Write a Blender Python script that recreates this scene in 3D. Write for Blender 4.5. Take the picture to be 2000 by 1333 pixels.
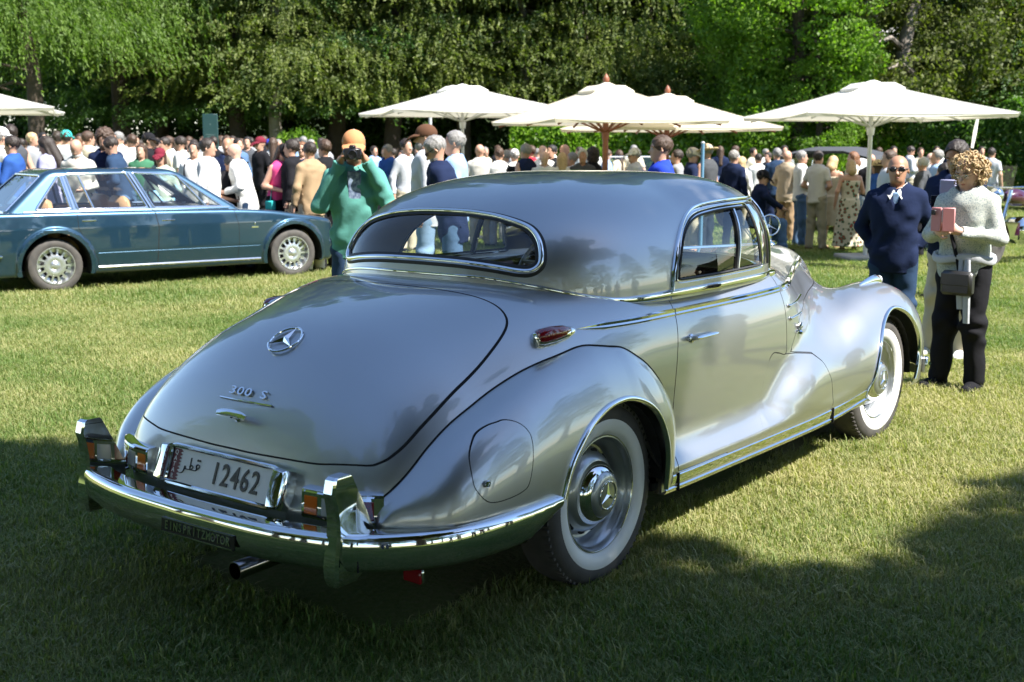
import bpy, math, random, time
import numpy as np
from math import pi, sin, cos, sqrt, radians
from mathutils import Vector, Matrix
random.seed(7); rng = np.random.default_rng(7)
sc = bpy.context.scene
for o in list(bpy.data.objects): bpy.data.objects.remove(o)
# ------------------------------------------------------------------ camera
CAM = np.array([-3.6676, -3.2356, 1.61]); YAW = radians(37.54); PITCH = radians(-9.053); FPX = 2356.8
cd = bpy.data.cameras.new('camera'); cam = bpy.data.objects.new('camera', cd); sc.collection.objects.link(cam)
sc.camera = cam; cd.sensor_width = 36; cd.lens = FPX/2000*36; cd.clip_start = .1; cd.clip_end = 1500
cam.location = CAM; cam.rotation_euler = (pi/2 + PITCH, 0, YAW - pi/2)
cd.dof.use_dof = True; cd.dof.focus_distance = 5.2; cd.dof.aperture_fstop = 5.0
# ------------------------------------------------------------------ sky and sun
SUN_EL = radians(52); SUN_DIR = np.array([.10, -.995])     # horizontal direction towards the sun
w = bpy.data.worlds.new('World'); sc.world = w; w.use_nodes = True
nt = w.node_tree; bg = nt.nodes['Background']; sky = nt.nodes.new('ShaderNodeTexSky'); sky.sky_type = 'NISHITA'
sky.sun_disc = False; sky.sun_elevation = SUN_EL; sky.sun_rotation = math.atan2(SUN_DIR[0], SUN_DIR[1])
sky.air_density = 1.0; sky.dust_density = .3; sky.ozone_density = 2.6; sky.altitude = 400
nt.links.new(sky.outputs[0], bg.inputs[0]); bg.inputs[1].default_value = .095
sl = bpy.data.lights.new('sun', 'SUN'); sun = bpy.data.objects.new('sun', sl); sc.collection.objects.link(sun)
sl.energy = 5.0; sl.angle = radians(.53); sl.color = (1, .955, .88)
_d = Vector((SUN_DIR[0]*cos(SUN_EL), SUN_DIR[1]*cos(SUN_EL), sin(SUN_EL))).normalized(); SUNV = np.array(_d)
sun.rotation_euler = _d.to_track_quat('Z', 'Y').to_euler(); sun.location = (0, -20, 30)
sc.render.engine = 'CYCLES'; sc.cycles.use_denoising = True; sc.cycles.max_bounces = 8; sc.cycles.transparent_max_bounces = 16
sc.cycles.caustics_reflective = False; sc.cycles.caustics_refractive = False; sc.cycles.sample_clamp_indirect = 6
sc.view_settings.view_transform = 'Standard'; sc.view_settings.look = 'None'; sc.view_settings.gamma = 1
sc.view_settings.use_curve_mapping = False; sc.view_settings.exposure = 1.55
# ------------------------------------------------------------------ numeric helpers
def pch(xs, ys):
    """shape-preserving cubic interpolation through (xs, ys)"""
    xs = np.array(xs, float); ys = np.array(ys, float)
    h = np.diff(xs); d = np.diff(ys) / h
    m = np.zeros(len(xs)); m[0] = d[0]; m[-1] = d[-1]
    for i in range(1, len(xs) - 1):
        if d[i-1] * d[i] > 0:
            w1 = 2*h[i] + h[i-1]; w2 = h[i] + 2*h[i-1]
            m[i] = (w1 + w2) / (w1/d[i-1] + w2/d[i])
    def f(x):
        x = np.asarray(x, float)
        i = np.clip(np.searchsorted(xs, x) - 1, 0, len(h) - 1)
        t = np.clip((x - xs[i]) / h[i], 0, 1)
        return ((1+2*t)*(1-t)**2*ys[i] + t*(1-t)**2*h[i]*m[i] + t*t*(3-2*t)*ys[i+1] + t*t*(t-1)*h[i]*m[i+1])
    return f
def smin(a, b, k):
    h = np.clip(.5 + .5*(b - a)/k, 0, 1)
    return b*(1-h) + a*h - k*h*(1-h)
def smax(a, b, k): return -smin(-a, -b, k)
def smooth_poly(pts, n=8, closed=False):
    """Catmull-Rom resampling of a polyline of any dimension"""
    P = np.array(pts, float); N = len(P); out = []
    R = range(N if closed else N - 1)
    for i in R:
        p1, p2 = P[i], P[(i+1) % N]
        p0 = P[(i-1) % N] if (closed or i > 0) else 2*p1 - p2
        p3 = P[(i+2) % N] if (closed or i < N - 2) else 2*p2 - p1
        for t in np.arange(n)/n:
            out.append(.5*((2*p1) + (-p0+p2)*t + (2*p0-5*p1+4*p2-p3)*t*t + (-p0+3*p1-3*p2+p3)*t**3))
    if not closed: out.append(P[-1])
    return np.array(out)
def sd_poly(px, py, poly, closed=True):
    """signed distance (negative inside) to a closed 2-D polygon; unsigned when open"""
    P = np.array(poly, float); Q = np.roll(P, -1, 0)
    if not closed: P, Q = P[:-1], P[1:]
    d = np.full(px.shape, 1e9); ins = np.zeros(px.shape, bool)
    for (ax, ay), (bx, by) in zip(P, Q):
        ex, ey = bx-ax, by-ay; l = ex*ex + ey*ey + 1e-12
        t = np.clip(((px-ax)*ex + (py-ay)*ey)/l, 0, 1)
        d = np.minimum(d, (px-ax-t*ex)**2 + (py-ay-t*ey)**2)
        if closed:
            c = ((ay > py) != (by > py)) & (px < (bx-ax)*(py-ay)/((by-ay) if by != ay else 1e-12) + ax)
            ins ^= c
    d = np.sqrt(d)
    return np.where(ins, -d, d) if closed else d
def grad(F, V, e=1e-3):
    g = np.empty_like(V)
    for k in range(3):
        o = np.zeros(3); o[k] = e
        g[:, k] = (F(*(V + o).T) - F(*(V - o).T)) / (2*e)
    return g
def surfnet(F, lo, hi, res, newton=3):
    """naive surface nets with Newton projection: returns verts, quads, unit normals"""
    lo = np.array(lo, float); hi = np.array(hi, float)
    n = np.ceil((hi - lo)/res).astype(int) + 1
    ax = [lo[k] + res*np.arange(n[k]) for k in range(3)]
    X, Y, Z = np.meshgrid(*ax, indexing='ij')
    D = F(X.ravel(), Y.ravel(), Z.ravel()).reshape(n)
    S = D < 0
    c = [S[i:n[0]-1+i, j:n[1]-1+j, k:n[2]-1+k] for i in (0,1) for j in (0,1) for k in (0,1)]
    cnt = sum(a.astype(np.int8) for a in c)
    act = (cnt > 0) & (cnt < 8)
    idx = -np.ones(act.shape, int); idx[act] = np.arange(act.sum())
    I = np.argwhere(act)
    acc = np.zeros((len(I), 3)); w = np.zeros(len(I))
    cor = [(i, j, k) for i in (0,1) for j in (0,1) for k in (0,1)]
    for a in range(8):
        for b in range(a+1, 8):
            A = np.array(cor[a]); B = np.array(cor[b])
            if abs(A-B).sum() != 1: continue
            da = D[tuple((I+A).T)]; db = D[tuple((I+B).T)]
            m = (da < 0) != (db < 0)
            t = np.where(m, da/np.where(m, da-db, 1), 0)
            p = A + (B-A)*t[:, None]
            acc += p*m[:, None]; w += m
    V = lo + (I + acc/w[:, None])*res
    for _ in range(newton):
        g = grad(F, V); f = F(*V.T)
        st = g*(f/np.maximum((g*g).sum(1), 1e-6))[:, None]
        l = np.linalg.norm(st, axis=1, keepdims=True)
        V = V - st*np.minimum(1, .6*res/np.maximum(l, 1e-9))
    N = grad(F, V); N /= np.maximum(np.linalg.norm(N, axis=1, keepdims=True), 1e-9)
    Q = []
    for k in range(3):
        o = [0, 0, 0]; o[k] = 1
        a = S[tuple(slice(0, n[m]-o[m]) for m in range(3))]; b = S[tuple(slice(o[m], n[m]) for m in range(3))]
        E = np.argwhere(a != b)
        u, v = (k+1) % 3, (k+2) % 3
        E = E[(E[:, u] > 0) & (E[:, v] > 0) & (E[:, u] < n[u]-1) & (E[:, v] < n[v]-1)]
        fl = S[tuple(E.T)]
        du = np.zeros(3, int); du[u] = 1; dv = np.zeros(3, int); dv[v] = 1
        q = np.stack([idx[tuple((E-du-dv).T)], idx[tuple((E-dv).T)], idx[tuple(E.T)], idx[tuple((E-du).T)]], 1)
        q[~fl] = q[~fl][:, ::-1]
        Q.append(q)
    return V, np.concatenate(Q), N
def totri(Q): return np.concatenate([Q[:, [0,1,2]], Q[:, [0,2,3]]]) if Q.shape[1] == 4 else Q
def clip(M, g, line=False):
    """keep the part of a mesh where g < 0 (g per vertex); optionally return the cut as segments"""
    V, T, N = M; T = totri(T); s = g < 0
    k = s[T].sum(1)
    keep = T[k == 3]; newT = []; ed = {}; NV = []; NN = []; seg = []
    def mid(a, b):
        key = (a, b) if a < b else (b, a)
        if key not in ed:
            a, b = key; t = g[a]/(g[a]-g[b]); ed[key] = len(V) + len(NV)
            NV.append(V[a] + (V[b]-V[a])*t); NN.append(N[a] + (N[b]-N[a])*t)
        return ed[key]
    for t in T[(k == 1) | (k == 2)]:
        t = list(t)
        if s[t].sum() == 1:
            i = [j for j in range(3) if s[t[j]]][0]; a, b, c = t[i], t[(i+1) % 3], t[(i+2) % 3]
            p, q = mid(a, b), mid(a, c); newT.append((a, p, q)); seg.append((p, q))
        else:
            i = [j for j in range(3) if not s[t[j]]][0]; a, b, c = t[i], t[(i+1) % 3], t[(i+2) % 3]
            p, q = mid(a, b), mid(a, c); newT += [(p, b, c), (p, c, q)]; seg.append((p, q))
    V2 = np.concatenate([V, np.array(NV)]) if NV else V
    N2 = np.concatenate([N, np.array(NN)]) if NN else N
    T2 = np.concatenate([keep, np.array(newT)]) if newT else keep
    if len(T2):
        u, inv = np.unique(T2, return_inverse=True)
        R = (V2[u], inv.reshape(-1, 3), N2[u])
    else: R = (V2[:0], T2, N2[:0])
    if not line: return R
    return R, chains(V2, N2, seg)
def chains(V, N, seg):
    adj = {}
    for a, b in seg: adj.setdefault(a, []).append(b); adj.setdefault(b, []).append(a)
    seen = set(); out = []
    starts = [a for a in adj if len(adj[a]) == 1] + list(adj)
    for a in starts:
        if a in seen: continue
        ch = [a]; seen.add(a); cur = a; closed = False
        while True:
            nx = [b for b in adj[cur] if b not in seen]
            if not nx:
                closed = len(ch) > 2 and a in adj[cur]; break
            cur = nx[0]; seen.add(cur); ch.append(cur)
        if len(ch) > 1:
            P = V[ch]; n = N[ch]; keep = [0]
            for i in range(1, len(P)):
                if np.linalg.norm(P[i]-P[keep[-1]]) > .004: keep.append(i)
            P = P[keep]; n = n[keep]/np.linalg.norm(n[keep], axis=1, keepdims=True)
            if len(P) > 1: out.append((P, n, closed))
    return sorted(out, key=lambda c: -len(c[0]))
def relax(P, closed, it=2):
    for _ in range(it):
        Q = P.copy()
        if closed: Q = (np.roll(P, 1, 0) + 2*P + np.roll(P, -1, 0))/4
        elif len(P) > 2: Q[1:-1] = (P[:-2] + 2*P[1:-1] + P[2:])/4
        P = Q
    return P
def sparse_net(F, lo, hi, res, blk=5, newton=2):
    """surface nets that only evaluates blocks near the surface"""
    lo = np.array(lo, float); hi = np.array(hi, float)
    nb = np.ceil((hi-lo)/(res*blk)).astype(int); n = nb*blk + 1
    c = [lo[k] + (np.arange(nb[k]) + .5)*res*blk for k in range(3)]
    X, Y, Z = np.meshgrid(*c, indexing='ij'); D0 = F(X.ravel(), Y.ravel(), Z.ravel()).reshape(nb)
    near = np.abs(D0) < res*blk*1.15
    D = np.repeat(np.repeat(np.repeat(D0, blk, 0), blk, 1), blk, 2); D = np.pad(D, ((0,1),)*3, mode='edge')
    m = np.zeros(n, bool)
    for i, j, k in np.argwhere(near): m[i*blk:(i+1)*blk+1, j*blk:(j+1)*blk+1, k*blk:(k+1)*blk+1] = True
    I = np.argwhere(m); P = lo + I*res; D[m] = F(*P.T)
    return _net(F, D, lo, res, n, newton)
def _net(F, D, lo, res, n, newton):
    S = D < 0
    c = [S[i:n[0]-1+i, j:n[1]-1+j, k:n[2]-1+k] for i in (0,1) for j in (0,1) for k in (0,1)]
    cnt = sum(a.astype(np.int8) for a in c); act = (cnt > 0) & (cnt < 8)
    idx = -np.ones(act.shape, int); idx[act] = np.arange(act.sum()); I = np.argwhere(act)
    V = lo + (I + .5)*res
    for _ in range(newton + 1):
        g = grad(F, V); f = F(*V.T); st = g*(f/np.maximum((g*g).sum(1), 1e-3))[:, None]
        l = np.linalg.norm(st, axis=1, keepdims=True); V = V - st*np.minimum(1, .7*res/np.maximum(l, 1e-9))
    V = np.clip(V, lo + (I - .25)*res, lo + (I + 1.25)*res)
    N = grad(F, V); N /= np.maximum(np.linalg.norm(N, axis=1, keepdims=True), 1e-9); Q = []
    for k in range(3):
        a = S[tuple(slice(0, n[m]-(m == k)) for m in range(3))]; b = S[tuple(slice(int(m == k), n[m]) for m in range(3))]
        E = np.argwhere(a != b); u, v = (k+1) % 3, (k+2) % 3
        E = E[(E[:, u] > 0) & (E[:, v] > 0) & (E[:, u] < n[u]-1) & (E[:, v] < n[v]-1)]
        fl = S[tuple(E.T)]; du = np.zeros(3, int); du[u] = 1; dv = np.zeros(3, int); dv[v] = 1
        q = np.stack([idx[tuple((E-du-dv).T)], idx[tuple((E-dv).T)], idx[tuple(E.T)], idx[tuple((E-du).T)]], 1); q[~fl] = q[~fl][:, ::-1]
        Q.append(q[(q >= 0).all(1)])
    return V, np.concatenate(Q), N
# ------------------------------------------------------------------ silver coupe: implicit shapes (metres, x forward, z up)
_tx = np.array([-1.10,-1.075,-1.06,-1.035,-1.0,-.955,-.905,-.785,-.64,-.45,-.25,-.1,.5,1.5,1.75,2.1,2.6,3.0,3.12,3.22,3.27])
_tz = pch(_tx,   [.01, .05, .11, .18, .25,.32,.38,.48,.55,.60,.635,.65,.65,.65,.645,.63,.61,.595,.58,.50,.05])
_tw = pch([-1.10,-1.085,-1.06,-1.03,-1.0,-.95,-.9,-.8,-.6,-.3,0,.5,1.2,1.6,1.85,2.1,2.5,2.75,3.0,3.27],[.33,.43,.53,.60,.645,.69,.72,.76,.80,.83,.84,.838,.835,.825,.80,.735,.585,.485,.37,.26])
_tn = pch([-1.1,-.9,-.6,-.1,.4,1.6,1.95,2.4,3.2],[2.3,2.3,2.4,3.6,5.2,5.2,3.7,3.2,2.8])
_tc = .45
def sq(dy, dz, ry, rz, n):
    ry = np.maximum(ry, .004); rz = np.maximum(rz, .004)
    return ((np.abs(dy)/ry)**n + (np.abs(dz)/rz)**n)**(1/n)
def F_tub(x, y, z):
    rz = np.where(z > _tc, _tz(x), .34); ry = _tw(x)
    f = (sq(y, z-_tc, ry, rz, _tn(x)) - 1)*np.minimum(ry, np.maximum(_tz(x), .12))
    return np.maximum(f, np.maximum(-1.10-x, x-3.27))
_fx = [1.05,1.35,1.6,1.9,2.2,2.55,2.85,3.1,3.28,3.42,3.51,3.555]
_fz = pch(_fx, [.34,.42,.52,.62,.715,.80,.845,.855,.825,.755,.66,.52])
_fy = pch(_fx, [.78,.825,.850,.880,.908,.93,.93,.925,.905,.87,.82,.72])
_fr = pch(_fx, [.12,.17,.22,.25,.27,.29,.29,.285,.265,.23,.17,.05])
def F_ff(x, y, z):
    r = _fr(x); cy = _fy(x)-r; top = np.clip(_fz(x)-.45, .13, 1); cz = _fz(x)-top
    ay = np.abs(y)
    f = (sq(ay-cy, z-cz, r, np.where(z > cz, top, .21 + .21*np.clip((x-1.9)/.35, 0, 1)), np.where(z > cz, 2.15, 2.6)) - 1)*np.minimum(r, .25)
    return np.maximum(f, np.maximum(1.05-x, x-3.555))
def F_sill(x, y, z):
    ay = np.abs(y)
    q = np.sqrt(np.maximum(ay-.858, 0)**2 + np.maximum(np.abs(z-.29)-.012, 0)**2) - .03
    return np.maximum(q, np.maximum(.36-x, x-2.6))
def F_body(x, y, z):
    f = F_tub(x, y, z)
    f = smin(f, F_ff(x, y, z), .12 + .05*np.clip((x-1.4)/.8, 0, 1) + .13*np.exp(-((x-1.68)/.28)**2))
    f = smin(f, F_sill(x, y, z), .16 - .08*np.clip((x-1.3)/.3, 0, 1))
    f = np.where(x < 2.7, smax(f, np.abs(y) - (.897 + np.maximum(z-.33, 0)*.45), .015), f)
    return np.maximum(f, .262-z)
_rx = [-1.035,-1.0,-.96,-.894,-.817,-.71,-.596,-.468,-.343,-.221,-.016,.135,.274,.398,.455,.484,.505]
_rz = pch(_rx, [.45,.50,.535,.592,.655,.717,.763,.81,.849,.877,.912,.911,.862,.77,.705,.64,.50])
_ro = pch([-1.035,-1.0,-.97,-.924,-.85,-.7,-.5,-.2,.2,.34,.42,.465,.49,.505],[.705,.757,.80,.852,.895,.922,.937,.938,.936,.928,.91,.885,.85,.80])
def F_rf(x, y, z):
    cy = .70; t = np.clip((x+.7)/.8, 0, 1); cz = .40 + .07*t*t*(3-2*t); rz = np.maximum(_rz(x)-cz, .01); r = np.maximum(_ro(x)-cy, .008); ay = np.abs(y)
    f = (sq(ay-cy, z-cz, np.where(ay > cy, r, np.minimum(.35, r + .02 + np.clip((x+1.02)*2, 0, .3))), np.where(z > cz, rz, .5*np.clip(rz/.2, .05, 1)), 2.25 + .6*np.clip((.1-x)/.6, 0, 1)) - 1)*np.minimum(r, .2)
    return np.maximum(f, np.maximum(-1.035-x, x-.505))
def F_roof(x, y, z):
    t = np.clip((x-.85)/.55, 0, 1); t = t*t*(3-2*t)
    q = 2.6 + .9*t; p = 3.0 + 3.0*t; w = .785 - .050*np.clip((x-1.0)/.7, 0, 1)
    a = np.where(x < .95, 1.035, .85); h = np.maximum(z-1.0, 0)/.512
    return ((((np.abs(x-.95)/a)**p + (np.abs(y)/w)**p)**(q/p) + h**q)**(1/q) - 1)*.5
# ------------------------------------------------------------------ mesh building
def mesh_obj(name, V, F, mat, parent=None, N=None, smooth=True, matidx=None, **props):
    me = bpy.data.meshes.new(name)
    V = np.asarray(V, float)
    if isinstance(F, np.ndarray) and F.ndim == 2 and len(F):
        nf, k = F.shape
        me.vertices.add(len(V)); me.vertices.foreach_set('co', V.ravel())
        me.loops.add(nf*k); me.loops.foreach_set('vertex_index', F.astype(np.int32).ravel())
        me.polygons.add(nf); me.polygons.foreach_set('loop_start', np.arange(0, nf*k, k, dtype=np.int32))
        me.polygons.foreach_set('loop_total', np.full(nf, k, np.int32)); me.update(calc_edges=True); me.validate()
    else:
        me.from_pydata(V.tolist(), [], [list(map(int, f)) for f in F])
    me.polygons.foreach_set('use_smooth', [bool(smooth)]*len(me.polygons))
    if N is not None and len(me.vertices) == len(N): me.normals_split_custom_set_from_vertices(np.asarray(N).tolist())
    for m in (mat if isinstance(mat, (list, tuple)) else [mat]):
        if m: me.materials.append(m)
    if matidx is not None: me.polygons.foreach_set('material_index', np.asarray(matidx, np.int32))
    return link(name, me, parent, **props)
def link(name, me, parent=None, **props):
    o = bpy.data.objects.new(name, me); sc.collection.objects.link(o)
    if parent is not None: o.parent = parent
    for k, v in props.items(): o[k] = v
    return o
def thing(name, loc=(0,0,0), rz=0, **props):
    o = bpy.data.objects.new(name, None); sc.collection.objects.link(o); o.location = loc; o.rotation_euler = (0, 0, rz)
    o.empty_display_size = .2
    for k, v in props.items(): o[k] = v
    return o
class MB:
    """collects simple shapes into one mesh"""
    def __init__(s): s.V = []; s.F = []; s.n = 0; s.M = []
    def add(s, V, F, mi=0):
        V = np.asarray(V, float); s.V.append(V); s.F += [[i + s.n for i in f] for f in F]; s.M += [mi]*len(F); s.n += len(V)
        return s
    def box(s, c, d, R=None, mi=0):
        V = np.array([[x, y, z] for x in (-.5,.5) for y in (-.5,.5) for z in (-.5,.5)])*np.array(d, float)
        if R is not None: V = V @ np.array(R).T
        return s.add(V + np.array(c, float), [(0,1,3,2),(4,6,7,5),(0,4,5,1),(2,3,7,6),(0,2,6,4),(1,5,7,3)], mi)
    def rbox(s, c, d, r=.005, R=None, mi=0):
        """box with chamfered edges"""
        d = np.array(d, float)/2; r = min(r, d.min()*.9); V = []; 
        ids = {}
        for sx in (-1,1):
            for sy in (-1,1):
                for sz in (-1,1):
                    for k in range(3):
                        v = d - r; v = v.copy(); v[k] = d[k]; ids[(sx,sy,sz,k)] = len(V); V.append(v*np.array([sx,sy,sz]))
        F = []
        for k in range(3):
            a, b = (k+1) % 3, (k+2) % 3
            for sg in (-1,1):
                q = []
                for sa, sb in ((-1,-1),(1,-1),(1,1),(-1,1)):
                    t = [0,0,0]; t[k] = sg; t[a] = sa; t[b] = sb; q.append(ids[(*t, k)])
                F.append(q if sg > 0 else q[::-1])
            for sa in (-1,1):
                for sb in (-1,1):
                    t0 = [0,0,0]; t0[k] = -1; t0[a] = sa; t0[b] = sb; t1 = list(t0); t1[k] = 1
                    q = [ids[(*t0, a)], ids[(*t1, a)], ids[(*t1, b)], ids[(*t0, b)]]; F.append(q if sa*sb > 0 else q[::-1])
        for sx in (-1,1):
            for sy in (-1,1):
                for sz in (-1,1):
                    q = [ids[(sx,sy,sz,k)] for k in range(3)]; F.append(q if sx*sy*sz > 0 else q[::-1])
        V = np.array(V)
        if R is not None: V = V @ np.array(R).T
        return s.add(V + np.array(c, float), F, mi)
    def tube(s, P, r, n=8, caps=True, closed=False, mi=0, flat=1.0):
        P = np.asarray(P, float); m = len(P); r = np.broadcast_to(np.asarray(r, float), (m,))
        T = np.gradient(P, axis=0) if not closed else np.roll(P, -1, 0) - np.roll(P, 1, 0)
        T /= np.maximum(np.linalg.norm(T, axis=1, keepdims=True), 1e-9)
        up = np.array([0,0,1.]) if abs(T[0][2]) < .9 else np.array([1.,0,0])
        A = []; a = np.cross(T[0], up); a /= np.linalg.norm(a)
        for t in T:
            a = a - t*(a@t); a /= max(np.linalg.norm(a), 1e-9); A.append(a.copy())
        A = np.array(A); B = np.cross(T, A)
        th = 2*pi*np.arange(n)/n
        V = P[:, None] + r[:, None, None]*(A[:, None]*np.cos(th)[:, None] + flat*B[:, None]*np.sin(th)[:, None])
        F = []
        for i in range(m if closed else m-1):
            j = (i+1) % m
            for k in range(n): F.append((i*n+k, i*n+(k+1) % n, j*n+(k+1) % n, j*n+k))
        if caps and not closed: F += [tuple(range(n))[::-1], tuple((m-1)*n+k for k in range(n))]
        return s.add(V.reshape(-1, 3), F, mi)
    def lathe(s, prof, c=(0,0,0), axis=(0,0,1), n=32, mi=0, ref=None):
        """prof: list of (along axis, radius)"""
        z = np.array(axis, float); z /= np.linalg.norm(z); x = np.cross(z, [0,0,1.] if abs(z[2]) < .9 else [1.,0,0]); x /= np.linalg.norm(x); y = np.cross(z, x)
        th = 2*pi*np.arange(n)/n; c = np.array(c, float); V = []; F = []
        for a, r in prof:
            V += [c + z*a + r*(x*cos(t) + y*sin(t)) for t in th]
        for i in range(len(prof)-1):
            for k in range(n): F.append((i*n+k, i*n+(k+1) % n, (i+1)*n+(k+1) % n, (i+1)*n+k))
        return s.add(V, F, mi)
    def ell(s, c, r, n=12, m=8, R=None, mi=0):
        V = [];F = []
        for i in range(m+1):
            p = pi*i/m
            for k in range(n): V.append((r[0]*sin(p)*cos(2*pi*k/n), r[1]*sin(p)*sin(2*pi*k/n), r[2]*cos(p)))
        for i in range(m):
            for k in range(n): F.append((i*n+k, (i+1)*n+k, (i+1)*n+(k+1) % n, i*n+(k+1) % n))
        V = np.array(V)
        if R is not None: V = V @ np.array(R).T
        return s.add(V + np.array(c, float), F, mi)
    def prism(s, poly, h, O, U, W, mi=0):
        """extrude a 2-D polygon (in frame O,U,W) by h along U x W"""
        O, U, W = (np.array(a, float) for a in (O, U, W)); Nn = np.cross(U, W); Nn /= np.linalg.norm(Nn)
        A = np.array([O + U*p[0] + W*p[1] for p in poly]); n = len(A)
        return s.add(np.concatenate([A, A + Nn*h]), [tuple(range(n))[::-1], tuple(range(n, 2*n))] + [(i, (i+1) % n, n+(i+1) % n, n+i) for i in range(n)], mi)
    def loft(s, rings, caps=True, mi=0):
        n = len(rings[0]); V = np.concatenate([np.asarray(r, float) for r in rings]); F = []
        for i in range(len(rings)-1):
            for k in range(n): F.append((i*n+k, i*n+(k+1) % n, (i+1)*n+(k+1) % n, (i+1)*n+k))
        if caps: F += [tuple(range(n))[::-1], tuple((len(rings)-1)*n+k for k in range(n))]
        return s.add(V, F, mi)
    def strip(s, P, prof, Nrm, closed=False, mi=0, side=None, taper=None):
        """sweep an open or closed 2-D profile (across, out) along P; Nrm = outward normals"""
        P = np.asarray(P, float); m = len(P); Nrm = np.asarray(Nrm, float)
        T = (np.roll(P, -1, 0) - np.roll(P, 1, 0)) if closed else np.gradient(P, axis=0)
        T /= np.maximum(np.linalg.norm(T, axis=1, keepdims=True), 1e-9)
        B = np.cross(Nrm, T); B /= np.maximum(np.linalg.norm(B, axis=1, keepdims=True), 1e-9); O = np.cross(T, B)
        tp = np.ones(m) if taper is None else np.asarray(taper)
        k = len(prof); V = np.array([[P[i] + tp[i]*(B[i]*a + O[i]*b) for a, b in prof] for i in range(m)]).reshape(-1, 3); F = []
        for i in range(m if closed else m-1):
            j = (i+1) % m
            for q in range(k): F.append((i*k+q, i*k+(q+1) % k, j*k+(q+1) % k, j*k+q))
        if not closed: F += [tuple(range(k))[::-1], tuple((m-1)*k+q for q in range(k))]
        return s.add(V, F, mi)
    def obj(s, name, mat, parent=None, smooth=True, angle=None, **props):
        V = np.concatenate(s.V); o = mesh_obj(name, V, s.F, mat, parent, smooth=smooth, matidx=s.M if isinstance(mat, (list, tuple)) else None, **props)
        me = o.data
        import bmesh
        bm = bmesh.new(); bm.from_mesh(me); bmesh.ops.recalc_face_normals(bm, faces=bm.faces)
        if smooth:
            lim = radians(angle or 38)
            for e in bm.edges:
                if len(e.link_faces) == 2 and e.calc_face_angle(0) > lim: e.smooth = False
        bm.to_mesh(me); bm.free()
        return o
def DP(wd, ht, n=7, base=-.003):
    """half-round profile of given width and height"""
    return [(wd/2*cos(a), base + (ht-base)*sin(a)**.8) for a in np.linspace(0, pi, n)]
# ------------------------------------------------------------------ materials
MATS = {}
def mat(name, col=(.5,.5,.5), rough=.5, metal=0, coat=0, spec=.5, noise=None, bump=None, **kw):
    if name in MATS: return MATS[name]
    m = bpy.data.materials.new(name); m.use_nodes = True; nt = m.node_tree; b = nt.nodes['Principled BSDF']
    b.inputs['Base Color'].default_value = (*col, 1); b.inputs['Roughness'].default_value = rough; b.inputs['Metallic'].default_value = metal
    b.inputs['Coat Weight'].default_value = coat; b.inputs['Coat Roughness'].default_value = kw.get('coat_rough', .03); b.inputs['Specular IOR Level'].default_value = spec
    if 0: b.inputs['Sheen Weight'].default_value = kw['sheen']
    if kw.get('sss'): b.inputs['Subsurface Weight'].default_value = kw['sss']; b.inputs['Subsurface Radius'].default_value = (.02,.008,.005)
    if kw.get('trans'): b.inputs['Transmission Weight'].default_value = kw['trans']
    tc = nt.nodes.new('ShaderNodeTexCoord')
    if noise:
        sc_, amt, col2 = noise
        n = nt.nodes.new('ShaderNodeTexNoise'); n.inputs['Scale'].default_value = sc_; n.inputs['Detail'].default_value = 5
        nt.links.new(tc.outputs['Object'], n.inputs['Vector'])
        r = nt.nodes.new('ShaderNodeValToRGB'); r.color_ramp.elements[0].position = .5-amt; r.color_ramp.elements[1].position = .5+amt
        r.color_ramp.elements[0].color = (*col, 1); r.color_ramp.elements[1].color = (*col2, 1)
        nt.links.new(n.outputs['Fac'], r.inputs[0]); nt.links.new(r.outputs[0], b.inputs['Base Color'])
    if bump:
        n = nt.nodes.new('ShaderNodeTexNoise'); n.inputs['Scale'].default_value = bump[0]; n.inputs['Detail'].default_value = 6
        nt.links.new(tc.outputs['Object'], n.inputs['Vector'])
        bp = nt.nodes.new('ShaderNodeBump'); bp.inputs['Strength'].default_value = bump[1]; bp.inputs['Distance'].default_value = bump[2]
        nt.links.new(n.outputs['Fac'], bp.inputs['Height']); nt.links.new(bp.outputs[0], b.inputs['Normal'])
    MATS[name] = m; return m
def paint_mat(name, col, rough=.36, metal=.85, flake=.05):
    """metallic car paint: flake-varied base under clear coat with a breath of dust"""
    m = mat(name, col, rough, metal, 1.0, coat_rough=.02); nt = m.node_tree; b = nt.nodes['Principled BSDF']; tc = nt.nodes['Texture Coordinate']
    b.inputs['Coat IOR'].default_value = 1.75
    v = nt.nodes.new('ShaderNodeTexVoronoi'); v.inputs['Scale'].default_value = 900; nt.links.new(tc.outputs['Object'], v.inputs['Vector'])
    g = nt.nodes.new('ShaderNodeMixRGB'); g.blend_type = 'MULTIPLY'; g.inputs[0].default_value = flake; g.inputs[1].default_value = (*col, 1)
    nt.links.new(v.outputs['Color'], g.inputs[2]); nt.links.new(g.outputs[0], b.inputs['Base Color'])
    n = nt.nodes.new('ShaderNodeTexNoise'); n.inputs['Scale'].default_value = 6; n.inputs['Detail'].default_value = 8; nt.links.new(tc.outputs['Object'], n.inputs['Vector'])
    mr = nt.nodes.new('ShaderNodeMapRange'); mr.inputs[1].default_value = .35; mr.inputs[2].default_value = .8; mr.inputs[3].default_value = .015; mr.inputs[4].default_value = .07
    nt.links.new(n.outputs['Fac'], mr.inputs[0]); nt.links.new(mr.outputs[0], b.inputs['Coat Roughness'])
    return m
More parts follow.
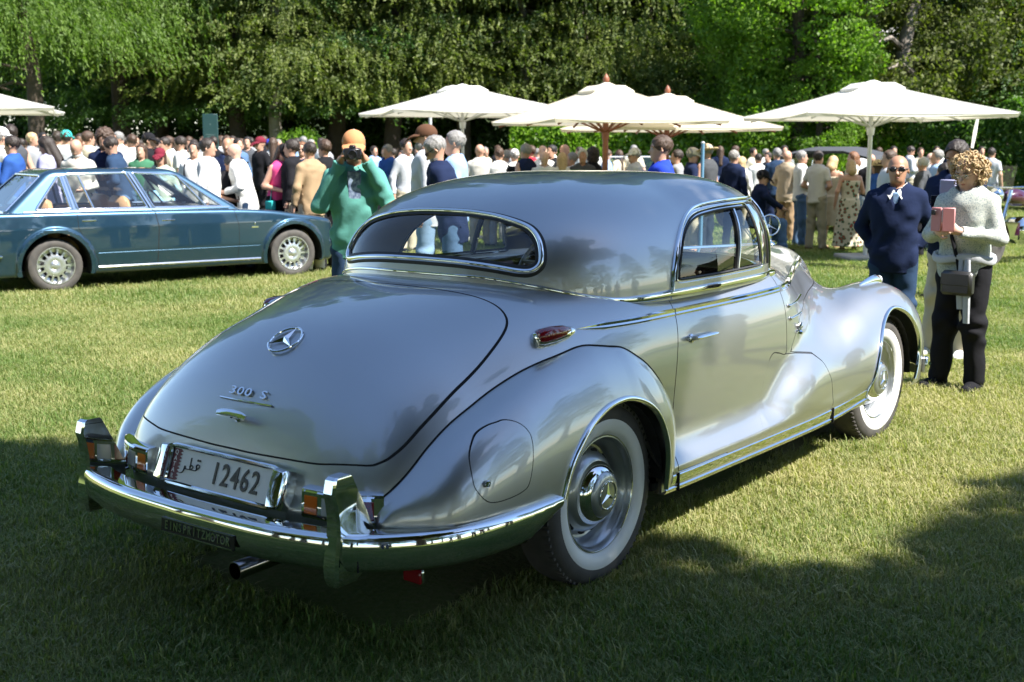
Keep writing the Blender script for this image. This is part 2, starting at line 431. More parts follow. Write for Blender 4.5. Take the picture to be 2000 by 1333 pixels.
def glass_mat(name, tint=(.95,.975,.96), refl=1.0, ior=1.5):
    m = bpy.data.materials.new(name); m.use_nodes = True; nt = m.node_tree; nt.nodes.clear()
    o = nt.nodes.new('ShaderNodeOutputMaterial'); t = nt.nodes.new('ShaderNodeBsdfTransparent'); g = nt.nodes.new('ShaderNodeBsdfGlossy'); f = nt.nodes.new('ShaderNodeLayerWeight'); f.inputs[0].default_value = .5; x = nt.nodes.new('ShaderNodeMixShader')
    t.inputs[0].default_value = (*tint, 1); g.inputs['Roughness'].default_value = .004; 
    pw = nt.nodes.new('ShaderNodeMath'); pw.operation = 'POWER'; pw.inputs[1].default_value = 4.2; nt.links.new(f.outputs['Facing'], pw.inputs[0]); ma = nt.nodes.new('ShaderNodeMath'); ma.operation = 'MULTIPLY_ADD'; ma.inputs[1].default_value = .93; ma.inputs[2].default_value = .07; nt.links.new(pw.outputs[0], ma.inputs[0])
    mu = nt.nodes.new('ShaderNodeMath'); mu.operation = 'MULTIPLY'; mu.inputs[1].default_value = refl; mu.use_clamp = True
    nt.links.new(ma.outputs[0], mu.inputs[0]); nt.links.new(mu.outputs[0], x.inputs[0]); nt.links.new(t.outputs[0], x.inputs[1]); nt.links.new(g.outputs[0], x.inputs[2]); nt.links.new(x.outputs[0], o.inputs[0])
    MATS[name] = m; return m
silver = paint_mat('silver_paint', (.46,.46,.455), .40, .93)
chrome = mat('chrome', (.78,.79,.80), .045, 1.0)
rubber = mat('black_rubber', (.02,.02,.021), .6, bump=(80,.2,.002))
tyre_m = mat('tyre_rubber', (.045,.042,.040), .75, noise=(14,.2,(.075,.068,.06)), bump=(120,.3,.002))
whitewall = mat('whitewall_rubber', (.74,.74,.73), .45, noise=(9,.3,(.66,.65,.62)))
dark = mat('dark_interior_shell', (.012,.012,.013), .8)
gap = mat('panel_gap', (.006,.006,.007), .9)
glass = glass_mat('window_glass'); blackm = mat('black_enamel', (.01,.01,.012), .25)
# ------------------------------------------------------------------ silver coupe
def text_V(body, size, O, U, W, depth=.002, sx=1.0, lift=0.0, bold=0.0, align='CENTER', space=1.0):
    c = bpy.data.curves.new('t', 'FONT'); c.body = body; c.size = size; c.extrude = depth/2; c.offset = bold; c.align_x = align; c.align_y = 'CENTER'
    c.resolution_u = 3; c.space_character = space
    o = bpy.data.objects.new('t', c); sc.collection.objects.link(o); bpy.context.view_layer.update()
    me = bpy.data.meshes.new_from_object(o.evaluated_get(bpy.context.evaluated_depsgraph_get()))
    V = np.array([v.co[:] for v in me.vertices]); F = [tuple(p.vertices) for p in me.polygons]
    bpy.data.objects.remove(o); bpy.data.curves.remove(c); bpy.data.meshes.remove(me)
    U, W = np.array(U, float), np.array(W, float); U /= np.linalg.norm(U); W /= np.linalg.norm(W); Nn = np.cross(U, W)
    return np.array(O, float) + V[:, [0]]*sx*U + V[:, [1]]*W + (V[:, [2]] + lift + depth/2)*Nn, F
def mirror(M): return (M[0]*np.array([1,-1,1]), totri(M[1])[:, ::-1], M[2]*np.array([1,-1,1]))
def cut(M, g, w=.0025):
    """split a shell along g=0 leaving a 2w wide gap: (outside, inside, seam chains)"""
    out = clip(M, -g + w); ins = clip(M, g + w); _, ch = clip(M, g, line=True)
    return out, ins, ch
def seam(ch, name='panel_seam', r=.006, parent=None, inset=.0065):
    for P, n, c in ch:
        if len(P) >= 6: MB().tube(relax(P - n*inset, c, 2), r, 6, closed=c).obj(name, gap, parent)
def S(name, M, m, parent, **kw):
    return mesh_obj(name, M[0], totri(M[1]), m, parent, N=M[2], **kw)
car = thing('vintage_coupe', (0,0,0), label='silver vintage coupe with whitewall tyres, its rear and number plate towards the viewer', category='car')
BM = surfnet(F_body, (-1.13,-1,.24), (3.62,1,1.13), .015)
V = BM[0]; ay = np.abs(V[:,1])
def gp(M, poly, ax=(0,2), yside=None, ymin=None):
    """signed distance of mesh vertices to a polygon in a projection, limited to one side"""
    V = M[0]; p = np.abs(V[:,1]) if ax[0] == 'ay' else V[:, ax[0]]; q = V[:, ax[1]]
    g = sd_poly(p, q, poly)
    if ymin is not None: g = np.maximum(g, ymin - np.abs(V[:,1]))
    if yside: g = np.maximum(g, -yside*V[:,1])
    return g
# openings
arch_r = [(-.6,-.3),(-.393,.40),(-.342,.513),(-.271,.589),(-.192,.644),(-.094,.681),(-.009,.694),(.079,.69),(.171,.661),(.248,.608),(.302,.517),(.329,.41),(.333,.1),(.333,-.3)]
arch_f = [(2.44,-.2),(2.455,.30),(2.50,.42),(2.56,.53),(2.64,.62),(2.75,.688),(2.88,.725),(2.99,.72),(3.09,.675),(3.15,.60),(3.185,.50),(3.17,.38),(3.12,.28),(3.1,-.2)]
arch_r = [arch_r[0]] + [tuple(p) for p in smooth_poly(arch_r[1:-1], 4)] + [arch_r[-1]]
arch_f = [arch_f[0]] + [tuple(p) for p in smooth_poly(arch_f[1:-1], 4)] + [arch_f[-1]]
B = clip(BM, -gp(BM, arch_f, ymin=.50))
B = clip(B, -gp(B, [(-1.12,-.1),(-1.0,.44),(-.40,.62),(-.1,.66),(.1,.66),(.30,.50),(.345,.36),(.345,.1),(-.6,.1)], ymin=.62))
B = clip(B, -np.maximum(np.maximum(F_roof(B[0][:,0], B[0][:,1], np.full(len(B[0]), 1.0)) + .035, .95 - B[0][:,2]), np.maximum(.0 - B[0][:,0], B[0][:,0]-1.72)))   # cabin opening
B = clip(B, .27 - B[0][:,2])
B = clip(B, np.where(B[0][:,0] < -.4, .31 - B[0][:,2], -1))
# boot lid
lid_poly = []
for yy, xx, zz in ((0,-.231,1.088),(.07,-.231,1.087),(.228,-.233,1.084),(.396,-.222,1.07),(.492,-.222,1.05),(.559,-.237,1.023),(.606,-.273,.99),(.633,-.343,.949),(.651,-.464,.885),(.66,-.598,.822),(.665,-.739,.749),(.657,-.856,.677),(.638,-.92,.634),(.614,-.954,.615),(.582,-.98,.609),(.47,-1.018,.602),(.37,-1.037,.597),(.132,-1.049,.592),(0,-1.049,.591)):
    lid_poly.append((yy, xx + zz))
lp = smooth_poly(lid_poly, 4); lid_full = [tuple(p) for p in lp] + [(-p[0], p[1]) for p in lp[::-1][1:-1]]
def g_lid(M):
    V = M[0]; g = sd_poly(V[:,1], V[:,0]+V[:,2], lid_full)*.72
    return np.maximum(g, V[:,0] + .15)
g = g_lid(B); B2, lid, ch = cut(B, g, .003); seam(ch, parent=car)
S('trunk_lid', lid, silver, car)
# doors
door = [(.63,1.075),(.612,1.0),(.600,.95),(.575,.85),(.553,.75),(.535,.65),(.515,.52),(.49,.40),(.47,.335),(.52,.326),(.80,.322),(1.05,.322),(1.19,.33),(1.25,.38),(1.32,.48),(1.375,.58),(1.415,.645),(1.46,.672),(1.53,.662),(1.60,.648),(1.612,.70),(1.610,.85),(1.606,.96),(1.62,1.02),(1.66,1.075)]
dp = [door[0]] + [tuple(p) for p in smooth_poly(door[1:-1], 4)] + [door[-1]]
doors = {}
for sgn in (-1, 1):
    g = gp(B2, dp, ymin=.55, yside=sgn); hid = (B2[0][:,0] > .9) & (B2[0][:,2] < .64); B2, dr, ch = cut(B2, g, np.where(hid, .0001, .0025))
    seam([(P[k], n[k], False) for P, n, c in ch for k in [~((P[:,0] > .9) & (P[:,2] < .64)) & (P[:,2] > .33)]] if False else [], parent=car)
    for P, n, c in ch:
        for k in (P[:,0] < .80) & (P[:,2] > .335), (P[:,0] > 1.35) & (P[:,2] > .64):
            if k.sum() > 8:
                Q, m_ = P[k], n[k]; j = np.linalg.norm(np.diff(Q, axis=0), axis=1).argmax()
                if np.linalg.norm(Q[j+1]-Q[j]) > .08: Q, m_ = np.concatenate([Q[j+1:], Q[:j+1]]), np.concatenate([m_[j+1:], m_[:j+1]])
                seam([(Q, m_, False)], parent=car)
    doors[sgn] = S('door', dr, silver, car)
# rear lower tail of the front fender (separate panel) and fender/cowl seam
tail = [(1.18,.10),(1.19,.325),(1.25,.377),(1.32,.477),(1.377,.577),(1.415,.645),(1.46,.672),(1.53,.662),(1.60,.648),(1.70,.640),(1.86,.618),(1.93,.57),(1.985,.47),(2.01,.38),(2.03,.24),(2.03,.10)]
for sgn in (-1, 1):
    g = gp(B2, tail, ymin=.70, yside=sgn); hid = (B2[0][:,0] < 1.5) | (B2[0][:,2] < .335); B2, tp, ch = cut(B2, g, np.where(hid, .0001, .002))
    for P, n, c in ch:
        k = (P[:,0] > 1.42) & (P[:,2] > .34)
        if k.sum() > 8:
            Q, m_ = P[k], n[k]; j = np.linalg.norm(np.diff(Q, axis=0), axis=1).argmax()
            if np.linalg.norm(Q[j+1]-Q[j]) > .08: Q, m_ = np.concatenate([Q[j+1:], Q[:j+1]]), np.concatenate([m_[j+1:], m_[:j+1]])
            seam([(Q, m_, False)], parent=car)
    S('fender_tail_panel', tp, silver, car)
    ff = [(2.035,.1),(2.025,.24),(2.005,.38),(1.98,.47),(1.925,.575),(1.86,.623),(1.70,.645),(1.655,.652),(1.74,.73),(1.83,.80),(2.05,.848),(2.33,.865),(2.8,.88),(3.7,.88),(3.7,.1)]
    M = B2; V = M[0]
    g = np.maximum(sd_poly(V[:,0], V[:,2], ff), np.maximum(pch([1.6,1.8,2.1,2.6,3.0,3.6],[.70,.70,.60,.47,.40,.36])(V[:,0]) - np.abs(V[:,1]), -sgn*V[:,1]))
    B2, fp, ch = cut(B2, g, .002); seam(ch, parent=car)
    S('front_fender', fp, silver, car)
    tr = MB()
    _, ch = clip(clip(BM, .3 - sgn*BM[0][:,1]), -gp(clip(BM, .3 - sgn*BM[0][:,1]), arch_f, ymin=.55) + .006, line=True)
    for P, n, c in ch[:1]:
        k = P[:,2] > .30; P, n = P[k], n[k]; j = np.linalg.norm(np.diff(P, axis=0), axis=1).argmax()
        if np.linalg.norm(P[j+1]-P[j]) > .1: P = np.concatenate([P[j+1:], P[:j+1]]); n = np.concatenate([n[j+1:], n[:j+1]])
        tr.strip(relax(P, False, 6), DP(.024, .013), n)
    if tr.n: tr.obj('wheel_arch_trim', chrome, car)
S('body_shell', B2, silver, car)
# rear fenders
RF = surfnet(F_rf, (-1.06,-1,.0), (.53,-.45,1.0), .011)
RF = clip(RF, -gp(RF, arch_r)); x, y, z = RF[0].T
RF = clip(RF, np.where(x < -.1, .425 - z, .29 - z)); x, y, z = RF[0].T
RF = clip(RF, -(F_tub(x, y, z) + .02))
fuel = [(-.626,.723),(-.595,.727),(-.56,.715),(-.537,.69),(-.53,.657),(-.547,.583),(-.574,.52),(-.60,.502),(-.65,.492),(-.717,.489),(-.765,.498),(-.797,.53),(-.808,.566),(-.785,.635),(-.725,.69),(-.67,.714)]
fuel = [tuple(p) for p in smooth_poly(fuel, 4, True)]
for sgn in (-1, 1):
    M = RF if sgn < 0 else mirror(RF)
    if sgn < 0:
        g = gp(M, fuel); rf, fd, ch = cut(M, g, .0016); seam(ch, parent=car, r=.004, inset=.0045)
        S('rear_fender', rf, silver, car); fdo = S('fuel_door', fd, silver, car)
        lk = MB().lathe([(-.003,0),(-.003,.011),(.003,.011),(.005,.009),(.005,.006),(.002,.005),(.002,0)], (-.765,-.908,.557), (-.12,-1,.12), 20); lk.obj('lock', chrome, fdo)
    else: S('rear_fender', M, silver, car)
    _, ch = clip(M, -gp(M, arch_r) + .006, line=True)
    tr = MB()
    for P, n, c in ch[:1]: tr.strip(relax(P, False, 4), DP(.024, .013), n)
    tr.obj('wheel_arch_trim', chrome, car)
    # joint bead between fender and body
    _, ch = clip(M, F_tub(*M[0].T), line=True); mb = MB()
    for P, n, c in ch[:1]:
        k = (P[:,2] > .42) & (np.abs(P[:,1]) > .6); P, n = P[k], n[k]; j = np.linalg.norm(np.diff(P, axis=0), axis=1).argmax()
        if np.linalg.norm(P[j+1]-P[j]) > .1: P = np.concatenate([P[j+1:], P[:j+1]])
        mb.tube(relax(P, False, 8), .0042, 6)
    mb.obj('fender_bead', gap, car)
# inner wheel wells and floor
for sgn in (-1, 1):
    for cx, cyo, rr in ((-.03,.50,.43),(2.84,.52,.43)):
        mb = MB(); th = np.linspace(-.02, pi+.02, 20)
        ring = [(cx + rr*cos(t), .30 + rr*sin(t)*.98) for t in th]
        A = [(a, sgn*.86 if cx > 1 else sgn*.89, b) for a, b in [(cx + rr*.9*cos(t), .33 + rr*.85*sin(t)) for t in th]]; Bq = [(a, sgn*cyo, b) for a, b in ring]
        n = len(ring); F = [(i, i+1, n+i+1, n+i) for i in range(n-1)] + [tuple(n+i for i in range(n))]
        mb.add([*A, *Bq], F); mb.obj('wheel_well', dark, car, smooth=False)
MB().box((1.1,0,.30), (3.9,1.25,.04)).box((-.80,0,.42), (.42,1.0,.03)).box((1.1,0,.28),(1.5,1.7,.03)).obj('floor_pan', dark, car, smooth=False)
# rocker trim
def ony_(x, z, s):
    t = np.linspace(1.1, .5, 1201); i = np.where(F_body(np.full(1201, x), t, z) < 0)[0]; return s*(t[i[0]] + .004)
mb = MB()
for sgn in (-1, 1):
    mb = MB(); pts = [(.372,.905),(.6,.905),(1.0,.905),(1.4,.905),(1.8,.905),(2.1,.906),(2.3,.908),(2.46,.912)]
    zz = [.292,.288,.286,.284,.284,.292,.306,.322]
    P = smooth_poly([(a, sgn*(.898 if a < 2.4 else .905), c) for (a, b), c in zip(pts, zz)], 4)
    prof = [(-.038,-.05),(-.038,-.006),(-.030,.002),(-.02,.004),(-.014,-.002),(.006,.001),(.026,.002),(.036,-.006),(.036,-.05)]
    mb.strip(P, [(a*(-sgn), b) for a, b in prof], np.tile([0, sgn, 0], (len(P), 1)))
    o = mb.obj('rocker_trim', chrome, car)
    for xx in (.47, 2.02):
        MB().box((xx, ony_(xx, .32, sgn) - sgn*.003, .288), (.004,.016,.074)).obj('trim_joint', gap, car, smooth=False)
# greenhouse
GM = surfnet(F_roof, (-.2,-.86,.99), (1.97,.86,1.55), .014)
G = clip(GM, 1.003 - GM[0][:,2])
G = clip(G, .012 + F_tub(G[0][:,0], G[0][:,1], np.minimum(G[0][:,2], 1.2))*-1 - .03)
rwo = [(0,1.160),(.2,1.157),(.35,1.146),(.46,1.131),(.507,1.138),(.528,1.17),(.52,1.215),(.49,1.27),(.425,1.32),(.29,1.355),(.14,1.370),(0,1.373)]
rp = smooth_poly(rwo, 4); rwo = [tuple(p) for p in rp] + [(-p[0], p[1]) for p in rp[::-1][1:-1]]
def yz(M, poly, x0=None, x1=None):
    g = sd_poly(M[0][:,1], M[0][:,2], poly)
    if x1 is not None: g = np.maximum(g, M[0][:,0] - x1)
    if x0 is not None: g = np.maximum(g, x0 - M[0][:,0])
    return g
g = yz(G, rwo, x1=.5)
_, ch = clip(G, g + .014, line=True); mb = MB(); mb2 = MB(); mb3 = MB()
P, n, c = ch[0]; P = relax(P, c, 6)
mb.strip(P, DP(.024, .013, 9), n, closed=True)
rwt = mb.obj('rear_window_trim', chrome, car)
mb2.strip(P, [(a*1.55, b*.28) for a, b in DP(.030, .013, 7)], n, closed=True); mb2.obj('rubber_gasket', rubber, rwt)
rg = clip(G, g + .018); rg = (rg[0] - rg[2]*.004, rg[1], rg[2]); S('rear_window', rg, glass, car)
G = clip(G, -g - .016)
dlo = [(.597,1.0),(.602,1.05),(.618,1.118),(.679,1.217),(.787,1.295),(.929,1.349),(1.049,1.370),(1.223,1.381),(1.40,1.385),(1.585,1.380),(1.605,1.28),(1.63,1.18),(1.665,1.06),(1.68,1.0)]
dlo = [dlo[0]] + [tuple(p) for p in smooth_poly(dlo[1:10], 4)] + dlo[10:]
sill = 1.074
glp = [(.655,sill+.006),(.668,1.13),(.722,1.21),(.80,1.270),(.93,1.318),(1.06,1.336),(1.20,1.346),(1.405,1.350),(1.468,sill+.006)]
glp = [glp[0]] + [tuple(p) for p in smooth_poly(glp[1:8], 4)] + glp[8:]
hdr = [(-.80,.95),(-.665,1.20),(-.56,1.385),(-.40,1.412),(0,1.43),(.40,1.412),(.56,1.385),(.665,1.20),(.80,.95)]
def g_ws(M): return np.maximum(sd_poly(M[0][:,1], M[0][:,2], hdr), np.maximum(1.25 - M[0][:,0], -(sd_poly(M[0][:,0], M[0][:,2], dlo)) + .008))
gw = g_ws(G)
ws = clip(G, np.maximum(gw + .022, 1.085 - G[0][:,2])); S('windshield', (ws[0]-ws[2]*.004, ws[1], ws[2]), glass, car)
G = clip(G, -gw - .016)
for sgn in (-1, 1):
    gd = gp(G, dlo, ymin=.45, yside=sgn)
    G, side, ch = cut(G, gd, .001)
    gg = gp(side, glp, ymin=.4)
    gl = clip(side, gg); fr = clip(side, -gg)
    cap = clip(fr, fr[0][:,2] - sill); frm = clip(fr, sill - fr[0][:,2])
    dobj = doors[sgn]
    S('door_cap', (cap[0]+cap[2]*.004, cap[1], cap[2]), silver, dobj)
    S('window_frame', (frm[0]-frm[2]*.003, frm[1], frm[2]), chrome, dobj)
    # glass split by the quarter-light post
    for nm, cond in (('door_window', gl[0][:,0] - (1.195 + (gl[0][:,2]-1.08)*.26)), ('vent_window', (1.212 + (gl[0][:,2]-1.08)*.26) - gl[0][:,0])):
        q = clip(gl, cond); S(nm, (q[0]-q[2]*.012, q[1], q[2]), glass, dobj)
    def onroof(px, pz, inset=0):
        t = np.linspace(.9, .3, 601); f = F_roof(px, t, pz); i = np.where(f < 0)[0]; yv = t[i[0]] if len(i) else .6
        V0 = np.array([[px, yv, pz]]); nn = grad(F_roof, V0)[0]; nn /= np.linalg.norm(nn); return np.array([px, sgn*yv, pz]) - nn*[1,sgn,1]*inset, nn*[1,sgn,1]
    pr = [onroof(1.210 + (zz-1.08)*.26, zz, .006) for zz in np.linspace(1.07, 1.345, 9)]
    MB().strip([p[0] for p in pr], [(-.006,-.008),(-.006,.005),(0,.007),(.006,.005),(.006,-.008)], [p[1] for p in pr]).obj('window_post', chrome, dobj)
    pr = [onroof(1.195 + (zz-1.08)*.26, zz, .006) for zz in np.linspace(1.08, 1.335, 9)]
    MB().strip([p[0] for p in pr], [(-.010,-.008),(-.010,.004),(.010,.004),(.010,-.008)], [p[1] for p in pr]).obj('window_seal', rubber, dobj)
    for off, wd, ht, mm, nm, par in ((.000,.020,.014,chrome,'gutter_trim',car),(.0185,.010,.004,rubber,'rubber_seal',dobj)):
        _, ch2 = clip(side, gp(side, dlo, ymin=.3) + off + .002, line=True)
        P, n, c = ch2[0]; k = P[:,2] > 1.035; P, n = P[k], n[k]
        if c or True:
            jmp = np.linalg.norm(np.diff(P, axis=0), axis=1); j = jmp.argmax()
            if jmp[j] > .1: P = np.concatenate([P[j+1:], P[:j+1]]); n = np.concatenate([n[j+1:], n[:j+1]])
        MB().strip(relax(P, False, 3), DP(wd, ht), n).obj(nm, mm, par)
    _, ch2 = clip(side, gp(side, glp, ymin=.3), line=True); P, n, c = ch2[0]
    MB().strip(relax(P, c, 2), DP(.010, .006), n, closed=c).obj('window_seal', rubber, dobj)
    _, ch2 = clip(side, gp(side, [(a*1.0, b) for a, b in glp], ymin=.3) - .014, line=True)
    if ch2: P, n, c = ch2[0]; MB().strip(relax(P, False, 2), DP(.007, .006), n).obj('frame_bead', chrome, dobj)
S('roof', G, silver, car)
_, ch = clip(GM, np.maximum(g_ws(GM) + .010, 1.08 - GM[0][:,2]), line=True)
mb = MB(); P, n, c = ch[0]; mb.strip(relax(P, c, 4), DP(.026, .014), n, closed=c); mb.obj('windshield_trim', chrome, car)
# waist strip round the base of the roof
def waist_chain():
    V, T, N = GM; x, y, z = V.T
    zb = pch([-.2,-.07,0,.11,.2,.3,.42,.6,.9,1.3,1.72,2.0],[1.125,1.120,1.098,1.062,1.040,1.024,1.022,1.028,1.029,1.027,1.018,1.0])(x)
    return clip(GM, z - zb, line=True)[1][0]
P, n, c = waist_chain(); k = P[:,0] < 1.70; P, n = P[k], n[k]
j = np.linalg.norm(np.diff(P, axis=0), axis=1).argmax()
if np.linalg.norm(np.diff(P, axis=0), axis=1)[j] > .1: P = np.concatenate([P[j+1:], P[:j+1]]); n = np.concatenate([n[j+1:], n[:j+1]])
for i in range(len(P)):
    if P[i,0] > .5:
        ss = 1 if P[i,1] > 0 else -1; t = np.linspace(.95, .5, 901); f = np.minimum(F_tub(np.full(901, P[i,0]), t, P[i,2]), F_roof(np.full(901, P[i,0]), t, P[i,2]))
        P[i,1] = ss*(t[np.where(f < 0)[0][0]])
P = relax(P, False, 6)
h = .0065 + .010*np.clip((P[:,0]+.0)/.45, 0, 1); mb = MB()
mb.strip(P, [(-1.0,-.9),(-1.0,.2),(-.6,.75),(0,.9),(.6,.75),(1.0,.2),(1.0,-.9)], n, taper=h); mb.obj('waist_strip', chrome, car)
# belt moulding
for sgn in (-1, 1):
    Mb = clip(BM, -sgn*BM[0][:,1] + .2); _, ch = clip(Mb, Mb[0][:,2] - .953 - np.clip(Mb[0][:,0]-1.3, 0, 3)*.012, line=True)
    P, n, c = ch[0]
    P = P[np.argsort(P[:,0])]; n = n  # reorder by x
    n = grad(F_body, P); n /= np.linalg.norm(n, axis=1, keepdims=True)
    for x0, x1, par in ((-.05,.588,car),(.592,1.605,doors[sgn]),(1.612,2.98,car)):
        k = (P[:,0] > x0) & (P[:,0] < x1); Q = relax(P[k], False, 4); m_ = n[k]
        tp = np.ones(len(Q)) if x0 > 0 else np.clip((Q[:,0]-x0)/.16, .08, 1)
        MB().strip(Q, [(-.017,-.004),(-.017,.004),(-.012,.009),(-.004,.008),(.004,.014),(.013,.009),(.017,-.002)] if sgn < 0 else [(.017,-.004),(.017,.004),(.012,.009),(.004,.008),(-.004,.014),(-.013,.009),(-.017,-.002)], m_, taper=tp).obj('belt_moulding', chrome, par)
def on(F, y, z, x0, x1):
    """first surface point walking along x from x0 to x1"""
    t = np.linspace(x0, x1, 4001); f = F(t, np.full_like(t, y), np.full_like(t, z)); i = np.where(f < 0)[0][0]
    p = np.array([t[i], y, z]); n = grad(F, p[None])[0]; return p, n/np.linalg.norm(n)
def ony(F, x, z, s, y0=1.1):
    t = np.linspace(y0, .2, 2001)*s; f = F(np.full_like(t, x), t, np.full_like(t, z)); i = np.where(f < 0)[0][0]
    p = np.array([x, t[i], z]); n = grad(F, p[None])[0]; return p, n/np.linalg.norm(n)
# door handles
for sgn in (-1, 1):
    P = []
    for xx in np.linspace(.665, .845, 9):
        p, n = ony(F_body, xx, .838, sgn); P.append(p + n*.036)
    mb = MB(); mb.tube(P, [.007,.010,.011,.011,.011,.011,.011,.010,.006], 10, flat=.9)
    p, n = ony(F_body, .678, .838, sgn); mb.lathe([(-.004,.002),(-.002,.020),(.006,.018),(.010,.012),(.030,.009),(.036,.009)], p, n, 18)
    p, n = ony(F_body, .835, .838, sgn); mb.lathe([(-.004,.010),(.004,.009),(.034,.006)], p, n, 12)
    mb.obj('door_handle', chrome, doors[sgn])
# star badge, script, boot handle
def star(mb, c, U, W, R, th, ring=.09, mi=0):
    U, W = np.array(U, float), np.array(W, float); Nn = np.cross(U, W); c = np.array(c, float)
    P = [c + R*(U*cos(t) + W*sin(t)) for t in np.linspace(0, 2*pi, 40, endpoint=False)]; mb.tube(P, R*ring, 8, closed=True, mi=mi)
    for k in range(3):
        a = pi/2 + k*2*pi/3; d = U*cos(a) + W*sin(a); s = -U*sin(a) + W*cos(a)
        r0 = R*.20; V = [c - Nn*0, c + d*R*.97, c + (d*cos(pi/3) + s*sin(pi/3))*r0, c + (d*cos(pi/3) - s*sin(pi/3))*r0, c + Nn*th]
        mb.add(V + [c - Nn*.001], [(4,1,2),(4,3,1),(5,2,1),(5,1,3)], mi)
    return mb
p, n = on(F_tub, 0, .932, -1.3, 0); U = np.array([0,-1,0.]); W = np.cross(n, U)
star(MB(), p + n*.007, U, W, .066, .012, .075).obj('star_badge', chrome, car)
p, n = on(F_tub, 0.0, .768, -1.3, 0); W = np.cross(n, U)
for i, chh in enumerate('300 S'):
    if chh == ' ': continue
    V_, F_ = text_V(chh, .042, p + U*(i-2)*.040, U, W, .006, 1.75, .003, .0003); MB().add(V_, F_).obj('script_letter', chrome, car, smooth=False)
bar = []
for t in np.linspace(-1, 1, 9):
    q, m_ = on(F_tub, -t*.135+.0, .742 - .0, -1.3, 0); bar.append(q + m_*.004)
MB().tube(bar, .0042, 6).obj('script_underline', chrome, car)
p, n = on(F_tub, 0, .690, -1.3, 0); W = np.cross(n, U); mb = MB()
mb.lathe([(-.003,.017),(.006,.016),(.010,.012),(.030,.011),(.034,.013)], p, n, 20)
hp = [p + n*.040 + U*t + W*(.004 - 1.2*t*t) for t in np.linspace(-.075, .075, 9)]
mb.strip(hp, [(-.013,-.004),(-.013,.003),(0,.006),(.013,.003),(.013,-.004)], [n]*9, taper=[.7,.9,1,1,1,1,1,.9,.7]); mb.obj('trunk_handle', chrome, car)
# number plate in its chrome frame
pc = np.array([-1.106,-.012,.510]); tilt = .345; W = np.array([sin(tilt),0,cos(tilt)]); Nn = np.cross(U, W)
plate = MB().rbox(pc, (.003,.53,.118), .001, R=np.array([[cos(tilt),0,sin(tilt)],[0,1,0],[-sin(tilt),0,cos(tilt)]])).obj('number_plate', mat('plate_white', (.72,.73,.74), .35), car, smooth=False)
ft = Nn*.0022
pw = mat('plate_white', ()); pb = mat('plate_black', (.012,.012,.014), .4); pm = mat('plate_maroon', (.13,.012,.03), .4); plw = mat('plate_letter_white', (.8,.8,.8), .4)
for i, d in enumerate('12462'):
    V_, F_ = text_V(d, .108, pc + ft + U*(-.022 + i*.0505) - W*.002, U, W, .003, .80, 0, .0010); MB().add(V_, F_).obj('digit', pb, plate, smooth=False)
zig = [(-.262,-.055)] + [(-.262 + .034 + (.013 if k % 2 else 0), -.055 + .11*k/18) for k in range(19)] + [(-.262,.055)]
MB().prism(zig, .0012, pc + ft*.8, U, W).obj('flag_band', pm, plate, smooth=False)
for i, d in enumerate('QATAR'):
    V_, F_ = text_V(d, .022, pc + ft + Nn*.0008 + U*-.247 + W*(.042 - i*.021), U, W, .001, 1.0, 0, .0006); MB().add(V_, F_).obj('letter', plw, plate, smooth=False)
ar = MB(); o_ = pc + ft + U*-.165 + W*-.004
def stroke(pts, r=.0042): ar.tube([o_ + U*a*.9 + W*b*.9 for a, b in smooth_poly(pts, 5)], r, 6, flat=.35)
stroke([(.050,.004),(.058,.016),(.050,.022),(.042,.016),(.046,.004),(.040,-.003),(.025,-.004),(.008,-.004),(-.006,-.004)])      # qaf head and baseline
stroke([(.012,-.003),(.022,.008),(.012,.013),(.002,.004)]); stroke([(.004,-.002),(.003,.016),(.002,.042)])                    # tah
stroke([(-.006,-.004),(-.020,-.004),(-.026,.006),(-.028,-.010),(-.038,-.022),(-.054,-.024)])                                 # reh
for a in (.044,.056): ar.add(*text_V('.', .05, o_ + U*a*.9 + W*.046, U, W, .003, 1, 0, .001))
ar.obj('arabic_word', pb, plate, smooth=False)
fr = MB(); R = np.array([[cos(tilt),0,sin(tilt)],[0,1,0],[-sin(tilt),0,cos(tilt)]])
loop = [(-.277,-.067),(.277,-.067),(.277,.067),(-.277,.067)]
P = []
for (a, b), (c_, d_) in zip(loop, loop[1:] + loop[:1]):
    for t in np.linspace(.04, .96, 8): P.append(pc + U*(a+(c_-a)*t) + W*(b+(d_-b)*t) + Nn*.004)
fr.strip(P, [(-.008,-.012),(-.008,.001),(-.003,.006),(.004,.006),(.009,.001),(.009,-.012)], np.tile(Nn, (len(P), 1)), closed=True); pf = fr.obj('plate_frame', chrome, car)
bk = MB(); bk.rbox(pc - Nn*.022, (.034,.548,.128), .006, R=R); bk.obj('plate_backing', chrome, pf)
for s_ in (-1, 1):
    prof = [(0,-.070),(.046,-.066),(.052,-.050),(.052,.050),(.046,.066),(0,.070)]
    rings = []
    for dn, sc_ in ((-.05,1.0),(.0,1.0),(.022,.97),(.034,.86),(.038,.5)):
        rings.append([pc + Nn*(dn - abs(a-.02)*.35) + U*s_*(.278 + a*(1 if dn < .02 else sc_)) + W*b*sc_ for a, b in prof])
    MB().loft(rings).obj('plate_lamp', chrome, pf)
